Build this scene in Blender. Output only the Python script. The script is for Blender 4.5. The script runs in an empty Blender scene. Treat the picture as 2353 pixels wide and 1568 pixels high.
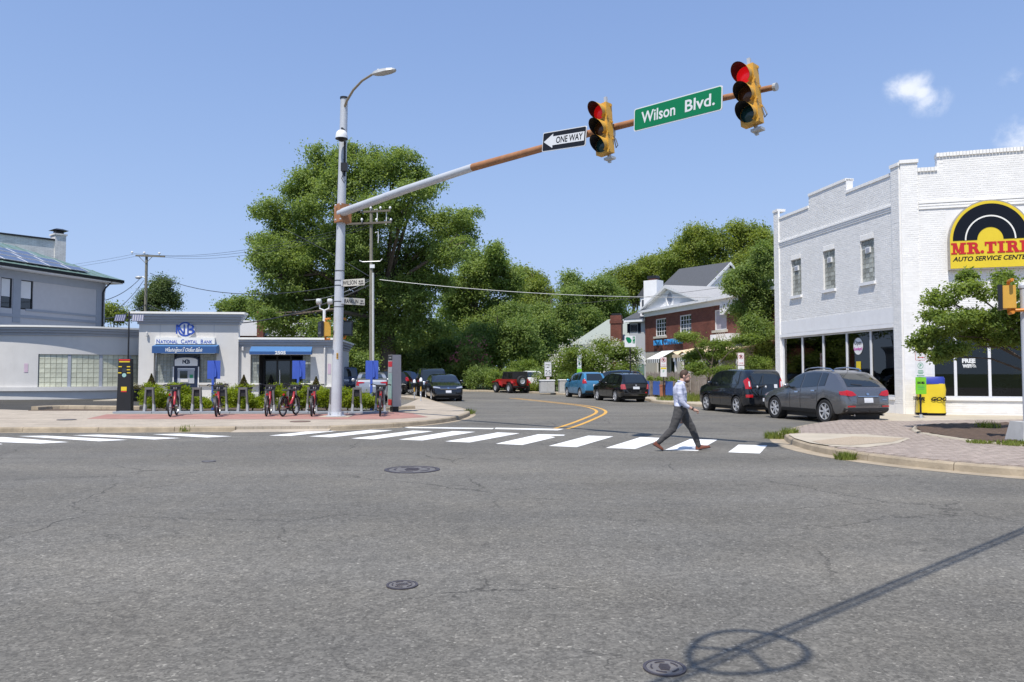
import bpy, bmesh, math, random
import numpy as np
from mathutils import Vector, Matrix
from mathutils.bvhtree import BVHTree
from mathutils.geometry import tessellate_polygon
R = math.radians
scene = bpy.context.scene
COL = scene.collection
rng = np.random.default_rng(7)
random.seed(7)

# ------------------------------------------------------------------ camera
F, CX, CY, HOR, CAMH = 1750.0, 1176.5, 784.0, 858.0, 1.6      # in pixels of a 2353 px wide print of the photograph
PITCH = math.atan((HOR - CY) / F)
cam = bpy.data.cameras.new('camera'); camo = bpy.data.objects.new('camera', cam); COL.objects.link(camo)
camo.location = (0, 0, CAMH); camo.rotation_euler = (R(90) + PITCH, 0, 0)
cam.sensor_width = 36.0; cam.lens = F / 2353.0 * 36.0; cam.clip_end = 4000; cam.clip_start = 0.05
scene.camera = camo

# ------------------------------------------------------------------ light
SUN_AZ, SUN_EL = 203.0, 63.0
world = bpy.data.worlds.new('World'); scene.world = world; world.use_nodes = True
wt = world.node_tree; wn = wt.nodes; wl = wt.links
for n in list(wn): wn.remove(n)
wo = wn.new('ShaderNodeOutputWorld'); wb = wn.new('ShaderNodeBackground')
sky = wn.new('ShaderNodeTexSky'); sky.sky_type = 'NISHITA'; sky.sun_disc = False
sky.sun_elevation = R(SUN_EL); sky.sun_rotation = R(SUN_AZ)
sky.altitude = 50; sky.air_density = 1.0; sky.dust_density = 0.0; sky.ozone_density = 1.6
wb.inputs['Strength'].default_value = 0.140
wl.new(wb.outputs[0], wo.inputs['Surface'])
def ray(u, v):
    xr, yr = (u - CX) / F, (CY - v) / F
    return Vector((xr, math.cos(PITCH) - yr * math.sin(PITCH), math.sin(PITCH) + yr * math.cos(PITCH)))
def wnode(t, **kw):
    n = wn.new(t)
    for k, v in kw.items(): setattr(n, k, v)
    return n
tc = wnode('ShaderNodeTexCoord'); nz = wnode('ShaderNodeTexNoise')
nz.inputs['Scale'].default_value = 34; nz.inputs['Detail'].default_value = 9; nz.inputs['Roughness'].default_value = 0.62
nz.inputs['Distortion'].default_value = 0.25
nrm = wnode('ShaderNodeVectorMath', operation='NORMALIZE'); wl.new(tc.outputs['Generated'], nrm.inputs[0]); wl.new(nrm.outputs[0], nz.inputs['Vector'])
cur = None
for (u, v, rad, wgt) in [(2088, 203, .046, 1.0), (2140, 232, .044, .92), (2115, 215, .03, 1.0), (2330, 182, .045, .62), (2375, 312, .06, 1.1), (2110, 158, .03, .3), (2700, 250, .08, .9), (-600, 300, .06, .8), (-900, 120, .07, .8), (3200, 420, .09, .9)]:
    d = ray(u, v).normalized()
    su = wnode('ShaderNodeVectorMath', operation='SUBTRACT'); wl.new(nrm.outputs[0], su.inputs[0]); su.inputs[1].default_value = d
    sc_ = wnode('ShaderNodeVectorMath', operation='MULTIPLY'); wl.new(su.outputs[0], sc_.inputs[0]); sc_.inputs[1].default_value = (1, 1, 1.35)
    ln = wnode('ShaderNodeVectorMath', operation='LENGTH'); wl.new(sc_.outputs[0], ln.inputs[0])
    mr = wnode('ShaderNodeMapRange'); wl.new(ln.outputs['Value'], mr.inputs[0])
    mr.inputs['From Min'].default_value = 0; mr.inputs['From Max'].default_value = rad; mr.inputs['To Min'].default_value = wgt; mr.inputs['To Max'].default_value = 0
    if cur is None: cur = mr.outputs[0]
    else:
        mx = wnode('ShaderNodeMath', operation='MAXIMUM'); wl.new(cur, mx.inputs[0]); wl.new(mr.outputs[0], mx.inputs[1]); cur = mx.outputs[0]
ad = wnode('ShaderNodeMath', operation='MULTIPLY'); wl.new(cur, ad.inputs[0]); wl.new(nz.outputs[0], ad.inputs[1])
cr = wnode('ShaderNodeMapRange'); cr.interpolation_type = 'SMOOTHSTEP'; wl.new(ad.outputs[0], cr.inputs[0])
cr.inputs['From Min'].default_value = .19; cr.inputs['From Max'].default_value = .58; cr.inputs['To Max'].default_value = .85
mxc = wnode('ShaderNodeMixRGB'); wl.new(cr.outputs[0], mxc.inputs[0]); 
sep = wnode('ShaderNodeSeparateXYZ'); com = wnode('ShaderNodeCombineXYZ'); wl.new(sky.outputs[0], sep.inputs[0])      # film shoulder, the same for the whole sky
for i_, (k_, g_) in enumerate(((1.7, 1.05), (2.2, 1.08), (2.6, 1.36))):
    m1 = wnode('ShaderNodeMath', operation='MULTIPLY'); wl.new(sep.outputs[i_], m1.inputs[0]); m1.inputs[1].default_value = -1.0 / k_
    m2 = wnode('ShaderNodeMath', operation='EXPONENT'); wl.new(m1.outputs[0], m2.inputs[0])
    m3 = wnode('ShaderNodeMath', operation='MULTIPLY_ADD'); wl.new(m2.outputs[0], m3.inputs[0]); m3.inputs[1].default_value = -k_ * g_; m3.inputs[2].default_value = k_ * g_; wl.new(m3.outputs[0], com.inputs[i_])
wl.new(com.outputs[0], mxc.inputs[1]); mxc.inputs[2].default_value = (3.6, 3.75, 4.1, 1)
wl.new(mxc.outputs[0], wb.inputs['Color'])

sun = bpy.data.lights.new('sun', 'SUN'); suno = bpy.data.objects.new('sun', sun); COL.objects.link(suno)
sun.energy = 2.75; sun.angle = R(0.5); sun.color = (1.0, 0.945, 0.865)
SUNV = Vector((math.sin(R(SUN_AZ)) * math.cos(R(SUN_EL)), math.cos(R(SUN_AZ)) * math.cos(R(SUN_EL)), math.sin(R(SUN_EL))))
suno.rotation_euler = SUNV.to_track_quat('Z', 'Y').to_euler(); suno.location = (0, -20, 40)
vs = scene.view_settings; vs.view_transform = 'Standard'; vs.look = 'None'; vs.exposure = 1.0; vs.gamma = 1.0; vs.use_curve_mapping = False

# ------------------------------------------------------------------ pixel -> place
def G(u, v, z=0.0):
    d = ray(u, v); t = (z - CAMH) / d.z
    return Vector((d.x * t, d.y * t, z))
def P(u, v, Y):
    d = ray(u, v); t = Y / d.y
    return Vector((d.x * t, Y, CAMH + d.z * t))
class Frame:
    """a wall plane: origin on the ground, x to the right along the wall, -y out of it"""
    def __init__(s, p0, p1):
        s.o = Vector((p0[0], p0[1], 0)); d = Vector((p1[0] - p0[0], p1[1] - p0[1], 0)); s.len = d.length; s.d = d.normalized()
        s.n = Vector((s.d.y, -s.d.x, 0)); s.ang = math.atan2(s.d.y, s.d.x)
    def px(s, u, v, off=0.0):
        r = ray(u, v); o = s.o + s.n * off; c = Vector((0, 0, CAMH))
        t = (o - c).dot(s.n) / r.dot(s.n); p = c + r * t
        return ((p - s.o).dot(s.d), p.z)
    def X(s, u, v=800, off=0.0): return s.px(u, v, off)[0]
    def Z(s, u, v, off=0.0): return s.px(u, v, off)[1]
    def w(s, x, out=0.0, z=0.0): q = s.o + s.d * x + s.n * out; return Vector((q.x, q.y, z))

# ------------------------------------------------------------------ materials
MATS = {}
def new_mat(name):
    m = bpy.data.materials.new(name); m.use_nodes = True; nt = m.node_tree
    return m, nt, nt.nodes['Principled BSDF']
def nd(nt, t, **kw):
    n = nt.nodes.new(t)
    for k, v in kw.items():
        if k.startswith('i_'): n.inputs[k[2:].replace('_', ' ')].default_value = v
        else: setattr(n, k, v)
    return n
def mat(name, col, rough=.6, metal=0., var=.12, vs=3., bump=0., bs=40., spec=.5, coat=0., dirt=0., isl=0., trans=0.):
    """plain surface with procedural colour variation, fine relief and dirt"""
    if name in MATS: return MATS[name]
    m, nt, b = new_mat(name); L = nt.links
    tcn = nd(nt, 'ShaderNodeTexCoord')
    n1 = nd(nt, 'ShaderNodeTexNoise', i_Scale=vs, i_Detail=6, i_Roughness=.65); L.new(tcn.outputs['Object'], n1.inputs['Vector'])
    mr = nd(nt, 'ShaderNodeMapRange'); L.new(n1.outputs[0], mr.inputs[0]); mr.inputs[1].default_value = .25; mr.inputs[2].default_value = .75
    mr.inputs[3].default_value = 1 - var; mr.inputs[4].default_value = 1 + var
    hv = nd(nt, 'ShaderNodeHueSaturation'); hv.inputs['Color'].default_value = (*col, 1)
    out = mr.outputs[0]
    if isl:
        ge = nd(nt, 'ShaderNodeNewGeometry'); mi = nd(nt, 'ShaderNodeMapRange'); L.new(ge.outputs['Random Per Island'], mi.inputs[0])
        mi.inputs[3].default_value = 1 - isl; mi.inputs[4].default_value = 1 + isl
        oi = nd(nt, 'ShaderNodeObjectInfo'); mo = nd(nt, 'ShaderNodeMapRange'); L.new(oi.outputs['Random'], mo.inputs[0])
        mo.inputs[3].default_value = 1 - isl; mo.inputs[4].default_value = 1 + isl
        mm = nd(nt, 'ShaderNodeMath', operation='MULTIPLY'); L.new(out, mm.inputs[0]); L.new(mi.outputs[0], mm.inputs[1])
        mm2 = nd(nt, 'ShaderNodeMath', operation='MULTIPLY'); L.new(mm.outputs[0], mm2.inputs[0]); L.new(mo.outputs[0], mm2.inputs[1]); out = mm2.outputs[0]
    L.new(out, hv.inputs['Value']); colout = hv.outputs[0]
    if dirt:
        n2 = nd(nt, 'ShaderNodeTexNoise', i_Scale=1.1, i_Detail=8, i_Roughness=.7); L.new(tcn.outputs['Object'], n2.inputs['Vector'])
        mp = nd(nt, 'ShaderNodeMapping'); mp.inputs['Scale'].default_value = (1.0, 1.0, .25); L.new(tcn.outputs['Object'], mp.inputs[0]); L.new(mp.outputs[0], n2.inputs['Vector'])
        md = nd(nt, 'ShaderNodeMapRange'); L.new(n2.outputs[0], md.inputs[0]); md.inputs[1].default_value = .52; md.inputs[2].default_value = .78; md.inputs[4].default_value = dirt
        mxn = nd(nt, 'ShaderNodeMixRGB'); L.new(md.outputs[0], mxn.inputs[0]); L.new(colout, mxn.inputs[1]); mxn.inputs[2].default_value = (.16, .14, .11, 1); colout = mxn.outputs[0]
    L.new(colout, b.inputs['Base Color'])
    b.inputs['Roughness'].default_value = rough; b.inputs['Metallic'].default_value = metal; b.inputs['Specular IOR Level'].default_value = spec
    b.inputs['Coat Weight'].default_value = coat; b.inputs['Coat Roughness'].default_value = .03
    if bump:
        n3 = nd(nt, 'ShaderNodeTexNoise', i_Scale=bs, i_Detail=4); L.new(tcn.outputs['Object'], n3.inputs['Vector'])
        bp = nd(nt, 'ShaderNodeBump', i_Strength=bump, i_Distance=.01); L.new(n3.outputs[0], bp.inputs['Height']); L.new(bp.outputs[0], b.inputs['Normal'])
    MATS[name] = m; return m
def emit_mat(name, col, strength):
    m, nt, b = new_mat(name); b.inputs['Base Color'].default_value = (*col, 1); b.inputs['Emission Color'].default_value = (*col, 1); b.inputs['Emission Strength'].default_value = strength
    b.inputs['Roughness'].default_value = .25; MATS[name] = m; return m
def glass_mat(name, tint=(.8, .85, .85), refl=.25):
    """thin pane: mirrors at grazing angles, else shows what is behind"""
    m, nt, b = new_mat(name); L = nt.links
    tr = nd(nt, 'ShaderNodeBsdfTransparent'); tr.inputs[0].default_value = (*tint, 1)
    gl = nd(nt, 'ShaderNodeBsdfGlossy', i_Roughness=.01); fr = nd(nt, 'ShaderNodeFresnel', i_IOR=1.5)
    mm = nd(nt, 'ShaderNodeMath', operation='MULTIPLY_ADD'); L.new(fr.outputs[0], mm.inputs[0]); mm.inputs[1].default_value = 1.2; mm.inputs[2].default_value = refl
    mx = nd(nt, 'ShaderNodeMixShader'); L.new(mm.outputs[0], mx.inputs[0]); L.new(tr.outputs[0], mx.inputs[1]); L.new(gl.outputs[0], mx.inputs[2])
    L.new(mx.outputs[0], nt.nodes['Material Output'].inputs['Surface']); MATS[name] = m; return m

# ------------------------------------------------------------------ mesh builder
class MB:
    def __init__(s): s.v = []; s.f = []; s.m = []; s.cm = 0
    def add(s, vs_, fs):
        o = len(s.v); s.v.extend([tuple(q) for q in vs_]); s.f.extend([tuple(i + o for i in f) for f in fs]); s.m.extend([s.cm] * len(fs)); return s
    def box(s, c, sz, rot=None, taper=1.0, bev=0.0):
        x, y, z = sz[0] / 2, sz[1] / 2, sz[2] / 2; t = taper
        p = [(-x, -y, -z), (x, -y, -z), (x, y, -z), (-x, y, -z), (-x * t, -y * t, z), (x * t, -y * t, z), (x * t, y * t, z), (-x * t, y * t, z)]
        f = [(0, 3, 2, 1), (4, 5, 6, 7), (0, 1, 5, 4), (1, 2, 6, 5), (2, 3, 7, 6), (3, 0, 4, 7)]
        c = Vector(c)
        if rot is not None:
            M = rot if isinstance(rot, Matrix) else Matrix.Rotation(rot, 3, 'Z')
            p = [M @ Vector(q) + c for q in p]
        else: p = [Vector(q) + c for q in p]
        return s.add(p, f)
    def b2(s, x0, x1, y0, y1, z0, z1): return s.box(((x0 + x1) / 2, (y0 + y1) / 2, (z0 + z1) / 2), (abs(x1 - x0), abs(y1 - y0), abs(z1 - z0)))
    def tube(s, path, rad, n=8, caps=True):
        path = [Vector(p) for p in path]; k = len(path)
        if not hasattr(rad, '__len__'): rad = [rad] * k
        rings = []; up = None
        for i, p in enumerate(path):
            t = (path[min(i + 1, k - 1)] - path[max(i - 1, 0)])
            t = t.normalized() if t.length > 1e-9 else Vector((0, 0, 1))
            if up is None: up = Vector((0, 0, 1)) if abs(t.z) < .9 else Vector((1, 0, 0))
            a = t.cross(up); a = a.normalized() if a.length > 1e-6 else t.orthogonal().normalized()
            b = a.cross(t).normalized(); up = b
            rings.append([p + (a * math.cos(2 * math.pi * j / n) + b * math.sin(2 * math.pi * j / n)) * rad[i] for j in range(n)])
        vs_ = [q for r in rings for q in r]; fs = []
        for i in range(k - 1):
            for j in range(n):
                fs.append((i * n + j, i * n + (j + 1) % n, (i + 1) * n + (j + 1) % n, (i + 1) * n + j))
        if caps: fs += [tuple(range(n))[::-1], tuple((k - 1) * n + j for j in range(n))]
        return s.add(vs_, fs)
    def lathe(s, prof, n=16, c=(0, 0, 0), axis='z', caps=True):
        vs_ = []
        for (r, h) in prof:
            for j in range(n):
                a = 2 * math.pi * j / n; x, y, z = r * math.cos(a), r * math.sin(a), h
                if axis == 'y': x, y, z = x, h, y
                if axis == 'x': x, y, z = h, x, y
                vs_.append((x + c[0], y + c[1], z + c[2]))
        k = len(prof); fs = [(i * n + j, i * n + (j + 1) % n, (i + 1) * n + (j + 1) % n, (i + 1) * n + j) for i in range(k - 1) for j in range(n)]
        if caps: fs += [tuple(range(n))[::-1], tuple((k - 1) * n + j for j in range(n))]
        return s.add(vs_, fs)
    def prism(s, poly, a, b, plane='xz'):
        """polygon extruded: plane xz -> along y from a to b, xy -> along z, yz -> along x"""
        k = len(poly)
        def mk(p, h): return (p[0], h, p[1]) if plane == 'xz' else ((p[0], p[1], h) if plane == 'xy' else (h, p[0], p[1]))
        vs_ = [mk(p, a) for p in poly] + [mk(p, b) for p in poly]
        fs = [tuple(range(k)), tuple(range(2 * k - 1, k - 1, -1))] + [(i, k + i, k + (i + 1) % k, (i + 1) % k) for i in range(k)]
        return s.add(vs_, fs)
    def ell(s, c, r, n=12, m=8):
        prof = []; vs_ = []; fs = []
        for i in range(m + 1):
            th = math.pi * i / m
            for j in range(n):
                a = 2 * math.pi * j / n
                vs_.append((c[0] + r[0] * math.sin(th) * math.cos(a), c[1] + r[1] * math.sin(th) * math.sin(a), c[2] - r[2] * math.cos(th)))
        for i in range(m):
            for j in range(n): fs.append((i * n + j, i * n + (j + 1) % n, (i + 1) * n + (j + 1) % n, (i + 1) * n + j))
        return s.add(vs_, fs)
    def build(s, name, mats, parent=None, smooth=False, kind=None, fix=True):
        me = bpy.data.meshes.new(name); me.from_pydata(s.v, [], s.f)
        if not isinstance(mats, (list, tuple)): mats = [mats]
        for m_ in mats: me.materials.append(m_)
        if len(mats) > 1: me.polygons.foreach_set('material_index', s.m)
        if fix:
            bm = bmesh.new(); bm.from_mesh(me); bmesh.ops.recalc_face_normals(bm, faces=bm.faces); bm.to_mesh(me); bm.free()
        if smooth:
            me.polygons.foreach_set('use_smooth', [True] * len(me.polygons)); me.set_sharp_from_angle(angle=R(40))
        return link(name, me, parent, kind)
def link(name, me, parent=None, kind=None):
    o = bpy.data.objects.new(name, me); COL.objects.link(o)
    if parent is not None: o.parent = parent
    if kind: o['kind'] = kind
    return o
def thing(name, label, cat, loc=(0, 0, 0), rz=0.0, group=None):
    o = bpy.data.objects.new(name, None); COL.objects.link(o); o.location = loc; o.rotation_euler = (0, 0, rz); o.empty_display_size = .2
    return tag(o, label, cat, group)
def tag(o, label, cat, group=None):
    o['label'] = label; o['category'] = cat
    if group: o['group'] = group
    return o
def copy_tree(o, parent=None):
    c = o.copy(); COL.objects.link(c); c.parent = parent
    for ch in list(o.children): copy_tree(ch, c)
    return c
def at_frame(o, fr, x=0.0, out=0.0, z=0.0):
    o.location = fr.w(x, out, z); o.rotation_euler = (0, 0, fr.ang); return o
def text_mesh(txt, size, ext=.01, bold=0.0, shear=0.0, width=None, align='CENTER', xs=1.0):
    """flat lettering standing in local xz, facing -y, centred on x, resting on z = 0"""
    cu = bpy.data.curves.new('lettering', 'FONT'); cu.body = txt; cu.size = size; cu.extrude = ext; cu.offset = bold; cu.shear = shear; cu.align_x = align; cu.resolution_u = 3
    o = bpy.data.objects.new('lettering', cu); COL.objects.link(o)
    dg = bpy.context.evaluated_depsgraph_get(); me = bpy.data.meshes.new_from_object(o.evaluated_get(dg)); bpy.data.objects.remove(o)
    n = len(me.vertices); a = np.empty(n * 3); me.vertices.foreach_get('co', a); a = a.reshape(-1, 3)
    if width and n:
        w = a[:, 0].max() - a[:, 0].min(); a[:, 0] *= width / max(w, 1e-6)
        if align == 'CENTER': a[:, 0] -= (a[:, 0].max() + a[:, 0].min()) / 2
    b = np.stack([a[:, 0] * xs, -a[:, 2], a[:, 1]], 1); me.vertices.foreach_set('co', b.ravel()); me.update()
    return me
def lettering(txt, size, m, parent, loc, name='lettering', **kw):
    me = text_mesh(txt, size, **kw); me.materials.append(m); o = link(name, me, parent); o.location = loc; return o
# ------------------------------------------------------------------ surface materials
def asphalt_mat(name, base=.16, dark=False):
    m, nt, b = new_mat(name); L = nt.links; tcn = nd(nt, 'ShaderNodeTexCoord'); O = tcn.outputs['Object']
    def noise(sc, det=4, ro=.6, vec=None):
        n = nd(nt, 'ShaderNodeTexNoise', i_Scale=sc, i_Detail=det, i_Roughness=ro); L.new(vec or O, n.inputs['Vector']); return n
    def rmp(src, a, b_, c, d):
        r = nd(nt, 'ShaderNodeMapRange'); L.new(src, r.inputs[0]); r.inputs[1].default_value = a; r.inputs[2].default_value = b_; r.inputs[3].default_value = c; r.inputs[4].default_value = d; return r.outputs[0]
    def mul(a, b_):
        r = nd(nt, 'ShaderNodeMath', operation='MULTIPLY'); L.new(a, r.inputs[0]); L.new(b_, r.inputs[1]); return r.outputs[0]
    vo = nd(nt, 'ShaderNodeTexVoronoi', i_Scale=62.); L.new(O, vo.inputs['Vector'])
    sx = nd(nt, 'ShaderNodeSeparateColor'); L.new(vo.outputs['Color'], sx.inputs[0])
    v = rmp(sx.outputs[0], 0, 1, .70, 1.26)
    spk = rmp(sx.outputs[1], .93, 1.0, 1.0, 1.75)
    vo2 = nd(nt, 'ShaderNodeTexVoronoi', i_Scale=26.); L.new(O, vo2.inputs['Vector']); sx2 = nd(nt, 'ShaderNodeSeparateColor'); L.new(vo2.outputs['Color'], sx2.inputs[0])
    v = mul(v, rmp(sx2.outputs[0], 0, 1, .86, 1.14))
    v = mul(v, spk)
    v = mul(v, rmp(noise(7, 5).outputs[0], .3, .7, .88, 1.1))
    v = mul(v, rmp(noise(.35, 6, .65).outputs[0], .3, .7, .85, 1.13))
    mp = nd(nt, 'ShaderNodeMapping'); mp.inputs['Rotation'].default_value = (0, 0, R(-8)); mp.inputs['Scale'].default_value = (.04, .45, 1); L.new(O, mp.inputs[0])
    v = mul(v, rmp(noise(1.0, 5, .55, mp.outputs[0]).outputs[0], .35, .66, .79, 1.12))
    # oil drips
    v = mul(v, rmp(noise(1.7, 3, .5).outputs[0], .66, .74, 1.0, .80))
    v = mul(v, rmp(noise(5.5, 2, .4).outputs[0], .745, .775, 1.0, .62))
    # cracks
    dn = noise(1.3, 5, .7); mxv = nd(nt, 'ShaderNodeMixRGB'); mxv.blend_type = 'LINEAR_LIGHT'; mxv.inputs[0].default_value = .28; L.new(O, mxv.inputs[1]); L.new(dn.outputs['Color'], mxv.inputs[2])
    for sc_, wd, lo in ((.30, .006, .50), (.85, .010, .60)):
        vc = nd(nt, 'ShaderNodeTexVoronoi', feature='DISTANCE_TO_EDGE', i_Scale=sc_); L.new(mxv.outputs[0], vc.inputs['Vector'])
        line = rmp(vc.outputs['Distance'], wd * .25, wd, 1, 0)
        msk = rmp(noise(.33, 3).outputs[0], lo - .03, lo + .05, 0, 1)
        c = mul(line, msk); v = mul(v, rmp(c, 0, 1, 1, .5))
    cc = nd(nt, 'ShaderNodeMixRGB'); L.new(rmp(noise(.5, 3).outputs[0], .4, .65, 0, 1), cc.inputs[0])
    cc.inputs[1].default_value = (base * 1.0, base * .95, base * .835, 1); cc.inputs[2].default_value = (base * 1.07, base * 1.0, base * .85, 1)
    hv = nd(nt, 'ShaderNodeMixRGB', blend_type='MULTIPLY'); hv.inputs[0].default_value = 1.0; L.new(cc.outputs[0], hv.inputs[1]); L.new(v, hv.inputs[2])
    L.new(hv.outputs[0], b.inputs['Base Color']); b.inputs['Roughness'].default_value = .82; b.inputs['Specular IOR Level'].default_value = .35
    bp = nd(nt, 'ShaderNodeBump', i_Strength=.55, i_Distance=.008); L.new(sx.outputs[0], bp.inputs['Height']); L.new(bp.outputs[0], b.inputs['Normal'])
    MATS[name] = m; return m
def brick_mat(name, c1, c2, cm, scale=1.0, bw=.21, bh=.075, mortar=.008, rough=.85, bump=.5, plane='xz', rot=0.0, dirt=.0):
    m, nt, b = new_mat(name); L = nt.links; tcn = nd(nt, 'ShaderNodeTexCoord'); sp = nd(nt, 'ShaderNodeSeparateXYZ'); L.new(tcn.outputs['Object'], sp.inputs[0])
    cb = nd(nt, 'ShaderNodeCombineXYZ')
    if plane == 'xz': 
        ad_ = nd(nt, 'ShaderNodeMath', operation='ADD'); L.new(sp.outputs[0], ad_.inputs[0]); L.new(sp.outputs[1], ad_.inputs[1]); L.new(ad_.outputs[0], cb.inputs[0]); L.new(sp.outputs[2], cb.inputs[1])
    else: L.new(sp.outputs[0], cb.inputs[0]); L.new(sp.outputs[1], cb.inputs[1])
    mp = nd(nt, 'ShaderNodeMapping'); mp.inputs['Rotation'].default_value = (0, 0, rot); L.new(cb.outputs[0], mp.inputs[0])
    br = nd(nt, 'ShaderNodeTexBrick'); L.new(mp.outputs[0], br.inputs['Vector'])
    br.inputs['Color1'].default_value = (*c1, 1); br.inputs['Color2'].default_value = (*c2, 1); br.inputs['Mortar'].default_value = (*cm, 1)
    br.inputs['Scale'].default_value = scale; br.inputs['Brick Width'].default_value = bw; br.inputs['Row Height'].default_value = bh; br.inputs['Mortar Size'].default_value = mortar; br.inputs['Bias'].default_value = -.1
    n = nd(nt, 'ShaderNodeTexNoise', i_Scale=1.3, i_Detail=7, i_Roughness=.65); L.new(tcn.outputs['Object'], n.inputs['Vector'])
    r = nd(nt, 'ShaderNodeMapRange'); L.new(n.outputs[0], r.inputs[0]); r.inputs[1].default_value = .3; r.inputs[2].default_value = .7; r.inputs[3].default_value = .8; r.inputs[4].default_value = 1.15
    hv = nd(nt, 'ShaderNodeHueSaturation'); L.new(br.outputs[0], hv.inputs['Color']); L.new(r.outputs[0], hv.inputs['Value']); L.new(hv.outputs[0], b.inputs['Base Color'])
    b.inputs['Roughness'].default_value = rough; b.inputs['Specular IOR Level'].default_value = .3
    bp = nd(nt, 'ShaderNodeBump', i_Strength=bump, i_Distance=.01); bp.invert = True; L.new(br.outputs['Fac'], bp.inputs['Height']); L.new(bp.outputs[0], b.inputs['Normal'])
    MATS[name] = m; return m

M_ASPH = asphalt_mat('asphalt', .147)
M_LOT = asphalt_mat('lot_asphalt', .06)
def paint_mat(name, col):
    """road paint worn through to the asphalt"""
    m, nt, b = new_mat(name); L = nt.links; tcn = nd(nt, 'ShaderNodeTexCoord')
    n = nd(nt, 'ShaderNodeTexNoise', i_Scale=9, i_Detail=10, i_Roughness=.75); L.new(tcn.outputs['Object'], n.inputs['Vector'])
    r = nd(nt, 'ShaderNodeMapRange'); L.new(n.outputs[0], r.inputs[0]); r.inputs[1].default_value = .52; r.inputs[2].default_value = .70; r.inputs[4].default_value = .55
    n2 = nd(nt, 'ShaderNodeTexNoise', i_Scale=1.2, i_Detail=5); L.new(tcn.outputs['Object'], n2.inputs['Vector'])
    r2 = nd(nt, 'ShaderNodeMapRange'); L.new(n2.outputs[0], r2.inputs[0]); r2.inputs[1].default_value = .3; r2.inputs[2].default_value = .7; r2.inputs[3].default_value = .84; r2.inputs[4].default_value = 1.05
    hv = nd(nt, 'ShaderNodeHueSaturation'); hv.inputs['Color'].default_value = (*col, 1); L.new(r2.outputs[0], hv.inputs['Value'])
    mx = nd(nt, 'ShaderNodeMixRGB'); L.new(r.outputs[0], mx.inputs[0]); L.new(hv.outputs[0], mx.inputs[1]); mx.inputs[2].default_value = (.2, .19, .18, 1); L.new(mx.outputs[0], b.inputs['Base Color'])
    b.inputs['Roughness'].default_value = .7
    MATS[name] = m; return m
M_WPAINT = paint_mat('white_road_paint', (.80, .80, .78)); M_YPAINT = paint_mat('yellow_road_paint', (.66, .36, .06))
M_CONC = mat('concrete', (.42, .37, .29), .9, var=.14, vs=1.2, bump=.3, bs=60, dirt=.25)
M_KERB = mat('kerb_concrete', (.34, .28, .20), .92, var=.3, vs=2.5, bump=.6, bs=25, dirt=.6)
M_WALK = brick_mat('walk_pavers', (.42, .36, .285), (.375, .325, .26), (.34, .295, .24), bw=.2, bh=.1, mortar=.006, plane='xy', rot=.3, bump=.3)
M_REDWALK = brick_mat('red_walk', (.37, .19, .16), (.34, .18, .15), (.30, .20, .17), bw=.2, bh=.1, mortar=.006, plane='xy', bump=.3)
M_PAVER = mat('purple_grey_paver', (.325, .268, .228), .88, var=.2, vs=6, bump=.3, bs=70, isl=.11)
M_JOINT = mat('paver_joint', (.17, .14, .12), .95, var=.2)
M_SOIL = mat('soil', (.085, .055, .038), .97, var=.45, vs=9, bump=1.0, bs=35)
M_AGG = mat('aggregate', (.37, .30, .22), .9, var=.4, vs=40, bump=.8, bs=60)
M_LAWN = mat('lawn', (.07, .10, .03), .95, var=.35, vs=3, bump=.6, bs=40)
M_MULCH = mat('mulch', (.10, .07, .05), .97, var=.4, vs=8, bump=.8, bs=30)
M_IRON = mat('cast_iron', (.10, .09, .10), .55, metal=.5, var=.25, vs=12, bump=.3)
M_LID = mat('worn_lid', (.155, .145, .14), .6, metal=.2, var=.25, vs=14, bump=.3)
M_IRONR = mat('rusty_iron', (.17, .115, .09), .8, var=.3, vs=10)

def sheet(name, pts, z, m, parent=None, kind='structure', base=None):
    """flat polygon at height z; with base given, a slab with side walls down to base"""
    mb = MB(); k = len(pts)
    if base is None: mb.add([(p[0], p[1], z) for p in pts], [tuple(range(k))])
    else:
        mb.add([(p[0], p[1], z) for p in pts] + [(p[0], p[1], base) for p in pts], [tuple(range(k))] + [(i, k + i, k + (i + 1) % k, (i + 1) % k) for i in range(k)])
    return mb.build(name, m, parent, kind=kind)
def gp(lst, z=0.0): return [G(u, v, z) for u, v in lst]
def inside(x, y, poly):
    c = False; n = len(poly); j = n - 1
    for i in range(n):
        if (poly[i][1] > y) != (poly[j][1] > y) and x < (poly[j][0] - poly[i][0]) * (y - poly[i][1]) / (poly[j][1] - poly[i][1]) + poly[i][0]: c = not c
        j = i
    return c
def resample(pts, step, smooth=0):
    pts = [Vector((p[0], p[1], 0)) for p in pts]; out = [pts[0]]
    d = [0.0]
    for a, b in zip(pts, pts[1:]): d.append(d[-1] + (b - a).length)
    n = max(2, int(d[-1] / step)); res = []
    for i in range(n + 1):
        s = d[-1] * i / n; k = 0
        while k < len(d) - 2 and d[k + 1] < s: k += 1
        t = (s - d[k]) / max(d[k + 1] - d[k], 1e-6); res.append(pts[k].lerp(pts[k + 1], t))
    for _ in range(smooth):
        res = [res[0]] + [(res[i - 1] + res[i] * 2 + res[i + 1]) / 4 for i in range(1, len(res) - 1)] + [res[-1]]
    return res
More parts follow.
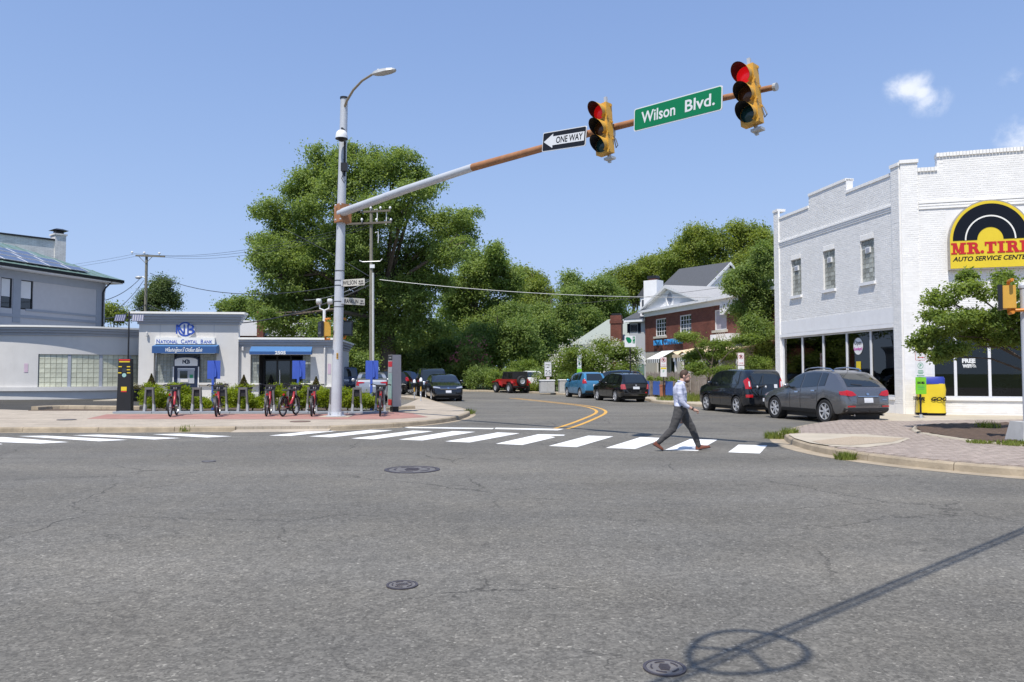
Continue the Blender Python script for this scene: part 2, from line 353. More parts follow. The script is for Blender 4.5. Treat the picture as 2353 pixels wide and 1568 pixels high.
def kerb(pts, h, parent, side=1, step=1.6, w=.17, m=None, z0=0.0):
    """kerb stones along a line; side = +1 puts the walk on the left of the travel direction"""
    line = resample(pts, .4, 2); per = max(1, int(step / .4)); i = 0
    while i < len(line) - 1:
        seg = line[i:i + per + 1]
        if len(seg) < 2: break
        mb = MB(); vs_ = []
        for j, p in enumerate(seg):
            a = line[max(i + j - 1, 0)]; b = line[min(i + j + 1, len(line) - 1)]; t = (b - a).normalized(); nn = Vector((-t.y, t.x, 0)) * side
            q = p + (t * .006 if j == 0 else (t * -.006 if j == len(seg) - 1 else t * 0)); wob = random.uniform(-.006, .006)
            vs_ += [q + nn * wob + Vector((0, 0, z0 - .03)), q + nn * (.02 + wob) + Vector((0, 0, z0 + h - .025)), q + nn * (.045 + wob) + Vector((0, 0, z0 + h + .004)), q + nn * w + Vector((0, 0, z0 + h + .006)), q + nn * w + Vector((0, 0, z0 - .03))]
        k = len(seg); fs = [(5 * j + c, 5 * j + c + 1, 5 * j + 6 + c, 5 * j + 5 + c) for j in range(k - 1) for c in range(4)] + [(0, 1, 2, 3, 4), tuple(5 * (k - 1) + c for c in range(5))]
        mb.add(vs_, fs); mb.build('kerb_stone', m or M_KERB, parent); i += per

def offs(pts, d):
    o = []
    for i, p in enumerate(pts):
        a = pts[max(i - 1, 0)]; b = pts[min(i + 1, len(pts) - 1)]; t = (b - a).normalized(); o.append(p + Vector((t.y, -t.x, 0)) * d)
    return o

# ------------------------------------------------------------------ ground, road, pavements
sheet('ground', [(-1500, -1500), (1500, -1500), (1500, 1500), (-1500, 1500)], -.06, M_LAWN)
road = sheet('road', [(-90, -40), (90, -40), (90, 90), (-90, 90)], 0.0, M_ASPH)

KR = gp([(2353, 1097), (2180, 1083), (2050, 1069), (1960, 1056), (1885, 1044), (1835, 1030), (1803, 1017), (1796, 1006), (1815, 994), (1860, 984), (1930, 975), (2000, 969)])
KR = [Vector((30, 1, 0)), Vector((14, 8.2, 0)), Vector((10, 10.2, 0))] + KR + [Vector(p + (0,)) for p in [(11.9, 27), (11.3, 30), (10.4, 33), (8.9, 36), (8.2, 38.9), (7.5, 40.2), (7.6, 42), (7.9, 44), (7.4, 47), (6.0, 50.2), (4.4, 53.5), (2.9, 58), (.8, 62.5), (-3, 66.2), (-10, 69.5), (-26, 74)]]
KRs = resample(KR, .5, 3)
walk_r = sheet('pavement', offs(KRs, .1) + [Vector((-26, 130, 0)), Vector((90, 130, 0)), Vector((90, 1, 0))], .13, M_CONC, base=-.05)
kerb(KRs, .13, walk_r, side=-1)
KL1 = gp([(-500, 997), (0, 994), (300, 993.5), (540, 992)]); KL2 = gp([(760, 990), (860, 986), (940, 980.5), (1000, 975), (1050, 967), (1075, 959), (1083, 953), (1074, 947.5), (1040, 938.5), (1000, 927.5), (980, 919)]) + [Vector((-7, 52, 0)), Vector((-11, 57, 0)), Vector((-20, 62, 0)), Vector((-40, 66, 0))]
KL1s, KL2s = resample(KL1, .5, 1), resample(KL2, .5, 2)
back = [Vector((-41, 68, 0)), Vector((-21, 64, 0)), Vector((-12.5, 59, 0)), Vector((-9, 53, 0))] + gp([(962, 917), (935, 928), (905, 938), (890, 945), (300, 946), (275, 944), (90, 944), (0, 941), (-500, 938)], .13)
walk_l = sheet('pavement', offs(KL1s, -.1) + offs(KL2s, -.1) + back, .13, M_WALK, base=-.05)
kerb(KL1s, .13, walk_l, side=1, step=2.0); kerb(KL2s, .13, walk_l, side=1, step=2.0)
# dropped kerb
a, b_, c, d = KL1s[-1], KL2s[0], KL2s[0] + Vector((0, .9, 0)), KL1s[-1] + Vector((0, .9, 0))
MB().add([(a.x, a.y - .35, .004), (b_.x, b_.y - .35, .004), (c.x, c.y, .134), (d.x, d.y, .134)], [(0, 1, 2, 3)]).build('kerb_ramp', M_WALK, walk_l)
sheet('parking_lot', [(-80, 24.8), (-36, 24.8), (-9, 27.8), (-7.5, 40), (-9.5, 53), (-13, 59), (-22, 64), (-40, 67.5), (-80, 75)], .10, M_LOT, base=-.05)
red = sheet('red_paving', gp([(199, 963), (245, 952.5), (880, 951), (905, 946), (940, 949), (985, 959), (890, 964), (600, 964)], .13), .134, M_REDWALK, walk_l, kind=None)
# planting bed behind the docks, sidewalk along the bank front
bed = sheet('planting_bed', [G(318, 944, .13), G(880, 944, .13), (-6.9, 30.6), (-9.6, 33.5), (-17, 33), (-19, 30)], .15, M_MULCH, base=.0)
sheet('pavement', [(-22.5, 41.0), (-7.5, 43.0), (-7.3, 45.5), (-22.5, 45)], .14, M_CONC, base=.0)
# painted kerb and tan low kerb at the lot mouth
kerb([G(88, 944, .13), G(130, 941, .13), G(270, 943, .13), G(320, 943, .13)], .17, walk_l, side=1, step=1.2, w=.3, z0=.12)
kerb([G(890, 944, .13), G(925, 941, .13), G(955, 940, .13)], .14, walk_l, side=1, step=1.2, w=.3, z0=.12)
MB().add([(*G(232, 940, .13).xy, .3), (*G(258, 934, .13).xy, .3), (*G(262, 934.6, .13).xy, .3), (*G(240, 941, .13).xy, .3)], [(0, 1, 2, 3)])
# lawn behind the walk on the far side
far = [p for p in KRs if p.y > 40.5]
sheet('lawn', offs(far, 2.0)[::1] + [Vector((-26, 128, 0)), Vector((88, 128, 0)), Vector((88, 62, 0)), Vector((14, 62, 0)), Vector((11.0, 48, 0))], .15, M_LAWN)

# brick paved corner
WZ = .13
edge = offs(KRs, .19); PV = [p for p in edge if 8.5 < p.y < 24.6 and p.x < 11.9] + gp([(2060, 970), (2200, 967), (2353, 966), (2480, 967)], WZ) + [Vector((13.6, 9.5, WZ))]
APRON = gp([(1813, 1001), (1850, 998), (1990, 1001), (2090, 1010), (2062, 1021), (1990, 1031), (1920, 1029), (1862, 1020), (1828, 1010)], WZ)
BED = gp([(2090, 989), (2100, 981), (2140, 977), (2353, 975), (2600, 975), (2600, 1050), (2353, 1029), (2230, 1018), (2140, 1004), (2100, 996)], WZ)
sheet('paving_joint_bed', PV, WZ + .006, M_JOINT, walk_r, kind=None)
ac = sum(APRON, Vector()) / len(APRON); sheet('kerb_ramp', [ac + (p - ac) * 1.015 for p in APRON], WZ + .026, M_CONC, walk_r, kind=None)
sheet('aggregate_panel', gp([(1866, 1017), (1960, 1006), (2080, 1010), (2050, 1019), (1955, 1027), (1890, 1024)], WZ), WZ + .031, M_AGG, walk_r, kind=None)
ca, sa = math.cos(.42), math.sin(.42); cells = []
xs = [p.x for p in PV]; ys = [p.y for p in PV]; c0 = Vector((sum(xs) / len(xs), sum(ys) / len(ys), 0))
for i in range(-75, 76):
    for j in range(-150, 151):
        lx, ly = (i + .5 * (j % 2)) * .21, j * .107
        x, y = c0.x + lx * ca - ly * sa, c0.y + lx * sa + ly * ca
        if inside(x, y, PV) and not inside(x, y, APRON) and not inside(x, y, BED): cells.append((x, y))
cells.sort(key=lambda q: q[1] + (100 if (q[0] / q[1] > .66) else 0))
pm = MB().box((0, 0, 0), (.2, .097, .024), taper=.96); pm_o = pm.build('paver', M_PAVER, walk_r); pme = pm_o.data
for k, (x, y) in enumerate(cells[:300]):
    o = pm_o if k == 0 else link('paver', pme, walk_r); o.location = (x, y, WZ + .010 + random.uniform(0, .004)); o.rotation_euler = (random.uniform(-.015, .015), random.uniform(-.015, .015), .42)
mb = MB(); Mz = Matrix.Rotation(.42, 3, 'Z')
for (x, y) in cells[300:]: mb.box((x, y, WZ + .010 + random.uniform(0, .004)), (.2, .097, .024), rot=Mz, taper=.96)
mb.build('paver_field', M_PAVER, walk_r, kind='stuff', fix=False)
# soil bed with stone edging
mb = MB(); bx0, bx1 = min(p.x for p in BED), max(p.x for p in BED); by0, by1 = min(p.y for p in BED), max(p.y for p in BED); N = 46; idx = {}
for i in range(N + 1):
    for j in range(N + 1):
        x = bx0 + (bx1 - bx0) * i / N; y = by0 + (by1 - by0) * j / N
        if inside(x, y, BED): idx[(i, j)] = len(mb.v); mb.v.append((x, y, WZ + .03 + random.uniform(0, .05)))
for (i, j) in list(idx):
    q = [(i, j), (i + 1, j), (i + 1, j + 1), (i, j + 1)]
    if all(k in idx for k in q): mb.f.append(tuple(idx[k] for k in q)); mb.m.append(0)
mb.build('soil_bed', M_SOIL, None, smooth=True, kind='structure')
kerb([BED[i] for i in (6, 7, 8, 9, 0, 1, 2, 3)], .045, walk_r, side=-1, step=1.2, w=.14, m=M_CONC, z0=WZ)

# ------------------------------------------------------------------ painted markings
def C5(x, y): return (x * .4639, (1600 + y / 1.2384) * .5745)
def C6(x, y): return ((1500 + x / 1.384) * .5745, (1550 + y / 1.384) * .5745)
bars = [[C5(*p) for p in q] for q in [
    [(1332, 178), (1440, 179), (1667, 155), (1570, 152)], [(1530, 182), (1640, 186), (1945, 152), (1835, 149)], [(1740, 192), (1850, 196), (2145, 156), (2045, 153)],
    [(-60, 186), (15, 185), (342, 210), (200, 217), (-60, 208)], [(88, 180), (225, 178), (632, 199), (490, 206)], [(358, 176), (490, 173), (895, 190), (765, 197)], [(757, 172), (890, 168), (1150, 181), (1025, 187)], [(-120, 216), (-20, 214), (14, 220), (-60, 226)]]]
bars += [[C6(*p) for p in q] for q in [
    [(130, 290), (262, 295), (557, 247), (430, 243)], [(388, 300), (522, 306), (800, 255), (680, 250)], [(668, 313), (815, 320), (998, 277), (965, 270), (1045, 268), (1052, 263), (905, 260)],
    [(962, 325), (1115, 332), (1320, 272), (1180, 268)], [(1278, 336), (1440, 342), (1607, 282), (1470, 276)], [(1605, 347), (1785, 353), (1895, 291), (1745, 287)], [(1955, 360), (2130, 367), (2172, 322), (2012, 318)]]]
for q in bars: sheet('crosswalk_bar', gp(q), .004, M_WPAINT, road, kind=None)
for q in ([(145, 219), (660, 226), (650, 232), (185, 226)], [(668, 224), (1045, 231), (1010, 239), (662, 231)]): sheet('stop_line', gp([C6(*p) for p in q]), .004, M_WPAINT, road, kind=None)
def ribbon(name, pts, w, m, z=.004):
    line = resample(pts, .5, 3); mb = MB(); vs_ = []
    for i, p in enumerate(line):
        t = (line[min(i + 1, len(line) - 1)] - line[max(i - 1, 0)]).normalized(); nn = Vector((-t.y, t.x, 0)) * w / 2; vs_ += [(p + nn).to_tuple()[:2] + (z,), (p - nn).to_tuple()[:2] + (z,)]
    mb.add(vs_, [(2 * i, 2 * i + 1, 2 * i + 3, 2 * i + 2) for i in range(len(line) - 1)]); return mb.build(name, m, road)
cl = gp([C6(1032, 229), C6(1115, 203), C6(1190, 172), C6(1240, 150), C6(1258, 136), C6(1240, 122), C6(1190, 107), C6(1120, 97), C6(1000, 85), C6(880, 72), C6(760, 60)])
cs = resample(cl, .5, 2)
ribbon('centre_line', offs(cs, .19), .13, M_YPAINT); ribbon('centre_line', offs(cs, -.19), .13, M_YPAINT)

ribbon('gutter', [p for p in offs(KRs, -.17) if p.y < 25], .34, M_KERB)
ribbon('gutter', offs(KL1s, .12), .2, M_KERB); ribbon('gutter', offs(KL2s, .12)[:28], .2, M_KERB)
# ------------------------------------------------------------------ iron covers
def manhole(u, v, wpx, label, z=0.0, m=None, ridge=True):
    c = G(u, v, z); r = wpx / 2 / F * c.y; m = m or M_IRON
    t = thing('manhole_cover', label, 'manhole cover', (c.x, c.y, z), random.uniform(0, 3))
    MB().lathe([(r, .002), (r, .010), (r * .86, .010), (r * .86, .002)], 40, caps=False).build('rim', m, t)
    lid = MB().lathe([(r * .84, .002), (r * .84, .008), (0.001, .008)], 40, caps=False).build('lid', M_LID if m is M_IRON else m, t)
    if ridge:
        mb = MB()
        for k in range(5):
            a = k * 1.2566
            for q in range(6):
                mb.box((r * .62 * math.cos(a + q * .13), r * .62 * math.sin(a + q * .13), .010), (r * .07, r * .09, .006), rot=a + q * .13)
        for q in range(7): mb.box(((q - 3) * r * .11, 0, .010), (r * .05, r * (.55 - .05 * abs(q - 3)), .006))
        mb.build('raised_pattern', m, lid, kind='stuff')
    return t
manhole(947, 1080, 127, 'wide dark iron manhole cover nearest the crosswalk')
manhole(924, 1346, 72, 'round iron manhole cover alone in open asphalt')
manhole(1527, 1537, 97, 'iron utility cover under the looped cable shadow')
manhole(480, 1061, 31, 'small faint valve cover in the road', ridge=False)
manhole(690, 969, 46, 'brown iron cover in the pavement beside signal pole', .135, M_IRONR, ridge=False)
manhole(153, 965, 40, 'dark iron cover in pavement near the black kiosk', .135, M_IRON, ridge=False)
# ------------------------------------------------------------------ building materials and helpers
M_STUC = mat('grey_stucco', (.59, .58, .56), .85, var=.05, vs=1.5, bump=.25, bs=90, dirt=.12)
M_STUC2 = mat('blue_grey_trim', (.36, .385, .43), .8, var=.06, bump=.15)
M_CAP = mat('white_metal_cap', (.80, .79, .74), .5, var=.05)
M_WHITE = mat('white_paint', (.80, .80, .80), .55, var=.05, dirt=.08)
M_WBRICK = mat('white_painted_brick', (.82, .81, .785), .7, var=.06, vs=2.0, bump=.25, bs=50, dirt=.10, isl=.04)
M_WMORT = mat('white_painted_joint', (.78, .77, .75), .8, var=.05)
M_ALU = mat('white_frame_metal', (.70, .71, .73), .4, var=.05)
M_NAVY = mat('navy_panel', (.012, .022, .055), .35, var=.1)
M_BLUE = mat('blue_awning', (.025, .085, .24), .8, var=.08, vs=5, bump=.2)
M_BLUET = mat('blue_awning_top', (.05, .15, .33), .8, var=.08, vs=5)
M_LOGO = mat('logo_blue', (.025, .08, .40), .5, var=.05)
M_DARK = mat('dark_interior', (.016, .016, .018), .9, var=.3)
M_GLASS = glass_mat('shop_glass', (.34, .37, .37), .02)
M_GLASSD = mat('dark_window_glass', (.014, .017, .02), .04, var=.2, spec=.9)
M_BLACK = mat('black_metal', (.013, .013, .015), .45, var=.2)
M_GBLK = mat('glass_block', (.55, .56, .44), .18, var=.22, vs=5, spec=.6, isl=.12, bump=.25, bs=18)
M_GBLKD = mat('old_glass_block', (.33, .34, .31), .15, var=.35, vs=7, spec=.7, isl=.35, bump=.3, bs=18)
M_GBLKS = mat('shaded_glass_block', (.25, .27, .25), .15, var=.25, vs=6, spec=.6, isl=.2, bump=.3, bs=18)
M_GJ = mat('block_joint', (.40, .37, .26), .8, var=.15)
M_RBRICK = brick_mat('red_brick', (.19, .055, .035), (.13, .035, .025), (.16, .10, .08), bw=.22, bh=.075, mortar=.010)
M_SHIN = mat('grey_shingle', (.33, .33, .33), .9, var=.28, vs=14, bump=.6, bs=30)
M_SHIND = mat('dark_shingle', (.075, .08, .09), .9, var=.28, vs=14, bump=.6, bs=30)
M_SHING = mat('pale_green_shingle', (.28, .31, .28), .9, var=.15, vs=10, bump=.4, bs=30)
M_GREENR = mat('green_metal_roof', (.15, .23, .20), .4, var=.12)
M_PV = mat('solar_cell', (.05, .056, .095), .12, var=.15, vs=8, spec=.8, coat=.5)
M_GREYW = mat('grey_siding', (.42, .43, .45), .8, var=.06)
M_BUFF = mat('buff_wall', (.48, .45, .40), .85, var=.12, vs=2, bump=.2)
M_STONE = mat('limestone', (.50, .46, .38), .85, var=.1)
M_TAN = mat('tan_canvas', (.62, .49, .33), .85, var=.08)
M_WBLK = brick_mat('white_brick_wall', (.76, .75, .73), (.70, .69, .67), (.55, .54, .53), bw=.4, bh=.11, mortar=.012, bump=.8)
M_YEL = mat('sign_yellow', (.72, .54, .025), .45, var=.04); M_RED = mat('sign_red', (.50, .012, .015), .5, var=.05); M_SNAVY = mat('sign_navy', (.006, .009, .017), .8, var=.08, spec=.15)

def wall(fr_parent, name, x0, x1, z0, z1, holes, m, y=0.0, thick=.3, top=None):
    """wall sheet in local xz with openings (x0,x1,z0,z1) and reveals; top = [(x,z)...] optional stepped top"""
    X = sorted({x0, x1, *[h[0] for h in holes], *[h[1] for h in holes]} | ({p[0] for p in top} if top else set())); X = [x for x in X if x0 <= x <= x1]
    Z = sorted({z0, z1, *[h[2] for h in holes], *[h[3] for h in holes]} | ({p[1] for p in top} if top else set())); Z = [z for z in Z if z >= z0]
    def topz(x):
        if not top: return z1
        r = top[0][1]
        for (tx, tz) in top:
            if x >= tx: r = tz
        return r
    solid = {}
    for i in range(len(X) - 1):
        for j in range(len(Z) - 1):
            cx, cz = (X[i] + X[i + 1]) / 2, (Z[j] + Z[j + 1]) / 2
            solid[(i, j)] = cz < topz(cx) and not any(h[0] < cx < h[1] and h[2] < cz < h[3] for h in holes)
    mb = MB(); yb = y + thick
    for (i, j), s in solid.items():
        if not s: continue
        a, b, c, d = X[i], X[i + 1], Z[j], Z[j + 1]
        mb.add([(a, y, c), (b, y, c), (b, y, d), (a, y, d)], [(0, 1, 2, 3)]); mb.add([(a, yb, c), (b, yb, c), (b, yb, d), (a, yb, d)], [(3, 2, 1, 0)])
        for (di, dj, q) in ((-1, 0, [(a, y, c), (a, y, d), (a, yb, d), (a, yb, c)]), (1, 0, [(b, y, c), (b, yb, c), (b, yb, d), (b, y, d)]), (0, -1, [(a, y, c), (a, yb, c), (b, yb, c), (b, y, c)]), (0, 1, [(a, y, d), (b, y, d), (b, yb, d), (a, yb, d)])):
            if not solid.get((i + di, j + dj), False): mb.add(q, [(0, 1, 2, 3)])
    return mb.build(name, m, fr_parent, fix=False), solid, topz
def box(parent, name, m, x0, x1, y0, y1, z0, z1, kind=None): return MB().b2(x0, x1, y0, y1, z0, z1).build(name, m, parent, kind=kind)
def blocks(parent, x0, x1, z0, z1, nx, nz, y, m=None, mj=None, name='glass_block', d=.06):
    """a panel of glass blocks: joint grid behind, every block its own piece"""
    base = box(parent, 'block_panel', mj or M_GJ, x0, x1, y + .025, y + .05, z0, z1)
    w, h = (x1 - x0) / nx, (z1 - z0) / nz; j = min(w, h) * .08
    me = None
    for i in range(nx):
        for k in range(nz):
            if me is None: o = MB().box((0, 0, 0), (w - j, d, h - j)).build(name, m or M_GBLK, base); me = o.data
            else: o = link(name, me, base)
            o.location = (x0 + w * (i + .5), y + .03 + random.uniform(-.003, .003), z0 + h * (k + .5)); o.rotation_euler = (random.uniform(-.02, .02), 0, random.uniform(-.02, .02))
    return base
def window(parent, x0, x1, z0, z1, y, cols, rows, m=None, glass=None, fw=.07, bw=.035, deep=.09):
    m = m or M_WHITE
    f = MB(); f.b2(x0, x0 + fw, y, y + deep, z0, z1); f.b2(x1 - fw, x1, y, y + deep, z0, z1); f.b2(x0 + fw, x1 - fw, y, y + deep, z0, z0 + fw); f.b2(x0 + fw, x1 - fw, y, y + deep, z1 - fw, z1)
    f.b2(x0, x1, y + deep, y + deep + .02, z0, z1)
    w = f.build('window', m, parent)
    ix0, ix1, iz0, iz1 = x0 + fw, x1 - fw, z0 + fw, z1 - fw; pw, ph = (ix1 - ix0) / cols, (iz1 - iz0) / rows
    for i in range(cols):
        for k in range(rows): box(w, 'pane', glass or M_GLASSD, ix0 + i * pw + bw / 2, ix0 + (i + 1) * pw - bw / 2, y + .045, y + .06, iz0 + k * ph + bw / 2, iz0 + (k + 1) * ph - bw / 2)
    g = MB()
    for i in range(1, cols): g.b2(ix0 + i * pw - bw / 2, ix0 + i * pw + bw / 2, y + .02, y + .07, iz0, iz1)
    for k in range(1, rows): g.b2(ix0, ix1, y + .025, y + .068, iz0 + k * ph - bw / 2, iz0 + k * ph + bw / 2)
    if g.v: g.build('glazing_bars', m, w)
    return w
def bricks(x0, x1, z0, z1, holes, topz, y, out=.0065, bl=.205, bh=.066, gap=.010):
    res = []; k = 0; z = z0
    while z < z1:
        x = x0 - (bl + gap) * (.5 if k % 2 else 0)
        while x < x1:
            a, b = max(x, x0), min(x + bl, x1); c, d = z, z + bh
            if b - a > .03 and d < topz((a + b) / 2) and d < topz(a + .001) and d < topz(b - .001):
                parts = [(a, b)]
                for h in holes:
                    if c < h[3] and d > h[2]:
                        np_ = []
                        for (p, q) in parts:
                            if q <= h[0] or p >= h[1]: np_.append((p, q)); continue
                            if p < h[0] - .02: np_.append((p, h[0]))
                            if q > h[1] + .02: np_.append((h[1], q))
                        parts = np_
                for (p, q) in parts: res.append((p, q, c, d))
            x += bl + gap
        z += bh + gap; k += 1
    return res
def brick_skin(parent, lst, y, m, out=.0065, single=0, key=None):
    if key: lst = sorted(lst, key=key)
    full = [b for b in lst if abs(b[1] - b[0] - .205) < .004][:single]; fs = set(full); rest = [b for b in lst if b not in fs]
    me = None
    for b in full:
        if me is None: o = MB().box((0, 0, 0), (.203, out * 2, .066), taper=1).build('brick', m, parent); me = o.data
        else: o = link('brick', me, parent)
        o.location = ((b[0] + b[1]) / 2, y + random.uniform(-.0006, .0006), (b[2] + b[3]) / 2)
    n = len(rest); A = np.array(rest); jit = rng.uniform(-.0022, .0022, n); yy = y - out + jit
    V = np.empty((n, 8, 3)); i = 0
    for sy in (0, 1):
        for (xi, zi) in ((0, 2), (1, 2), (1, 3), (0, 3)):
            V[:, i, 0] = A[:, xi]; V[:, i, 1] = yy if sy == 0 else y + .004; V[:, i, 2] = A[:, zi]; i += 1
    Fq = np.array([(0, 1, 2, 3), (0, 4, 5, 1), (1, 5, 6, 2), (2, 6, 7, 3), (3, 7, 4, 0)]); FF = (Fq[None] + (np.arange(n) * 8)[:, None, None]).reshape(-1, 4)
    mesh_ = np_mesh('brickwork', V.reshape(-1, 3), FF, [m]); mesh_.shade_flat(); return link('brickwork', mesh_, parent, 'stuff')
def np_mesh(name, V, Fq, mats, smooth=False, mi=None):
    me = bpy.data.meshes.new(name); me.vertices.add(len(V)); me.vertices.foreach_set('co', np.ascontiguousarray(V, dtype=np.float32).ravel())
    k = Fq.shape[1]; me.loops.add(Fq.size); me.loops.foreach_set('vertex_index', np.ascontiguousarray(Fq, dtype=np.int32).ravel())
    me.polygons.add(len(Fq)); me.polygons.foreach_set('loop_start', np.arange(0, Fq.size, k, dtype=np.int32))
    for m_ in mats: me.materials.append(m_)
    if mi is not None: me.polygons.foreach_set('material_index', mi.astype(np.int32))
    if smooth: me.polygons.foreach_set('use_smooth', np.ones(len(Fq), dtype=bool))
    me.update(calc_edges=True); return me

# ------------------------------------------------------------------ tire shop
CORN = Vector((14.2, 27.6, 0)); FS = Frame((12.72, 36.6), CORN.xy); FF_ = Frame(CORN.xy, (CORN.x + 12 * .956, CORN.y - 12 * .292))
ts = thing('tire_shop', 'white painted brick two storey corner shop with stepped parapet', 'building', CORN)
def face_empty(fr, name):
    e = bpy.data.objects.new(name, None); COL.objects.link(e); e.parent = ts; e.location = fr.o - CORN; e.rotation_euler = (0, 0, fr.ang); return e
def c7(x, y): return ((3050 + x / 2.091) * .5745, (550 + y / 2.091) * .5745)
# --- side
L_ = FS.len
def sx(u, v=700): return FS.X(u, v)
sz = lambda x, y: FS.Z(*c7(x, y)); sxx = lambda x, y: FS.X(*c7(x, y))
ztop_low = sz(300, 610); ztop_hi = sz(530, 418); zp = sz(100, 618); x1s, x2s = sxx(385, 540), sxx(700, 400)
wins = []
for (xa, xb, za, zb) in ((240, 325, 1025, 1325), (508, 608, 945, 1275), (820, 937, 850, 1205)):
    wins.append((sxx(xa, (za + zb) / 2), sxx(xb, (za + zb) / 2), sz((xa + xb) / 2, zb), sz((xa + xb) / 2, za)))
wz0 = sum(w[2] for w in wins) / 3; wz1 = sum(w[3] for w in wins) / 3; wins = [(w[0], w[1], wz0, wz1) for w in wins]
stz1 = FS.Z(1930, 764); stz0 = .72; stx0, stx1 = FS.X(1797, 850), FS.X(2055, 850)
shole = (stx0, stx1, stz0, stz1)
TOPS = [(0, ztop_low), (x1s, ztop_hi), (x2s, ztop_low)]
sw = face_empty(FS, 'side_wall')
wo_, _, tz = wall(sw, 'wall_face', 0, L_ - .002, .1, ztop_hi, wins + [shole], M_WMORT, 0, .3, TOPS)
bl = bricks(.45, L_ - .45, stz1 + .75, ztop_hi, wins + [shole], lambda x: tz(x) - .07, 0)
brick_skin(sw, bl, 0, M_WBRICK, single=60, key=lambda b: -(b[0]) + abs(b[2] - 6))
box(sw, 'render_band', M_WHITE, .42, L_ - .42, -.022, -.001, stz1 + .18, stz1 + .74)
for (xa, xb, zz) in ((0, .44, zp), (L_ - .44, L_ - .003, FS.Z(*c7(1100, 235)))):       # corner pilasters
    box(sw, 'pilaster', M_WBRICK, xa, xb, -.06, .02, .1, zz - .1)
    box(sw, 'pilaster_cap', M_WBRICK, xa - .03, xb + (.03 if xa > 1 else .0), -.10, .32, zz - .1, zz + .02)
    pb = bricks(xa + .004, xb - .004, .5, zz - .12, [], lambda x: 99, 0); brick_skin(sw, pb, -.06, M_WBRICK)
for (xa, xb, zz) in ((.44, x1s, ztop_low), (x1s, x2s, ztop_hi), (x2s, L_ - .44, ztop_low)):
    n = max(1, int((xb - xa) / .105)); w = (xb - xa) / n; me = None                                  # rowlock coping, brick by brick
    cop = box(sw, 'coping', M_WMORT, xa, xb, -.012, .312, zz - .085, zz - .004)
    for i in range(n):
        if me is None: o = MB().box((0, 0, 0), (w - .012, .38, .11)).build('coping_brick', M_WBRICK, cop); me = o.data
        else: o = link('coping_brick', me, cop)
        o.location = (xa + w * (i + .5), .15, zz - .03 + random.uniform(-.004, .004))
cz = (FS.Z(*c7(125, 885)) + FS.Z(*c7(1070, 565))) / 2
for k, (dz, o_) in enumerate(((0, .055), (-.085, .035), (-.165, .018))): box(sw, 'string_course', M_WBRICK, .45, L_ - .45, -.011 - o_, -.004, cz + dz - .075, cz + dz)
for xw0, xw1, z0_, z1_ in wins:
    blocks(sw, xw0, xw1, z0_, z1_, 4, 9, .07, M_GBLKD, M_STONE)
    box(sw, 'window_sill', M_WHITE, xw0 - .05, xw1 + .05, -.09, .06, z0_ - .12, z0_)
    cx = (xw0 + xw1) / 2; vz = z1_ - (z1_ - z0_) * .24
    v = box(sw, 'vent_panel', M_WHITE, cx - .17, cx + .13, .02, .10, vz - .11, vz + .11); box(v, 'vent_screen', M_STUC2, cx - .13, cx + .09, .012, .05, vz - .075, vz + .075)
    me = None
    for i in range(int((xw1 - xw0) / .075)):
        if me is None: o = MB().box((0, 0, 0), (.062, .02, .2)).build('soldier_brick', M_WBRICK, sw); me = o.data
        else: o = link('soldier_brick', me, sw)
        o.location = (xw0 + .04 + i * .075, -.012, z1_ + .115)
# storefront on the side street
box(sw, 'lintel', M_WHITE, stx0 - .05, stx1 + .05, -.05, .05, stz1, stz1 + .13)
sf = MB(); mull = [stx0 + .04] + [FS.X(u, 850) for u in (1841, 1889, 1943, 1998)] + [stx1 - .04]
for x in mull: sf.b2(x - .045, x + .045, .06, .16, stz0, stz1)
sf.b2(stx0, stx1, .065, .155, stz0, stz0 + .07); sf.b2(stx0, stx1, .065, .155, stz1 - .07, stz1); sf.build('storefront_frame', M_ALU, sw)
for a, b in zip(mull, mull[1:]): box(sw, 'shop_pane', M_GLASS, a + .045, b - .045, .105, .112, stz0 + .07, stz1 - .07)
box(sw, 'shop_sill', M_WHITE, stx0 - .02, stx1 + .02, -.05, .06, stz0 - .1, stz0)
px_, pz_ = FS.px(1967, 796)
s_ = MB().lathe([(.001, 0), (.30, 0), (.30, .012), (.001, .012)], 28, axis='y', caps=False).build('window_poster', M_WHITE, sw, smooth=False); s_.location = (px_, .088, pz_); s_.scale = (1, 1, 1.12)
M_PINK = mat('poster_pink', (.55, .06, .35), .6); M_GREYT = mat('sign_grey', (.12, .12, .13), .6)
lettering('Open', .21, M_GREYT, s_, (0, -.004, .06), ext=.002, bold=.004); lettering('Sundays!', .155, M_PINK, s_, (0, -.004, -.14), ext=.002, bold=.003)
yx, yz = FS.px(1968, 840); box(sw, 'yellow_notice', M_YEL, yx - .14, yx + .14, .085, .095, yz - .16, yz + .16)
yx, yz = FS.px(1800, 880); box(sw, 'blue_poster', mat('poster_blue', (.02, .12, .33), .5), FS.X(1801, 880), FS.X(1812, 880), .13, .14, .8, 1.9)
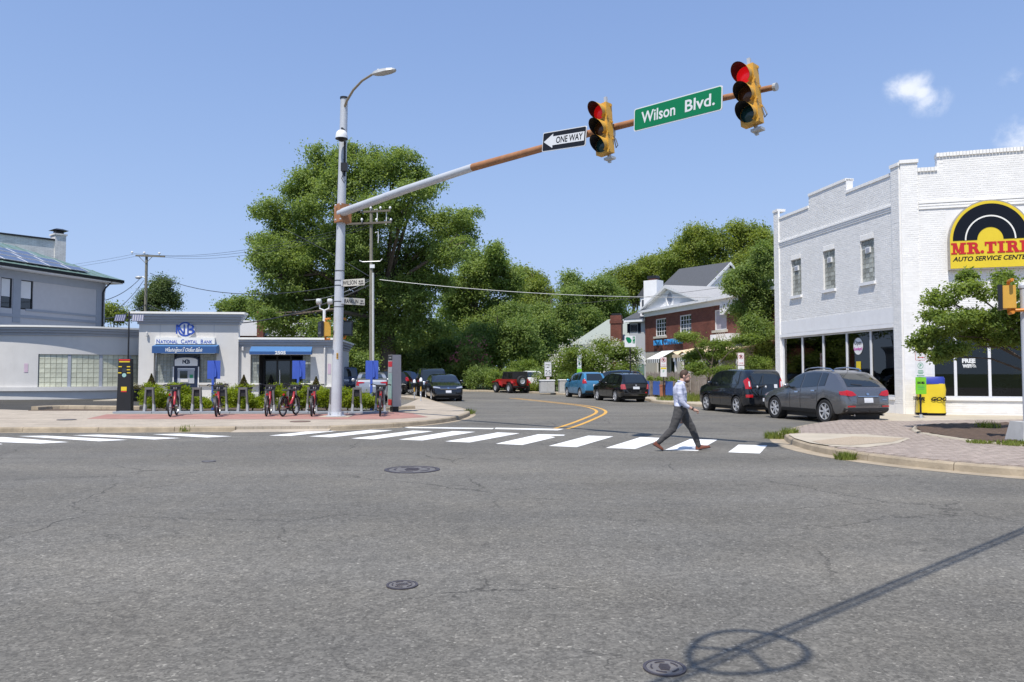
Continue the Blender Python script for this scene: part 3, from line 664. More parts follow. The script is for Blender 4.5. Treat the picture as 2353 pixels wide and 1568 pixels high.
# --- front
fw = face_empty(FF_, 'front_wall'); FX = lambda u, v=700: FF_.X(u, v); FZ = lambda u, v: FF_.Z(u, v)
Wf = 9.5; pier = FX(2108, 420); zpier = FZ(2085, 370); xl = FX(2153, 380); zlow = FZ(2130, 387); zhi = FZ(2250, 347)
gx0 = FX(2142, 850); gz0, gz1 = FZ(2250, 915), FZ(2160, 762); fh = (gx0, Wf - .8, gz0, gz1)
wall(fw, 'wall_face', .002, Wf, .1, zhi, [fh], M_WMORT, 0, .3, [(0, zlow), (xl, zhi)])
tzf = lambda x: (zlow if x < xl else zhi) - .07
bandz = FZ(2230, 458)
SGX0, SGX1 = FX(2177, 590) - .03, FX(2177, 590) + 2 * (FX(2268.8, 470) - FX(2177, 590)) + .03
sgz0 = FZ(2250, 620)
holesF = [fh, (SGX0, SGX1, sgz0 - .02, FZ(2268, 470)), (pier, Wf, gz1, gz1 + .32)]
bf = bricks(.004, Wf - .01, .2, zhi, holesF, tzf, 0)
brick_skin(fw, bf, 0, M_WBRICK, single=240, key=lambda b: abs(b[0] - 1.0) * 1.5 + abs(b[2] - 5.5))
box(fw, 'pier', M_WBRICK, .006, pier, -.05, -.002, .1, zpier - .1); brick_skin(fw, bricks(.01, pier - .004, .4, zpier - .12, [], lambda x: 99, 0), -.05, M_WBRICK)
box(fw, 'pier_cap', M_WBRICK, -.03, pier + .03, -.10, .32, zpier - .1, zpier + .022)
for (xa, xb, zz) in ((pier, xl, zlow), (xl - .02, Wf, zhi)):
    n = int((xb - xa) / .105); w = (xb - xa) / n; me = None; cop = box(fw, 'coping', M_WMORT, xa, xb, -.012, .312, zz - .085, zz - .004)
    for i in range(n):
        if me is None: o = MB().box((0, 0, 0), (w - .014, .40, .14)).build('coping_brick', M_WBRICK, cop); me = o.data
        else: o = link('coping_brick', me, cop)
        o.location = (xa + w * (i + .5), .14, zz - .045 + random.uniform(-.005, .005))
for dz, o_ in ((0, .035), (-.09, .02), (-.20, .03)): box(fw, 'string_course', M_WBRICK, pier + .02, Wf - .02, -.011 - o_, -.004, bandz + dz - .07, bandz + dz)
box(fw, 'lintel_beam', M_WHITE, pier + .05, Wf, -.02, -.001, gz1 + .02, gz1 + .30)
me = None
fm = MB(); ml = [gx0 + .05] + [FX(u, 860) for u in (2197, 2276)] + [FX(2276, 860) + 1.35, FX(2276, 860) + 2.7]
for x in ml: fm.b2(x - .045, x + .045, .07, .17, gz0, gz1)
fm.b2(gx0, fh[1], .075, .165, gz0, gz0 + .06); fm.b2(gx0, fh[1], .075, .165, gz1 - .07, gz1); fm.build('storefront_frame', M_ALU, fw)
for a, b in zip(ml, ml[1:]): box(fw, 'shop_pane', M_GLASS, a + .045, b - .045, .115, .122, gz0 + .06, gz1 - .07)
box(fw, 'shop_sill', M_WHITE, gx0 - .1, Wf, -.06, .06, gz0 - .09, gz0)
tx, tz_ = FF_.px(2228, 834)
M_WPRINT = mat('white_print', (.72, .74, .74), .6, var=.03)
lettering('FREE', .20, M_WPRINT, fw, (tx, .108, tz_ + .005), name='window_lettering', ext=.002, bold=.010, width=.42); lettering('WIFI', .17, M_WPRINT, fw, (tx - .06, .108, tz_ - .17), name='window_lettering', ext=.002, bold=.008, width=.28)
for r_ in (.05, .09, .13):
    o = MB().tube([(r_ * math.cos(a), 0, r_ * math.sin(a)) for a in np.linspace(0, math.pi / 2, 7)], .012, 5).build('window_lettering', M_WPRINT, fw); o.location = (tx + .09, .108, tz_ - .165)
# interior: floor, back walls, ceiling (own thickness, dark)
room = MB(); pC = lambda fr, x, o_: (fr.w(x, o_) - CORN)
a, b, c, d = pC(FS, .1, -5), pC(FS, L_ - .2, -.35), pC(FF_, .35, -.35), pC(FF_, Wf - .3, -.35)
rm = MB(); base_pts = [pC(FS, .3, -.33), pC(FS, L_ - .5, -.33), pC(FF_, .6, -.33), pC(FF_, Wf - .2, -.33), pC(FF_, Wf - .2, -7.0), pC(FS, .3, -6.0)]
poly = [(q.x, q.y) for q in base_pts]
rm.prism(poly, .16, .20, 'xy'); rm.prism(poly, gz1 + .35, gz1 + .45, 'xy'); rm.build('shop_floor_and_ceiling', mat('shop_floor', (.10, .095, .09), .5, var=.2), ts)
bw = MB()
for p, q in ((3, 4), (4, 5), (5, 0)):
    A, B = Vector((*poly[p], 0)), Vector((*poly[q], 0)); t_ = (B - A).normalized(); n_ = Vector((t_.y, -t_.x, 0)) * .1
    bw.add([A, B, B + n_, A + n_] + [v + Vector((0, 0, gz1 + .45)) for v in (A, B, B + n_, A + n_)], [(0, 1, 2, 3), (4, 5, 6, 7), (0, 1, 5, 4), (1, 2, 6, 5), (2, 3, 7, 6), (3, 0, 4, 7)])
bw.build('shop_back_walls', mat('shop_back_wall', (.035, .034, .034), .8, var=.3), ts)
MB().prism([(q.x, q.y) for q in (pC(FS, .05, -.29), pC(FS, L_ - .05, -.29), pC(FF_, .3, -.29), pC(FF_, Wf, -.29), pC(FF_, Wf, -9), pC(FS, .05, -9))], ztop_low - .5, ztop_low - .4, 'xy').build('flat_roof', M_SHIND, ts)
e_ = FS.w(.0, -9) - CORN; MB().add([FS.w(0.02, -.3) - CORN, FS.w(.02, -9) - CORN, FS.w(.02, -9, ztop_low) - CORN, FS.w(.02, -.3, ztop_low) - CORN], [(0, 1, 2, 3)]).build('rear_wall', M_WHITE, ts)
# arched sign
sg = thing('shop_sign', 'arched yellow sign with black tire arch reading MR. TIRE', 'sign', FF_.w(SGX0 + .03, .02, sgz0), FF_.ang)
SW, zs = SGX1 - SGX0 - .06, FZ(2178, 557) - sgz0; rx = SW / 2; ht = FZ(2268, 462) - sgz0; ry = ht - zs
def arch(ax, az, k0=0.0, k1=math.pi, n=36): return [(rx + ax * math.cos(k0 + (k1 - k0) * i / n), zs + az * math.sin(k0 + (k1 - k0) * i / n)) for i in range(n + 1)]
MB().prism([(0, 0), (SW, 0)] + arch(rx, ry), -.20, -.001).build('sign_cabinet', mat('sign_edge', (.42, .38, .33), .4, metal=.4), sg)
MB().prism([(.04, .04), (SW - .04, .04)] + arch(rx - .04, ry - .04), -.212, -.2).build('sign_face', M_YEL, sg)
def half_ring(name, r0, r1, y0, y1, m):
    MB().prism(arch(rx * r1, ry * r1) + arch(rx * r0, ry * r0)[::-1], y0, y1).build(name, m, sg)
zs_ = zs; half_ring('tire_arch', .31, .90, -.222, -.211, M_SNAVY); half_ring('tire_stripe', .575, .61, -.228, -.2215, M_CAP)
def slab_letters(txt, x, z, h, sp=.055):
    """bold slab-serif capitals drawn as bars"""
    mb = MB(); s = h * .30; f = h * .14; y0, y1 = -.224, -.211; k = 0
    def bar(xa, xb, za, zb):
        nonlocal k; mb.b2(xa, xb, y0 - .0004 * (k % 7), y1, za, zb); k += 1
    def quad(p):
        nonlocal k; mb.prism(p, y0 - .0004 * (k % 7), y1); k += 1
    for ch in txt:
        if ch == '.': mb.prism([(x + f * 1.05 + f * math.cos(a), z + f + f * math.sin(a)) for a in np.linspace(0, 2 * math.pi, 15)[:-1]], y0, y1); x += h * .28 + sp; continue
        if ch == 'I': bar(x + f, x + f + s, z, z + h); [bar(x, x + 2 * f + s, q, q + f) for q in (z, z + h - f)]; x += s + 2 * f + sp
        if ch == 'T':
            w = h * .92; bar(x + w / 2 - s / 2, x + w / 2 + s / 2, z, z + h); bar(x + w / 2 - s / 2 - f, x + w / 2 + s / 2 + f, z, z + f); bar(x, x + w, z + h - f * 1.2, z + h); bar(x, x + f, z + h - h * .34, z + h); bar(x + w - f, x + w, z + h - h * .34, z + h); x += w + sp
        if ch == 'M':
            w = h * 1.18; bar(x + f, x + f + s * .62, z, z + h); bar(x + w - f - s, x + w - f, z, z + h); bar(x, x + 2 * f + s * .62, z, z + f); bar(x + w - 2 * f - s, x + w, z, z + f); bar(x, x + f + s, z + h - f, z + h); bar(x + w - f - s, x + w, z + h - f, z + h)
            quad([(x + f, z + h), (x + f + s, z + h), (x + w * .47 + s * .3, z + h * .15), (x + w * .47 - s * .2, z + h * .15)]); quad([(x + w - f - s * .9, z + h), (x + w - f, z + h), (x + w * .47 + s * .35, z + h * .15), (x + w * .47 - s * .05, z + h * .15)]); x += w + sp
        if ch == 'R':
            w = h * .98; bar(x + f, x + f + s, z, z + h); bar(x, x + 2 * f + s, z, z + f); bar(x, x + w * .5, z + h - f, z + h); zc, r1, r2 = z + h * .73, h * .27, h * .09; xc = x + f + s + h * .12
            arc = [(xc + r1 * 1.15 * math.cos(a), zc + r1 * math.sin(a)) for a in np.linspace(-math.pi / 2, math.pi / 2, 11)]; ari = [(xc + r2 * math.cos(a), zc + r2 * 1.1 * math.sin(a)) for a in np.linspace(math.pi / 2, -math.pi / 2, 9)]
            quad(arc + [(x + f + s * .9, z + h), (x + f + s * .9, zc + r2 * 1.1)] + ari + [(x + f + s * .9, zc - r2 * 1.1), (x + f + s * .9, zc - r1)]); quad([(xc - s * .1, zc - r1 + .01), (xc + s * .75, zc - r1 + .03), (x + w * .99, z + f), (x + w * .99, z), (x + w * .72, z)]); bar(x + w * .68, x + w * 1.06, z, z + f); x += w + sp * 1.3
        if ch == 'E': w = h * .8; bar(x + f, x + f + s, z, z + h); [bar(x, x + w, q, q + f) for q in (z, z + h - f)]; bar(x + f, x + w * .8, z + h / 2 - f / 2, z + h / 2 + f / 2); [bar(x + w - f, x + w, q, q + h * .3) for q in (z, z + h * .7)]; x += w + sp
    return mb, x
h_ = SW * .155; mb, xe = slab_letters('MR.TIRE', 0, 0, h_, SW * .010)
o = mb.build('sign_lettering', M_RED, sg); o.scale = ((SW - .14) / xe, 1, 1); o.location = (.07, 0, zs - h_ - .08)
lettering('AUTO SERVICE CENTER', h_ * .55, M_SNAVY, sg, (rx, -.213, zs - h_ * 1.0 - .08 - h_ * .62), name='sign_lettering', ext=.003, bold=.006, shear=.25, width=SW - .22)

# ------------------------------------------------------------------ bank
BO = Vector(((427 - CX) / F * 45, 45, 0)); bd = Vector((math.cos(R(5.7)), math.sin(R(5.7)), 0)); FB = Frame((BO - bd * 12).xy, (BO + bd * 12).xy)
bank = thing('bank_building', 'low pale grey stucco bank with blue awnings and curved glass block wing', 'building', FB.w(0), FB.ang)
bx, bz = (lambda u, v=840: FB.X(u, v)), (lambda u, v: FB.Z(u, v))
x0, x1 = bx(318), bx(547); zt = bz(430, 722)
wz_r = bz(640, 782) - .3; op = (bx(353), bx(497), .15, bz(430, 812))
wall(bank, 'wall', x0, x1, .05, zt, [op], M_STUC, 0, .35)
box(bank, 'flat_roof', M_SHIN, x0 + .3, x1 - .3, .352, 7, wz_r, wz_r + .1)
for k in range(4): box(bank, 'cornice', M_STUC2, x0 - .08 - .1 * k, x1 + .08 + .1 * k, -.08 - .11 * k, .34, zt - .62 + .15 * k, zt - .47 + .15 * k - .002)
box(bank, 'parapet_cap', M_CAP, x0 - .45, x1 + .45, -.48, .40, zt - .02, zt + .10)
for xg in (bx(368, 760), bx(492, 760)): box(bank, 'control_joint', M_STUC2, xg - .012, xg + .012, -.003, .0, op[3], zt - .62)
# recess with glass blocks and teller machine
box(bank, 'recess_back', M_STUC2, op[0], op[1], .75, .8, .1, op[3])
ga, gb = bz(370, 816), bz(370, 880)
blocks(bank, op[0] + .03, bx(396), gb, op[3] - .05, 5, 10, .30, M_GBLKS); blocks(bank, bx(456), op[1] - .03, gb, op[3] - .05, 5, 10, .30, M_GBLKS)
for a, b in ((op[0], bx(397)), (bx(455), op[1])): box(bank, 'window_apron', M_STUC, a + .01, b - .01, .1, .42, .1, gb - .12); box(bank, 'window_sill', M_STUC, a + .005, b - .005, -.04, .42, gb - .12, gb)
at_ = thing('teller_machine', 'navy cash machine with white arched NCB header between glass blocks', 'cash machine', FB.w(bx(427), -.1, .1), FB.ang)
aw = bx(456) - bx(398); ah = bz(427, 818) - .1
hp = [(-aw / 2, 0), (aw / 2, 0), (aw / 2, ah - .22)] + [(aw / 2 * math.cos(a), ah - .22 + .22 * math.sin(a)) for a in np.linspace(0, math.pi, 13)][1:-1] + [(-aw / 2, ah - .22)]
MB().prism(hp, -.02, .55).build('surround', M_NAVY, at_)
hz = bz(427, 841) - .1
MB().prism([(-aw / 2 + .07, hz), (aw / 2 - .07, hz), (aw / 2 - .07, ah - .26)] + [((aw / 2 - .07) * math.cos(a), ah - .26 + .16 * math.sin(a)) for a in np.linspace(0, math.pi, 11)][1:-1] + [(-aw / 2 + .07, ah - .26)], -.06, -.02).build('header_panel', M_WHITE, at_)
for s_ in (-1, 1): box(at_, 'light_strip', M_ALU, s_ * aw / 2 - .03, s_ * aw / 2 + .03, -.07, -.021, .55, hz - .05)
box(at_, 'decal_strip', M_WHITE, -aw * .34, aw * .34, -.035, -.021, hz - .28, hz - .14)
zc = bz(427, 865) - .1; fr_ = box(at_, 'screen_bezel', M_STUC2, -aw * .33, aw * .33, -.05, -.021, zc - .42, zc + .42); box(fr_, 'screen', M_GLASSD, -aw * .24, aw * .06, -.06, -.051, zc - .12, zc + .32)
kp = box(fr_, 'keypad', M_STUC, -aw * .2, aw * .1, -.09, -.051, zc - .34, zc - .18); box(fr_, 'card_reader', mat('green_led', (.02, .25, .12), .4), aw * .15, aw * .28, -.06, -.051, zc - .1, zc + .1)
for tx_, sc_, ox, oz, ob in (('N', .30, -.10, 0, .012), ('C', .36, .02, -.02, .008), ('B', .28, .14, .0, .012)): lettering(tx_, sc_, M_NAVY, at_, (ox, -.064 - ox * .01, hz + .14 + oz), name='logo_letter', ext=.003, bold=ob)
# name board and logo
nb = box(bank, 'name_board', M_CAP, bx(358, 780), bx(495, 780), -.16, -.002, bz(427, 791), bz(427, 776))
zz = bz(427, 789.5); xx = bx(362, 780); W_ = bx(491, 780) - xx
wid = {'N': 1, 'C': 1}; cur_x = 0.0; glyphs = []
for wd in ('NATIONAL', 'CAPITAL', 'BANK'):
    glyphs.append((wd[0], .46)); glyphs.append((wd[1:], .36)); glyphs.append((' ', 0))
meas = []; tot = 0
for g, s_ in glyphs:
    if g == ' ': meas.append(None); tot += .18; continue
    me = text_mesh(g, s_ * .72, ext=.004, bold=.004, align='LEFT', xs=1.0); a = [v.co.x for v in me.vertices]; meas.append((me, min(a), max(a))); tot += max(a) - min(a) + .035
k_ = W_ / (tot - .18); cx_ = xx
for it in meas:
    if it is None: cx_ += .18 * k_; continue
    me, a, b = it; me.materials.append(M_LOGO); o = link('lettering', me, nb); o.location = (cx_ - a * k_, -.166, zz); o.scale = (k_, 1, 1); cx_ += (b - a + .035) * k_
lx, lz = FB.px(427, 757)
lg = MB().prism([(lx + .36 * math.cos(a) * 1.45, lz - .05 + .46 * math.sin(a)) for a in np.linspace(0, 2 * math.pi, 24)[:-1]], -.10, -.002).build('logo_backing', M_WHITE, bank)
def ring_arc(cx, cz, r0, r1, a0, a1, n=22, sx_=1.0): return [(cx + sx_ * r1 * math.cos(a), cz + r1 * math.sin(a)) for a in np.linspace(a0, a1, n)] + [(cx + sx_ * r0 * math.cos(a), cz + r0 * math.sin(a)) for a in np.linspace(a1, a0, n)]
MB().prism(ring_arc(lx, lz, .34, .43, R(50), R(310)), -.125, -.1).build('logo_letter', M_LOGO, lg)
for p in ([(lx - .52, lz - .28), (lx - .45, lz - .28), (lx - .45, lz + .26), (lx - .52, lz + .26)], [(lx - .52, lz + .26), (lx - .40, lz + .26), (lx - .04, lz - .24), (lx - .10, lz - .30)], [(lx - .09, lz - .26), (lx - .02, lz - .26), (lx - .02, lz + .28), (lx - .09, lz + .28)]): MB().prism(p, -.135, -.104).build('logo_letter', M_LOGO, lg)
for p in ([(lx + .12, lz - .28), (lx + .19, lz - .28), (lx + .19, lz + .28), (lx + .12, lz + .28)], ring_arc(lx + .26, lz + .13, .09, .16, R(-90), R(90), 12, 1.5), ring_arc(lx + .26, lz - .14, .09, .17, R(-90), R(90), 12, 1.7), [(lx + .17, lz + .22), (lx + .28, lz + .22), (lx + .28, lz + .29), (lx + .17, lz + .29)], [(lx + .17, lz - .04), (lx + .28, lz - .04), (lx + .28, lz + .03), (lx + .17, lz + .03)], [(lx + .17, lz - .31), (lx + .28, lz - .31), (lx + .28, lz - .24), (lx + .17, lz - .24)]): MB().prism(p, -.133, -.1035).build('logo_letter', M_LOGO, lg)
def awning(xa, xb, z_top, z_bot, out, val, name='awning'):
    mb = MB(); mb.cm = 0
    mb.add([(xa, -.02, z_top), (xb, -.02, z_top), (xb, -out, z_bot + val), (xa, -out, z_bot + val)], [(0, 1, 2, 3)])
    mb.add([(xa, -.02, z_top), (xa, -out, z_bot + val), (xa, -out, z_bot), (xa, -.02, z_bot)], [(0, 1, 2, 3)]); mb.add([(xb, -.02, z_top), (xb, -out, z_bot + val), (xb, -out, z_bot), (xb, -.02, z_bot)], [(0, 1, 2, 3)])
    mb.cm = 1; mb.add([(xa, -out, z_bot + val), (xb, -out, z_bot + val), (xb, -out, z_bot), (xa, -out, z_bot)], [(0, 1, 2, 3)])
    return mb.build(name, [M_BLUET, M_BLUE], bank, fix=False)
xa, xb = FB.X(349, 803, .6), FB.X(497, 803, .6); za = FB.Z(420, 812, .6); zb_ = FB.Z(420, 796, .6)
a1 = awning(xa, xb, zb_ + .12, za, .6, zb_ - za); xm = (xa + xb) / 2
lettering("Washington's Oldest Bank", .30, M_WPRINT, a1, (xm, -.604, za + .09), ext=.002, bold=.004, shear=.45, width=(xb - xa) * .58)
for k in range(5):
    st = [((.05 if i % 2 == 0 else .022) * math.sin(i * math.pi / 5), (.05 if i % 2 == 0 else .022) * math.cos(i * math.pi / 5)) for i in range(10)]
    o = MB().prism(st, -.003, 0).build('printed_star', M_WPRINT, a1); o.location = (xm + (k - 2) * .42, -.602, zb_ - .09)
# right wing
FBr = FB; wx0, wx1 = x1 + .002, bx(762, 850); wzt = bz(640, 782)
dop = (bx(573), bx(712), .12, bz(640, 815))
wall(bank, 'wall', wx0, wx1, .05, wzt, [dop], M_STUC, .25, .35)
box(bank, 'wall', M_STUC, wx1 - .3, wx1, .602, 9, .05, wzt); box(bank, 'flat_roof', M_SHIN, wx0, wx1 - .3, .602, 9, wzt - .35, wzt - .25)
for k in range(3): box(bank, 'cornice', M_STUC2, wx0, wx1 + .06 + .1 * k, .19 - .11 * k, 9.02, wzt - .42 + .15 * k, wzt - .27 + .15 * k - .002)
box(bank, 'parapet_cap', M_CAP, wx0, wx1 + .36, -.12, 9.1, wzt + .03, wzt + .15)
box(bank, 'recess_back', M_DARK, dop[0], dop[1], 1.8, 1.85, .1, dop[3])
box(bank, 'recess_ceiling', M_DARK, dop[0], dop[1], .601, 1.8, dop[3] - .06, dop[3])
da, db = bx(592), bx(692)
for p, q in ((dop[0], da), (db, dop[1])):
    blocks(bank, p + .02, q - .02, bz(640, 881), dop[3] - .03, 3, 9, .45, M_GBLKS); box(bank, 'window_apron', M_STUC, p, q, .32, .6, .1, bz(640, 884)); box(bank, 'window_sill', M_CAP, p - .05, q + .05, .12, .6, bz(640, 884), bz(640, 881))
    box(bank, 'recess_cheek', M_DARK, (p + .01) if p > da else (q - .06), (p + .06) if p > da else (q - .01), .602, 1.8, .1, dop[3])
dr = MB(); dw = (db - da)
for x in np.linspace(da + .06, db - .06, 4): dr.b2(x - .05, x + .05, 1.35, 1.45, .12, dop[3] - .07)
dr.b2(da, db, 1.36, 1.44, 2.35, 2.45); dr.b2(da, db, 1.36, 1.44, .12, .3); door = dr.build('entrance_door', M_BLACK, bank)
for a, b in zip(np.linspace(da + .06, db - .06, 4), np.linspace(da + .06, db - .06, 4)[1:]): box(door, 'pane', M_GLASSD, a + .05, b - .05, 1.39, 1.41, .3, 2.35)
box(door, 'push_bar', M_ALU, da + dw * .40, da + dw * .42, 1.28, 1.34, .9, 1.8)
xa, xb = FB.X(573, 806, .45), FB.X(715, 806, .45); za = FB.Z(640, 815, .45); zb_ = FB.Z(640, 808, .45); ztp = FB.Z(640, 797, -.2)
a2 = awning(xa, xb, ztp, za, .45, zb_ - za); a2.location = (0, 0, 0)
lettering('2505', .26, M_WPRINT, a2, ((xa + xb) / 2 , -.454, za + .02), ext=.002, bold=.010, width=.62)
# ledge, downspout, lamps, camera
box(bank, 'sill_course', M_CAP, db + (dop[1] - db) + .06, wx1, .14, .249, bz(735, 890), bz(735, 886)); box(bank, 'sill_course', M_CAP, wx0, dop[0] - .06, .14, .249, bz(735, 890), bz(735, 886))
dsx = bx(745); MB().tube([(dsx, .12, .2), (dsx, .12, wzt - .5), (dsx, .2, wzt - .35)], .055, 8).build('downspout', M_STUC, bank)
for u, v in ((339, 812 - 45), (557, 800)):
    lx_, lz_ = FB.px(u, v); y_ = -.12 if u < 500 else .12; MB().lathe([(.03, -.18), (.07, -.14), (.07, .06), (.03, .1)], 10, (lx_, y_, lz_)).build('wall_lamp', M_STUC, bank)
box(bank, 'wall_notice', mat('pink_notice', (.55, .42, .50), .7), bx(752, 850), bx(759, 850), .235, .248, bz(755, 860), bz(755, 836))
# curved wing
cy0 = FB.px(40, 860)[0]; xr_ = x0 - .002; chord = xr_ - cy0; Rc = chord * 1.05
a_end = R(62); cxc = xr_ - Rc * math.sin(a_end); 
yc = Rc * math.cos(0.0); 
def cp(a, r): return (cxc + r * math.sin(a), Rc - .9 - r * math.cos(a))
NA = 44; A0, A1 = -R(14), a_end; angs = list(np.linspace(A0, A1, NA + 1)); zw = bz(150, 755)
gA0, gA1 = None, None
def ang_at(u):
    best = min(np.linspace(A0, A1, 600), key=lambda a: abs(proj_u(cp(a, Rc)) - u)); return best
def proj_u(p):
    w_ = FB.w(p[0], -p[1], 2.0); return CX + F * w_.x / w_.y
g0, g1 = ang_at(88), A1 - .01; gz0_, gz1_ = bz(190, 889) , bz(190, 815); lz0, lz1 = bz(150, 898), bz(150, 890)
def curve_wall(name, r, a0, a1, z0, z1, m, thick=.3, n=None, parent=bank, smooth=True):
    n = n or max(3, int((a1 - a0) / R(1.8))); mb = MB(); vs_ = []
    for a in np.linspace(a0, a1, n + 1):
        p, q = cp(a, r), cp(a, r - thick); vs_ += [(p[0], p[1], z0), (p[0], p[1], z1), (q[0], q[1], z1), (q[0], q[1], z0)]
    fs = [(4 * i + c, 4 * i + (c + 1) % 4, 4 * i + 4 + (c + 1) % 4, 4 * i + 4 + c) for i in range(n) for c in range(4)] + [(0, 1, 2, 3), tuple(4 * n + c for c in range(4))]
    mb.add(vs_, fs); return mb.build(name, m, parent, smooth=smooth)
curve_wall('curved_wall', Rc, A0, A1, .05, gz0_, M_STUC); curve_wall('curved_wall', Rc, A0, A1, gz1_, zw, M_STUC); curve_wall('curved_wall', Rc, A0, g0, gz0_, gz1_, M_STUC)
curve_wall('sill_course', Rc + .14, A0, A1, lz0, lz1 + .02, M_STUC, .145); 
for k in range(3): curve_wall('cornice', Rc + .07 + .11 * k, A0, A1, zw - .44 + .15 * k, zw - .295 + .15 * k, M_STUC2, .25 + .11 * k)
curve_wall('parapet_cap', Rc + .40, A0, A1, zw + .01, zw + .11, M_CAP, .8)
npan = 4; gaps = np.linspace(g0, g1, npan + 1)
for k in range(npan):
    a0_, a1_ = gaps[k] + .004, gaps[k + 1] - .02; curve_wall('block_panel', Rc - .10, a0_, a1_, gz0_, gz1_, M_GJ, .04); pan = bpy.data.objects[bpy.context.scene.objects[-1].name] if False else None
    curve_wall('window_pier', Rc - .04, a1_, gaps[k + 1] + .004, gz0_, gz1_, M_STUC2, .2)
    n = 5 if k < 3 else 4; m_ = 7; da_ = (a1_ - a0_) / n; dz_ = (gz1_ - gz0_) / m_; me = None
    for i in range(n):
        for j in range(m_):
            if me is None: o = MB().box((0, 0, 0), (da_ * Rc * .92, .05, dz_ * .92)).build('glass_block', M_GBLK, bank); me = o.data
            else: o = link('glass_block', me, bank)
            am = a0_ + da_ * (i + .5); p = cp(am, Rc - .095); o.location = (p[0], p[1], gz0_ + dz_ * (j + .5)); o.rotation_euler = (random.uniform(-.02, .02), 0, am)
p = cp(A0, Rc); wl_ = MB(); box(bank, 'wall', M_STUC, p[0] - 14, p[0] + .1, p[1] + .25, p[1] + .6, .05, zw); box(bank, 'sill_course', M_STUC, p[0] - 14, p[0] + .04, p[1] + .11, p[1] + .249, lz0, lz1)
for k in range(3): box(bank, 'cornice', M_STUC2, p[0] - 14, p[0] + .05, p[1] + .19 - .11 * k, p[1] + .5, zw - .44 + .15 * k, zw - .295 + .15 * k)
box(bank, 'parapet_cap', M_CAP, p[0] - 14, p[0] - .02, p[1] - .14, p[1] + .65, zw + .01, zw + .11)
qf = cp(A1, Rc - .3); box(bank, 'flat_roof', M_SHIN, p[0] - 14, xr_ - .05, 5.0, 12, zw - .3, zw - .2)
nx_, nz_ = FB.px(61, 846); an = ang_at(61); pp = cp(an, Rc + .012)
o = box(bank, 'wall_notice', MATS['pink_notice'], -.1, .1, -.006, .006, -.25, .25); o.location = (pp[0], pp[1], nz_); o.rotation_euler = (0, 0, an)

# ------------------------------------------------------------------ solar roofed house on the left
FH = Frame((-33.9, 48.4), (-31.1, 58)); hs = thing('solar_house', 'grey stucco house with green metal roof carrying solar panels', 'house', FH.w(0), FH.ang)
hx, hz = FH.X, FH.Z; ez = FH.Z(200, 640); LH = FH.len; W2 = mat('lilac_grey_stucco', (.56, .55, .56), .85, var=.05, bump=.2)
hw = [(hx(45, 680), hx(76, 680), hz(60, 712), hz(60, 643)), (hx(2, 680), hx(28, 680), hz(15, 708), hz(15, 637))]
wall(hs, 'wall', -12, LH, .05, ez, hw, W2, 0, .3)
box(hs, 'wall', W2, LH - .3, LH, .302, 9, .05, ez)
box(hs, 'frieze', M_STUC2, -12, LH, -.05, -.001, ez - .75, ez - .2); box(hs, 'belt_course', M_STUC2, hx(58, 720), LH, -.05, -.001, hz(150, 723), hz(150, 718)); box(hs, 'belt_course', M_STUC2, -12, LH, -.06, -.001, hz(150, 738), hz(150, 732))
for xx_ in (hx(38, 680), hx(228, 680)): box(hs, 'pilaster', M_STUC2, xx_ - .28, xx_ + .28, -.045, -.0015, 5.0, ez - .2)
for h in hw:
    window(hs, h[0], h[1], h[2], h[3], .06, 1, 1, M_BLACK); box(hs, 'window_blind', M_WHITE, h[0] + .1, h[1] - .1, .095, .10, h[2] + (h[3] - h[2]) * .38, h[3] - .1)
box(hs, 'soffit', M_WHITE, -12, LH + .85, -.85, 9.8, ez - .18, ez); box(hs, 'fascia', M_BLACK, -12, LH + .92, -.92, -.85, ez - .1, ez + .12); box(hs, 'fascia', M_BLACK, LH + .852, LH + .93, -.85, 9.9, ez - .1, ez + .12)
rf = MB(); rz_ = ez + .12; ap = 2.2
rf.add([(-12, -.9, rz_), (LH + .9, -.9, rz_), (LH - 4.2, 4.5, rz_ + ap), (-12, 4.5, rz_ + ap), (LH + .9, 9.9, rz_), (-12, 9.9, rz_)], [(0, 1, 2, 3), (1, 4, 2), (4, 5, 3, 2), (0, 3, 5), (0, 5, 4, 1)]); rf.build('roof', M_GREENR, hs)
sl = math.atan2(ap, 5.4); n_rib = 0
for i in range(26):
    x = -11 + i * .85
    if x < LH - .6: 
        t1 = 1.0 if x < LH - 4.2 else max(.05, (LH + .9 - x) / 5.1)
        MB().tube([(x, -.88, rz_ + .02), (x, -.88 + 5.38 * t1, rz_ + .02 + ap * t1)], .025, 5).build('standing_seam', M_GREENR, hs)
for r_ in range(3):
    for i in range(9):
        x = LH - 2.9 - r_ * 1.25 - i * 1.72; y = -.62 + r_ * 1.08; me = MB().box((0, 0, 0), (1.66, 1.0, .05)); o = me.build('solar_panel', M_PV, hs)
        o.location = (x, y + .5, rz_ + ap * (y + .5 + .9) / 5.4 + .14); o.rotation_euler = (sl, 0, 0); fr2 = MB()
        for s_ in (-1, 1): fr2.box((s_ * .825, 0, .004), (.03, 1.0, .056)); fr2.box((0, s_ * .485, .004), (1.62, .03, .056))
        fr2.build('panel_frame', M_ALU, o)
MB().tube([(LH - .25, -.85, ez - .1), (LH - .3, -.3, ez - .6), (LH - .3, -.12, ez - .9), (LH - .3, -.12, 4.0)], .06, 8).build('downspout', M_BLACK, hs)
for k in range(8): box(hs, 'quoin', M_STUC2, LH - .02, LH + .03, .0, .45, 5.0 + k * .55, 5.0 + k * .55 + .12)
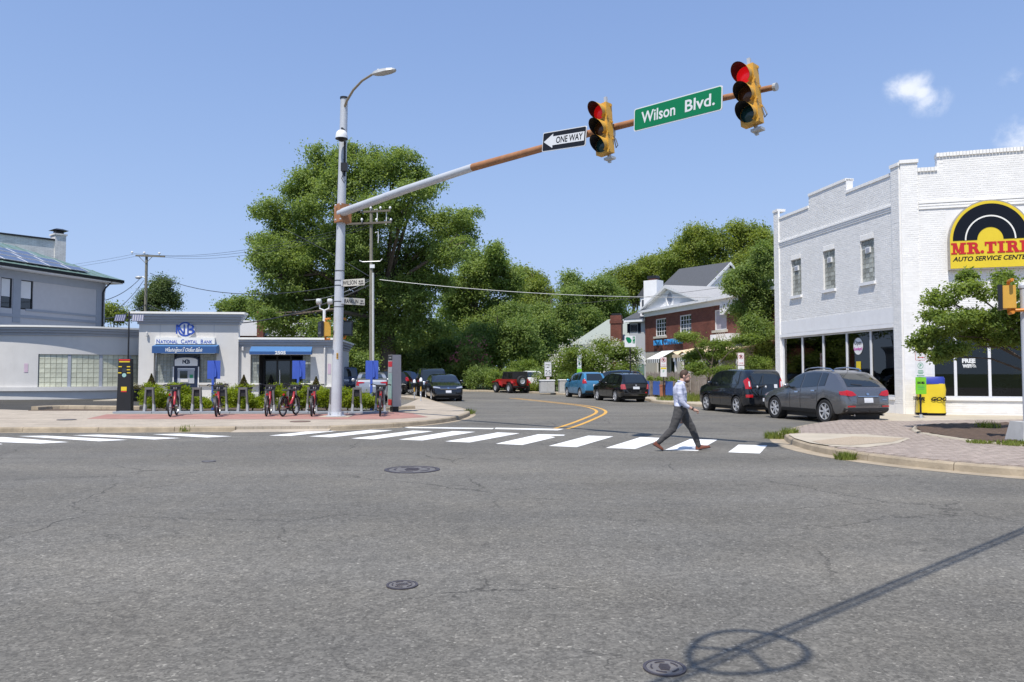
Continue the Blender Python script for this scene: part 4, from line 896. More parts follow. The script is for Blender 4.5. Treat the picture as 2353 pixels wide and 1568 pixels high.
# white brick block with chimney behind it
FW2 = Frame((-42.5, 58), (-35.6, 66)); wbk = thing('chimney_block', 'white brick house block with square capped chimney behind solar panels', 'building', FW2.w(0), FW2.ang)
cx0, cx1 = FW2.X(125, 580), FW2.X(150, 580); lz = (FW2.Z(0, 539), FW2.Z(125, 554))
LB = FW2.X(138, 580); MB().prism([(-8, 0), (LB, 0), (LB, lz[1]), (-8, lz[1] + .25)], 0, 6).build('wall', M_WBLK, wbk)
box(wbk, 'coping', M_BLACK, -8, cx0, -.1, 6.1, lz[1] + .02, lz[1] + .16)
ch = box(wbk, 'chimney', M_WBLK, cx0, cx1, -.12, 1.0, 0, FW2.Z(137, 541)); ctz = FW2.Z(137, 541); ccx = (cx0 + cx1) / 2
box(ch, 'chimney_crown', M_WBLK, cx0 - .08, cx1 + .08, -.2, 1.08, ctz - .001, ctz + .12); box(ch, 'flue', M_BLACK, ccx - .3, ccx + .3, .1, .7, ctz + .12, ctz + .4); MB().box((ccx, .4, ctz + .5), (1.2, 1.2, .16), taper=.4).build('chimney_cap', M_BLACK, ch)

# ------------------------------------------------------------------ brick shop with pediment
FP = Frame((10.5, 60.0), (13.9, 47.7)); ps = thing('brick_shop', 'two storey red brick shop with white pediment and striped awnings', 'building', FP.w(0), FP.ang)
def c5(x, y): return ((2300 + x / 2.851) * .5745, (950 + y / 2.851) * .5745)
qx = lambda x, y: FP.X(*c5(x, y)); qz = lambda x, y: FP.Z(*c5(x, y))
LP = 22.0; ez2 = (qz(820, 905) + qz(1780, 752)) / 2; mid = (qz(810, 1310) + qz(1040, 1290)) / 2
pw = [(qx(918, 1030), qx(1038, 1030)), (qx(1192, 1000), qx(1325, 1000)), (qx(1590, 930), qx(1728, 930))]
pz = [(qz(975, 1135), qz(975, 930)), (qz(1258, 1105), qz(1258, 878)), (qz(1655, 1040), qz(1655, 822))]; pz0 = sum(p[0] for p in pz) / 3; pz1 = sum(p[1] for p in pz) / 3
ph = [(a, b, pz0, pz1) for a, b in pw]
wall(ps, 'upper_wall', 0, LP, mid, ez2, ph, M_RBRICK, 0, .3); 
sh = [(qx(925, 1450), qx(978, 1450), .5, mid - .55), (qx(1070, 1450), qx(1135, 1450), .15, mid - .5), (qx(1215, 1450), qx(1335, 1450), .4, mid - .5), (qx(1450, 1450), qx(1640, 1450), .4, mid - .5)]
wall(ps, 'lower_wall', .02, LP, .05, mid - .002, sh, M_BUFF, .02, .3)
for h in sh: window(ps, h[0], h[1], h[2], h[3], .10, 1, 1, M_WHITE, fw=.06)
for i, h in enumerate(ph):
    if i < 2: window(ps, *h, .05, 4, 4)
    else: w_ = window(ps, *h, .05, 1, 1, glass=mat('lit_poster', (.42, .38, .42), .4))
    box(ps, 'window_sill', M_STONE, h[0] - .15, h[1] + .15, -.14, .05, h[2] - .16, h[2])
box(ps, 'frieze', M_WHITE, -.05, LP, -.10, .32, ez2, ez2 + .32); box(ps, 'cornice', M_WHITE, -.35, LP, -.40, .32, ez2 + .322, ez2 + .5)
pxl, pxr, pxa = qx(765, 885), qx(1465, 740), qx(1080, 530) ; paz = qz(1080, 545); b0 = ez2 + .5
pxl, pxa, pxr = -.35, (pxa), pxr
MB().prism([(pxl + .3, b0), (pxr - .3, b0), (pxa, paz - .25)], -.12, .2).build('pediment', M_WHITE, ps)
for p, q in (((pxl, b0), (pxa, paz)), ((pxr, b0), (pxa, paz))): MB().prism([(p[0], p[1] - .0), (q[0], q[1] - .0), (q[0], q[1] - .22), (p[0] + (.35 if p[0] < pxa else -.35), p[1] - .0)], -.42, .22).build('raking_cornice', M_WHITE, ps)
ov = MB().prism(ring_arc(0, 0, .34, .46, 0, 2 * math.pi, 28), -.2, -.121).build('oval_window', M_WHITE, ps); ov.location = (qx(1103, 700), 0, qz(1103, 700)); ov.scale = (1.3, 1, 1.45)
MB().prism([(.35 * math.cos(a), .35 * math.sin(a)) for a in np.linspace(0, 2 * math.pi, 24)[:-1]], -.15, -.125).build('pane', M_STUC2, ov)
rr = MB(); rr.add([(pxl, -.42, b0 + .003), (pxa, -.42, paz + .003), (pxa, 7, paz + .003), (pxl, 7, b0 + .003)], [(0, 1, 2, 3)]); rr.add([(pxr, -.42, b0 + .003), (pxa, -.42, paz + .003), (pxa, 7, paz + .003), (pxr, 7, b0 + .003)], [(0, 1, 2, 3)])
rr.add([(pxr - 3, -.4, b0), (LP, -.4, b0), (LP, 5, paz - .05), (pxa, 5, paz - .05)], [(0, 1, 2, 3)]); rr.add([(LP, 12, b0), (pxa, 12, b0), (pxa, 5, paz - .05), (LP, 5, paz - .05)], [(0, 1, 2, 3)]); rr.build('roof', M_SHIN, ps, fix=False)
box(ps, 'side_wall', M_RBRICK, 0, .3, .302, 10, .05, ez2)
lx0, lx1 = qx(915, 1200), qx(1240, 1180); lz_ = (qz(930, 1232) + qz(1200, 1200)) / 2 - .05
M_LB = mat('letter_blue', (.04, .28, .62), .45)
lettering('LOYAL', .58, M_LB, ps, (lx0 + (qx(1015, 1200) - lx0) / 2, -.12, lz_), ext=.03, bold=.0, width=(qx(1015, 1200) - lx0)); c_ = qx(1030, 1200); lettering('COMPANION', .58, M_LB, ps, ((c_ + lx1) / 2, -.12, lz_), ext=.03, bold=.0, width=lx1 - c_)
bz0, bx0_, bx1_ = qz(1700, 880), qx(1685, 840), qx(1690, 840) + 3.0
lettering('BAKERY', .95, M_WHITE, ps, ((bx0_ + bx1_) / 2, -.16, bz0 + .02), ext=.06, bold=.03, width=bx1_ - bx0_)
sx0, sx1 = qx(1652, 1150), qx(1885, 1140); sgz = qz(1760, 1190), qz(1760, 1105)
sb = box(ps, 'box_sign', M_WHITE, sx0, sx1, -.7, -.002, *sgz); lettering('JAVA', .5, M_STONE, sb, ((sx0 + sx1) / 2 + .1, -.706, sgz[0] + .2), ext=.004, width=(sx1 - sx0) * .5)
# striped awnings and tan canopy
def striped(x0_, x1_, zt_, zb_, out, name='striped_awning'):
    a = MB().add([(x0_, -.02, zt_), (x1_, -.02, zt_), (x1_ + .1, -out, zb_), (x0_ - .1, -out, zb_)], [(0, 1, 2, 3)]).build(name, M_WHITE, ps); n = 14; w = (x1_ - x0_ + .2) / n
    for i in range(n): MB().b2(x0_ - .1 + i * w, x0_ - .1 + i * w + w * .98, -out - .006, -out, zb_ - .28, zb_).build('valance_stripe', M_WHITE if i % 2 else M_GREYT, a)
striped(FP.X(*c5(808, 1390), 1.3) + .1, FP.X(*c5(958, 1395), 1.3) - .1, qz(940, 1300), FP.Z(*c5(880, 1388), 1.3), 1.3); striped(FP.X(*c5(1115, 1370), 1.1) + .1, FP.X(*c5(1265, 1365), 1.1) - .1, FP.Z(*c5(1190, 1365), 1.1) + .45, FP.Z(*c5(1190, 1368), 1.1), 1.1)
ca0, ca1 = FP.X(1546, 818, 3.0), FP.X(1546, 818, 3.0) + 7.4; cz_ = FP.Z(1546, 818, 3.0) + .75
cn = MB(); n = 12
for i in range(n):
    a, b = ca0 + (ca1 - ca0) * i / n, ca0 + (ca1 - ca0) * (i + 1) / n; s0, s1 = (.0 if i % 2 else .22), (.22 if i % 2 else .0); cn.add([(a, -.1, cz_), (b, -.1, cz_), (b, -3.0, cz_ - .62 + s1 - .1), (a, -3.0, cz_ - .62 + s0 - .1)], [(0, 1, 2, 3)])
cn.b2(ca0, ca1, -3.05, -2.95, cz_ - .88, cz_ - .68); can = cn.build('patio_canopy', M_TAN, ps)
for x in np.linspace(ca0 + .1, ca1 - .1, 5): box(can, 'canopy_post', M_WHITE, x - .06, x + .06, -2.9, -2.78, .13, cz_ - .7)
# grey side wing with dormer and white chimney
FG = Frame((9.45, 61.3), (10.46, 60.4)); gw = thing('grey_wing', 'grey painted house wing with white dormer and tall white chimney', 'house', FG.w(0), FG.ang)
gL = FG.len + .2; ge = FG.Z(1465, 737); glw = 8.0
MB().prism([(0, .05), (gL, .05), (gL, ge), (0, ge)], 0, glw).build('wall', M_GREYW, gw)
MB().prism([(-.25, ge - .12), (gL + .0, ge - .12), (gL, ge + .12), (-.25, ge + .12)], -.4, -.02).build('eave', M_WHITE, gw)
MB().add([(-.3, -.45, ge + .13), (gL + .2, -.45, ge + .13), (gL + .2, 3.0, ge + 1.3), (-.3, 3.0, ge + 1.3), (-.3, 8.4, ge + .1), (gL + .2, 8.4, ge + .1)], [(0, 1, 2, 3), (3, 2, 5, 4), (0, 3, 4), (1, 5, 2)]).build('roof', M_SHIND, gw)
dx0, dx1 = FG.X(1466, 690), FG.X(1490, 690); dz0, dz1 = ge + .25, FG.Z(1475, 690) + .3
dm = box(gw, 'dormer', M_WHITE, dx0, dx1, .3, 3.0, dz0, dz1); MB().prism([(dx0 - .2, dz1), (dx1 + .2, dz1), ((dx0 + dx1) / 2, dz1 + .75)], .1, 3.2).build('dormer_roof', M_SHIND, dm); window(gw, dx0 + .15, dx1 - .2, dz0 + .1, dz1 - .2, .2, 1, 1)
kx0, kx1 = FG.X(1483, 680), FG.X(1513, 680); kz = FG.Z(1497, 645)
kc = box(gw, 'chimney', M_WHITE, kx0, kx1, -.25, .75, ge, kz); box(kc, 'chimney_pot', M_RBRICK, kx0 + .3, kx1 - .3, 0, .5, kz, kz + .15); box(kc, 'chimney_cap', M_BLACK, kx0 + .2, kx1 - .2, -.05, .55, kz + .15, kz + .38)
gx_, gz_ = FG.px(1457, 760 - 5); window(gw, gx_ - .3, gx_ + .3, gz_ - .25, gz_ + .3, -.06, 1, 1, M_BLACK)
for s_ in (-1, 1): box(gw, 'shutter', M_SNAVY, gx_ + s_ * .5 - .13, gx_ + s_ * .5 + .13, -.04, -.005, gz_ - .35, gz_ + .4)
aw_ = MB().prism(ring_arc(0, 0, .55, .75, 0, math.pi, 14), -.05, -.001).build('door_arch', M_WHITE, gw); aw_.location = (FG.X(1468, 830), 0, FG.Z(1468, 838)); box(gw, 'door', M_GREENR, FG.X(1468, 830) - .5, FG.X(1468, 830) + .5, -.02, -.002, .15, FG.Z(1468, 838))
# gabled house behind
FQ = Frame((17.4, 64.2), (22.2, 67.8)); gh = thing('gabled_house', 'white clapboard gable house with dark shingle roof behind the brick shop', 'house', FQ.w(0), FQ.ang)
ga_, gaz = FQ.px(1671, 606); gl_, glz = FQ.px(1592, 686); gr_ = ga_ + (ga_ - gl_)
MB().prism([(gl_, 0), (gr_, 0), (gr_, glz), (ga_, gaz), (gl_, glz)], 0, 5).build('wall', M_WHITE, gh)
n = 16
for i in range(n):
    z = glz - 1.2 + (gaz - glz + 1.2) * i / n; hwid = (gr_ - gl_) / 2 * min(1, (gaz - z) / (gaz - glz)); 
    hwid -= .22
    if hwid > .1: MB().add([(ga_ - hwid, -.03, z), (ga_ + hwid, -.03, z), (ga_ + hwid, -.004, z + .22), (ga_ - hwid, -.004, z + .22)], [(0, 1, 2, 3)]).build('clapboard', M_WHITE, gh)
for s_ in (-1, 1):
    e = gl_ - .4 if s_ < 0 else gr_ + .4; ezz = glz - .4 * (gaz - glz) / (ga_ - gl_); MB().add([(e, -.35, ezz + .1), (ga_, -.35, gaz + .12), (ga_, 5.3, gaz + .12), (e, 5.3, ezz + .1), (e, -.35, ezz - .06), (ga_, -.35, gaz - .05), (ga_, 5.3, gaz - .05), (e, 5.3, ezz - .06)], [(0, 1, 2, 3), (4, 5, 6, 7), (0, 1, 5, 4), (3, 2, 6, 7), (0, 3, 7, 4)]).build('roof', M_SHIND, gh)
    MB().add([(e, -.38, ezz + .08), (ga_, -.38, gaz + .1), (ga_, -.38, gaz - .16), (e, -.38, ezz - .18), (e, -.34, ezz + .08), (ga_, -.34, gaz + .1), (ga_, -.34, gaz - .16), (e, -.34, ezz - .18)], [(0, 1, 2, 3), (4, 5, 6, 7), (0, 1, 5, 4), (2, 3, 7, 6)]).build('barge_board', M_WHITE, gh)
# pale roofed house with red chimney, left of the shop
FC = Frame((6.0, 72), (12.4, 70)); ch_ = thing('pale_roof_house', 'white house with pale green shingle roof and red brick chimney', 'house', FC.w(0), FC.ang)
ce = FC.Z(1400, 792); cr = FC.Z(1400, 752); MB().prism([(0, .05), (8, .05), (8, ce), (0, ce)], 0, 8).build('wall', M_WHITE, ch_)
MB().add([(-.4, -.5, ce), (8.4, -.5, ce), (8.0, 4, cr + 1.0), (2.4, 4, cr + 1.0), (-.4, 8.5, ce), (8.4, 8.5, ce)], [(0, 1, 2, 3), (0, 3, 4), (3, 2, 5, 4), (1, 5, 2)]).build('roof', M_SHING, ch_)
k0, k1 = FC.X(1405, 760), FC.X(1430, 760); kz = FC.Z(1417, 726); kk = box(ch_, 'chimney', M_RBRICK, k0, k1, -.6, .3, .1, kz); box(kk, 'chimney_band', M_RBRICK, k0 - .06, k1 + .06, -.66, .36, kz - .75, kz - .45); box(kk, 'chimney_crown', M_BLACK, k0 + .1, k1 - .1, -.5, .2, kz, kz + .2)
# red brick house behind the bank
FD = Frame((-30.5, 78), (-24, 79)); rh = thing('red_brick_house', 'red brick house with grey shingle roof rising behind the bank', 'house', FD.w(0), FD.ang)
r0, r1 = FD.X(553, 740), FD.X(592, 740); rt = FD.Z(592, 712); box(rh, 'wall', M_RBRICK, 0, 9, .4, 8, .05, FD.Z(570, 770)); 
MB().add([(r0 - 3, 0, FD.Z(570, 772)), (9, 0, FD.Z(570, 772)), (9, 5, FD.Z(570, 729)), (r0 - 3, 5, FD.Z(570, 729))], [(0, 1, 2, 3)]).build('roof', M_SHIN, rh)
box(rh, 'chimney', M_RBRICK, r1, FD.X(607, 740), -.4, .8, .05, rt)
# ------------------------------------------------------------------ foliage
def leaf_mat(name, col, col2, rough=.55):
    m, nt, b = new_mat(name); L = nt.links; ge = nd(nt, 'ShaderNodeNewGeometry'); tcn = nd(nt, 'ShaderNodeTexCoord')
    n = nd(nt, 'ShaderNodeTexNoise', i_Scale=.55, i_Detail=4); L.new(tcn.outputs['Object'], n.inputs['Vector'])
    ad_ = nd(nt, 'ShaderNodeMath', operation='MULTIPLY_ADD'); L.new(ge.outputs['Random Per Island'], ad_.inputs[0]); ad_.inputs[1].default_value = .55
    mr = nd(nt, 'ShaderNodeMapRange'); L.new(n.outputs[0], mr.inputs[0]); mr.inputs[1].default_value = .35; mr.inputs[2].default_value = .65; mr.inputs[4].default_value = .5; L.new(mr.outputs[0], ad_.inputs[2])
    mx = nd(nt, 'ShaderNodeMixRGB'); L.new(ad_.outputs[0], mx.inputs[0]); mx.inputs[1].default_value = (*col, 1); mx.inputs[2].default_value = (*col2, 1)
    L.new(mx.outputs[0], b.inputs['Base Color']); b.inputs['Roughness'].default_value = rough; b.inputs['Specular IOR Level'].default_value = .35
    tr = nd(nt, 'ShaderNodeBsdfTranslucent'); hs_ = nd(nt, 'ShaderNodeHueSaturation', i_Value=1.1, i_Saturation=1.15, i_Hue=.49); L.new(mx.outputs[0], hs_.inputs['Color']); L.new(hs_.outputs[0], tr.inputs[0])
    ms = nd(nt, 'ShaderNodeMixShader'); ms.inputs[0].default_value = .56; L.new(b.outputs[0], ms.inputs[1]); L.new(tr.outputs[0], ms.inputs[2]); L.new(ms.outputs[0], nt.nodes['Material Output'].inputs['Surface'])
    MATS[name] = m; return m
M_OAK = leaf_mat('oak_leaf', (.12, .20, .045), (.34, .43, .13)); M_DEEP = leaf_mat('deep_green_leaf', (.115, .195, .05), (.33, .42, .13))
M_LIME = leaf_mat('light_green_leaf', (.14, .21, .04), (.34, .40, .10)); M_MYR = leaf_mat('myrtle_leaf', (.12, .20, .04), (.32, .40, .10))
M_HEDGE = leaf_mat('hedge_leaf', (.13, .20, .018), (.42, .50, .06)); M_PINE = leaf_mat('pine_needle', (.08, .13, .05), (.19, .25, .09))
M_WFL = leaf_mat('white_flower', (.65, .64, .54), (.78, .77, .66)); M_PFL = leaf_mat('pink_flower', (.45, .12, .17), (.55, .22, .26)); M_GRASS = leaf_mat('grass_blade', (.12, .18, .03), (.32, .36, .09))
M_CONE = leaf_mat('conifer_leaf', (.06, .09, .02), (.17, .12, .05))
M_BARK = mat('bark', (.11, .085, .065), .95, var=.3, vs=6, bump=.8, bs=14)
def leaves(C, size, up=.5, out=None, seed=1, aspect=.55):
    """C: leaf centres (n,3) -> diamond leaves"""
    n = len(C); g = np.random.default_rng(seed); d = g.normal(size=(n, 3)); d /= np.linalg.norm(d, axis=1)[:, None]
    nrm_ = g.normal(size=(n, 3)) * .8; nrm_[:, 2] += up
    if out is not None: nrm_ += out * .6
    nrm_ /= np.linalg.norm(nrm_, axis=1)[:, None]
    t = np.cross(nrm_, d); t /= np.linalg.norm(t, axis=1)[:, None] + 1e-9; b = np.cross(nrm_, t)
    s = size * g.uniform(.6, 1.35, n)[:, None]
    V = np.stack([C - t * s * .5, C + b * s * aspect * .5 + nrm_ * s * .08, C + t * s * .5, C - b * s * aspect * .5 + nrm_ * s * .08], 1).reshape(-1, 3)
    return V, np.arange(n * 4).reshape(n, 4)
def crown_points(lobes, clumps, per, cl_r, seed, shell=.35, flat=.7):
    """lobes (x,y,z,rx,ry,rz): uneven clumps near each lobe's surface and sparser inside"""
    g = np.random.default_rng(seed); Ls = np.array(lobes); vol = (Ls[:, 3] * Ls[:, 4] * Ls[:, 5]) ** .72; cnt = np.maximum(4, (clumps * vol / vol.sum()).astype(int)); cen = []; outs = []
    for L_, c in zip(Ls, cnt):
        d = g.normal(size=(c, 3)); d /= np.linalg.norm(d, axis=1)[:, None]; ph = g.uniform(0, 6.28, 3)
        bump = 1 + .16 * np.sin(d[:, 0] * 5 + ph[0]) * np.sin(d[:, 1] * 5 + ph[1]) + .14 * np.sin(d[:, 2] * 6 + ph[2])
        r = (1 - shell * g.random(c) ** 1.6 * 1.6).clip(.15, 1) * bump; r *= g.normal(1, .03, c)
        cen.append(L_[:3] + d * r[:, None] * L_[3:6]); outs.append(d)
    cen = np.concatenate(cen); outs = np.concatenate(outs); k = g.poisson(per, len(cen)) + 3; rep = np.repeat(np.arange(len(cen)), k); sc_ = g.uniform(.6, 1.3, len(cen))[rep, None] * cl_r
    off = g.normal(size=(len(rep), 3)); off[:, 2] *= flat
    return cen[rep] + off * sc_ * .52, outs[rep]
LD, LS = 1.75, .72
def tree(name, label, cat, base, lobes, leafm, clumps, per, cl_r, size, trunk_r=.3, seed=1, group=None, flowers=None, limbs=None, up=.5, shell=.35, trunk_top=None, flat=.7, sub=6):
    base = Vector(base); t = thing(name, label, cat, base, 0, group); rel = [(l[0] - base.x, l[1] - base.y, l[2] - base.z, *l[3:]) for l in lobes]
    g0 = np.random.default_rng(seed + 77); fine = []
    for L_ in rel:
        fine.append((*L_[:3], *[q * .62 for q in L_[3:6]]))
        for _ in range(sub):
            d = g0.normal(size=3); d[2] += .15; d /= np.linalg.norm(d); k = g0.uniform(.28, .52); fine.append((L_[0] + d[0] * L_[3] * .74, L_[1] + d[1] * L_[4] * .74, L_[2] + d[2] * L_[5] * .74, *[max(q * k, .6 * cl_r) for q in (L_[3], L_[4], L_[5] * .8)]))
    C, O = crown_points(fine if sub else rel, clumps, per * LD, cl_r, seed, shell, flat); C = C[C[:, 2] > .12] if True else C; O = O[:len(C)]
    V, Fq = leaves(C, size * LS, up + .25, O, seed + 5); link('crown', np_mesh('crown', V, Fq, [leafm]), t)
    if flowers:
        fm, fn, fs_ = flowers; g = np.random.default_rng(seed + 9); ii = g.choice(len(rel), fn); d = g.normal(size=(fn, 3)); d[:, 2] = np.abs(d[:, 2]) * .8; d /= np.linalg.norm(d, axis=1)[:, None]; Ls = np.array(rel)[ii]; cc = Ls[:, :3] + d * Ls[:, 3:6] * 1.05
        cc = np.repeat(cc, 10, 0) + g.normal(size=(fn * 10, 3)) * fs_ * 1.5; V, Fq = leaves(cc, fs_, .6, None, seed + 11, .9); link('blossom', np_mesh('blossom', V, Fq, [fm]), t)
    zt_ = max(r[2] + r[5] * .3 for r in rel); mid_ = Vector((np.mean([r[0] for r in rel]), np.mean([r[1] for r in rel]), zt_)); mb = MB()
    if trunk_top is not None: mid_ = Vector(trunk_top) - base
    path = [Vector((0, 0, -.1)), Vector((mid_.x * .05, mid_.y * .05, mid_.z * .15)), Vector((mid_.x * .2, mid_.y * .2, mid_.z * .45)), mid_ * .75, mid_]
    mb.tube(path, [trunk_r * 1.25, trunk_r, trunk_r * .75, trunk_r * .4, trunk_r * .12], 9); mb.build('trunk', M_BARK, t, smooth=True)
    g = random.Random(seed)
    for r in (rel if limbs is None else g.sample(rel, min(limbs, len(rel)))):
        c = Vector(r[:3]); s = path[1].lerp(path[3], g.uniform(.25, .9)) if c.z > path[1].z else path[1]; m_ = s.lerp(c, .5) + Vector((g.uniform(-.3, .3), g.uniform(-.3, .3), (c - s).length * .08)); q = trunk_r * .38
        lb = MB().tube([s, m_, c], [q, q * .6, q * .2], 6)
        for _ in range(3):
            e = c + Vector((g.uniform(-1, 1) * r[3], g.uniform(-1, 1) * r[4], g.uniform(-.4, 1) * r[5])) * .75; lb.tube([m_.lerp(c, g.uniform(.2, .9)), c.lerp(e, .5), e], [q * .35, q * .22, q * .08], 5)
        lb.build('limb', M_BARK, t, smooth=True)
    return t
def plobes(lst, Y, dy=1.0, seed=0):
    """lobes from outlines in the photograph: (u, v, half width px, half height px[, depth shift])"""
    g = random.Random(seed); o = []
    for q in lst:
        u, v, a, b = q[:4]; y = Y + (q[4] if len(q) > 4 else g.uniform(-1, 1) * dy); p = P(u, v, y); k = y / F; o.append((p.x, y, p.z, a * k * .93, min(a, b) * k, b * k * .93))
    return o
def gb(u, Y): return (((u - CX) / F) * Y, Y, .05)
# the big oak beside the bank
OAK = [(815, 385, 95, 62), (750, 390, 55, 62), (905, 395, 70, 52), (960, 425, 55, 45), (700, 450, 70, 60), (815, 470, 120, 70), (930, 480, 90, 60), (640, 490, 55, 50), (610, 580, 48, 42), (640, 640, 62, 60), (720, 560, 85, 80), (830, 580, 100, 80), (940, 570, 100, 65), (1030, 505, 62, 45), (1070, 520, 45, 42), (1030, 570, 60, 40), (680, 700, 75, 60), (770, 690, 90, 70), (890, 690, 100, 62), (990, 660, 75, 55), (650, 755, 50, 30), (735, 765, 70, 40), (850, 770, 90, 42), (960, 750, 70, 50), (605, 690, 30, 28), (620, 730, 34, 30), (600, 610, 34, 30), (690, 610, 60, 50), (590, 560, 26, 24), (870, 640, 70, 60), (900, 740, 60, 40), (830, 720, 60, 45), (790, 610, 60, 50), (700, 660, 60, 50)]
tree('oak_tree', 'huge spreading oak towering beside the bank behind the mast pole', 'tree', gb(895, 70), [(a, b, c, d * 1.09, e * 1.05, f * 1.09) for a, b, c, d, e, f in plobes(OAK, 68, 3.5, 3)], M_OAK, 6300, 21, .66, .32, .75, 11, limbs=24, trunk_top=tuple(P(850, 480, 70)))
tree('oak_tree', 'loose branched oak with feathery top right of the huge oak', 'tree', gb(1075, 82), plobes([(1085, 650, 60, 50), (1130, 610, 32, 36), (1160, 650, 42, 50), (1060, 720, 60, 60), (1120, 730, 70, 60), (1090, 600, 25, 26), (1140, 580, 12, 14)], 81, 2, 5), M_OAK, 1300, 24, .9, .36, .4, 12, limbs=6)
tree('leafy_tree', 'yellow tipped tree rising above dark woods by the street bend', 'tree', gb(1215, 92), plobes([(1200, 660, 45, 42), (1225, 640, 30, 28), (1240, 690, 40, 48), (1195, 740, 50, 60), (1255, 750, 45, 55)], 92, 2, 6), M_LIME, 1100, 22, .95, .36, .4, 13, limbs=4)
tree('leafy_tree', 'mid green tree filling the street bend behind the red jeep', 'tree', gb(1150, 76), plobes([(1130, 800, 60, 50), (1190, 790, 55, 60), (1165, 740, 60, 45), (1085, 790, 45, 45)], 75, 1.5, 7), M_DEEP, 900, 26, .8, .32, .3, 14, limbs=4)
tree('leafy_tree', 'dark green tree behind the speed limit sign', 'tree', gb(1255, 84), plobes([(1250, 800, 55, 55), (1285, 760, 55, 55), (1230, 745, 45, 50), (1300, 700, 36, 40)], 83, 2, 8), M_DEEP, 1000, 26, .85, .33, .35, 15, limbs=4)
tree('leafy_tree', 'dark pointed tree behind the pale roofed house', 'tree', gb(1340, 96), plobes([(1330, 690, 50, 48), (1385, 690, 55, 52), (1345, 740, 60, 50), (1410, 735, 50, 48), (1310, 650, 18, 18)], 95, 2, 9), M_DEEP, 1200, 26, .95, .36, .4, 16, limbs=4)
tree('leafy_tree', 'pale lime tree with open crown left of the white chimney', 'tree', gb(1440, 104), plobes([(1430, 640, 45, 30), (1480, 625, 50, 38), (1450, 670, 50, 35), (1520, 640, 45, 45)], 103, 2, 10), M_LIME, 1000, 22, 1.0, .40, .4, 17, limbs=4)
tree('leafy_tree', 'tallest bright green tree crown above the gabled house', 'tree', gb(1630, 100), plobes([(1590, 575, 55, 55), (1650, 560, 60, 55), (1705, 560, 60, 52), (1745, 580, 45, 50), (1560, 620, 55, 48), (1620, 630, 70, 50), (1700, 630, 70, 55), (1760, 640, 50, 60)], 99, 3, 11), M_LIME, 2200, 24, 1.0, .40, .5, 18, limbs=8)
tree('leafy_tree', 'dark glossy tree squeezed between brick shop and tire shop', 'tree', gb(1740, 45), plobes([(1720, 640, 42, 45), (1750, 690, 40, 60), (1715, 710, 40, 50), (1755, 600, 28, 45), (1740, 770, 42, 50), (1765, 820, 25, 40), (1690, 660, 22, 28)], 44, 1.0, 12), M_DEEP, 800, 34, .42, .19, .22, 19, limbs=5, trunk_top=tuple(P(1740, 640, 44)))
tree('street_tree', 'low feathery street tree with layered branches before the tan canopy', 'tree', gb(1625, 41), plobes([(1580, 775, 38, 10), (1650, 790, 45, 12), (1610, 815, 48, 18), (1680, 815, 48, 14), (1600, 845, 38, 18), (1720, 785, 40, 14), (1740, 840, 36, 22), (1660, 850, 30, 14)], 41, .8, 13), M_MYR, 480, 30, .26, .14, .09, 20, limbs=8, trunk_top=tuple(P(1640, 800, 41)))
tree('crape_myrtle', 'crape myrtle dotted with white blossom beside the grey wing', 'tree', gb(1385, 57), plobes([(1330, 815, 45, 32), (1385, 805, 45, 30), (1430, 820, 38, 32), (1300, 835, 35, 28), (1365, 840, 50, 30), (1445, 850, 28, 24)], 56.5, 1, 14), M_MYR, 620, 30, .42, .2, .1, 21, flowers=(M_WFL, 150, .12), limbs=6)
tree('crape_myrtle', 'small crape myrtle with white blossom behind the speed limit sign', 'tree', gb(1275, 62), plobes([(1280, 850, 32, 26), (1255, 872, 28, 20), (1300, 870, 24, 20)], 61.5, .7, 15), M_MYR, 260, 26, .42, .2, .08, 22, flowers=(M_WFL, 60, .10), limbs=3)
tree('crape_myrtle', 'crape myrtle showing pink blossom at the street bend', 'tree', gb(1085, 72), plobes([(1085, 800, 26, 26), (1070, 830, 32, 26), (1100, 838, 28, 24)], 71, .8, 16), M_DEEP, 260, 26, .5, .24, .1, 23, flowers=(M_PFL, 34, .16), limbs=3)
tree('leafy_tree', 'round dark tree over parked cars under the huge oak', 'tree', gb(960, 75), plobes([(930, 820, 55, 45), (985, 810, 50, 45), (1035, 815, 45, 45), (960, 850, 50, 28)], 74, 1.5, 17), M_DEEP, 900, 26, .8, .32, .3, 24, limbs=4)
tree('leafy_tree', 'bushy tree growing behind the bank right wing', 'tree', gb(800, 66), plobes([(790, 830, 40, 40), (830, 840, 30, 35), (775, 800, 30, 30)], 65, 1, 18), M_OAK, 420, 26, .7, .28, .2, 25, limbs=3)
tree('pine_tree', 'feathery pine behind the utility pole and solar house', 'tree', gb(365, 92), plobes([(365, 680, 36, 34), (395, 690, 28, 24), (335, 692, 22, 26), (375, 655, 26, 18), (350, 720, 34, 20)], 91, 1.5, 19), M_PINE, 520, 20, .75, .30, .3, 26, limbs=4)
tree('leafy_tree', 'low distant tree line clump above bank parapet', 'tree', gb(540, 110), plobes([(520, 712, 30, 16), (555, 705, 30, 18), (590, 715, 24, 16)], 109, 1.5, 20), M_DEEP, 320, 22, 1.0, .42, .3, 27, limbs=3)
tree('leafy_tree', 'small bushy tree beside solar house downspout', 'tree', gb(258, 88), plobes([(250, 720, 18, 18), (275, 725, 16, 14)], 88, 1, 21), M_LIME, 140, 22, .8, .36, .2, 28, limbs=2)
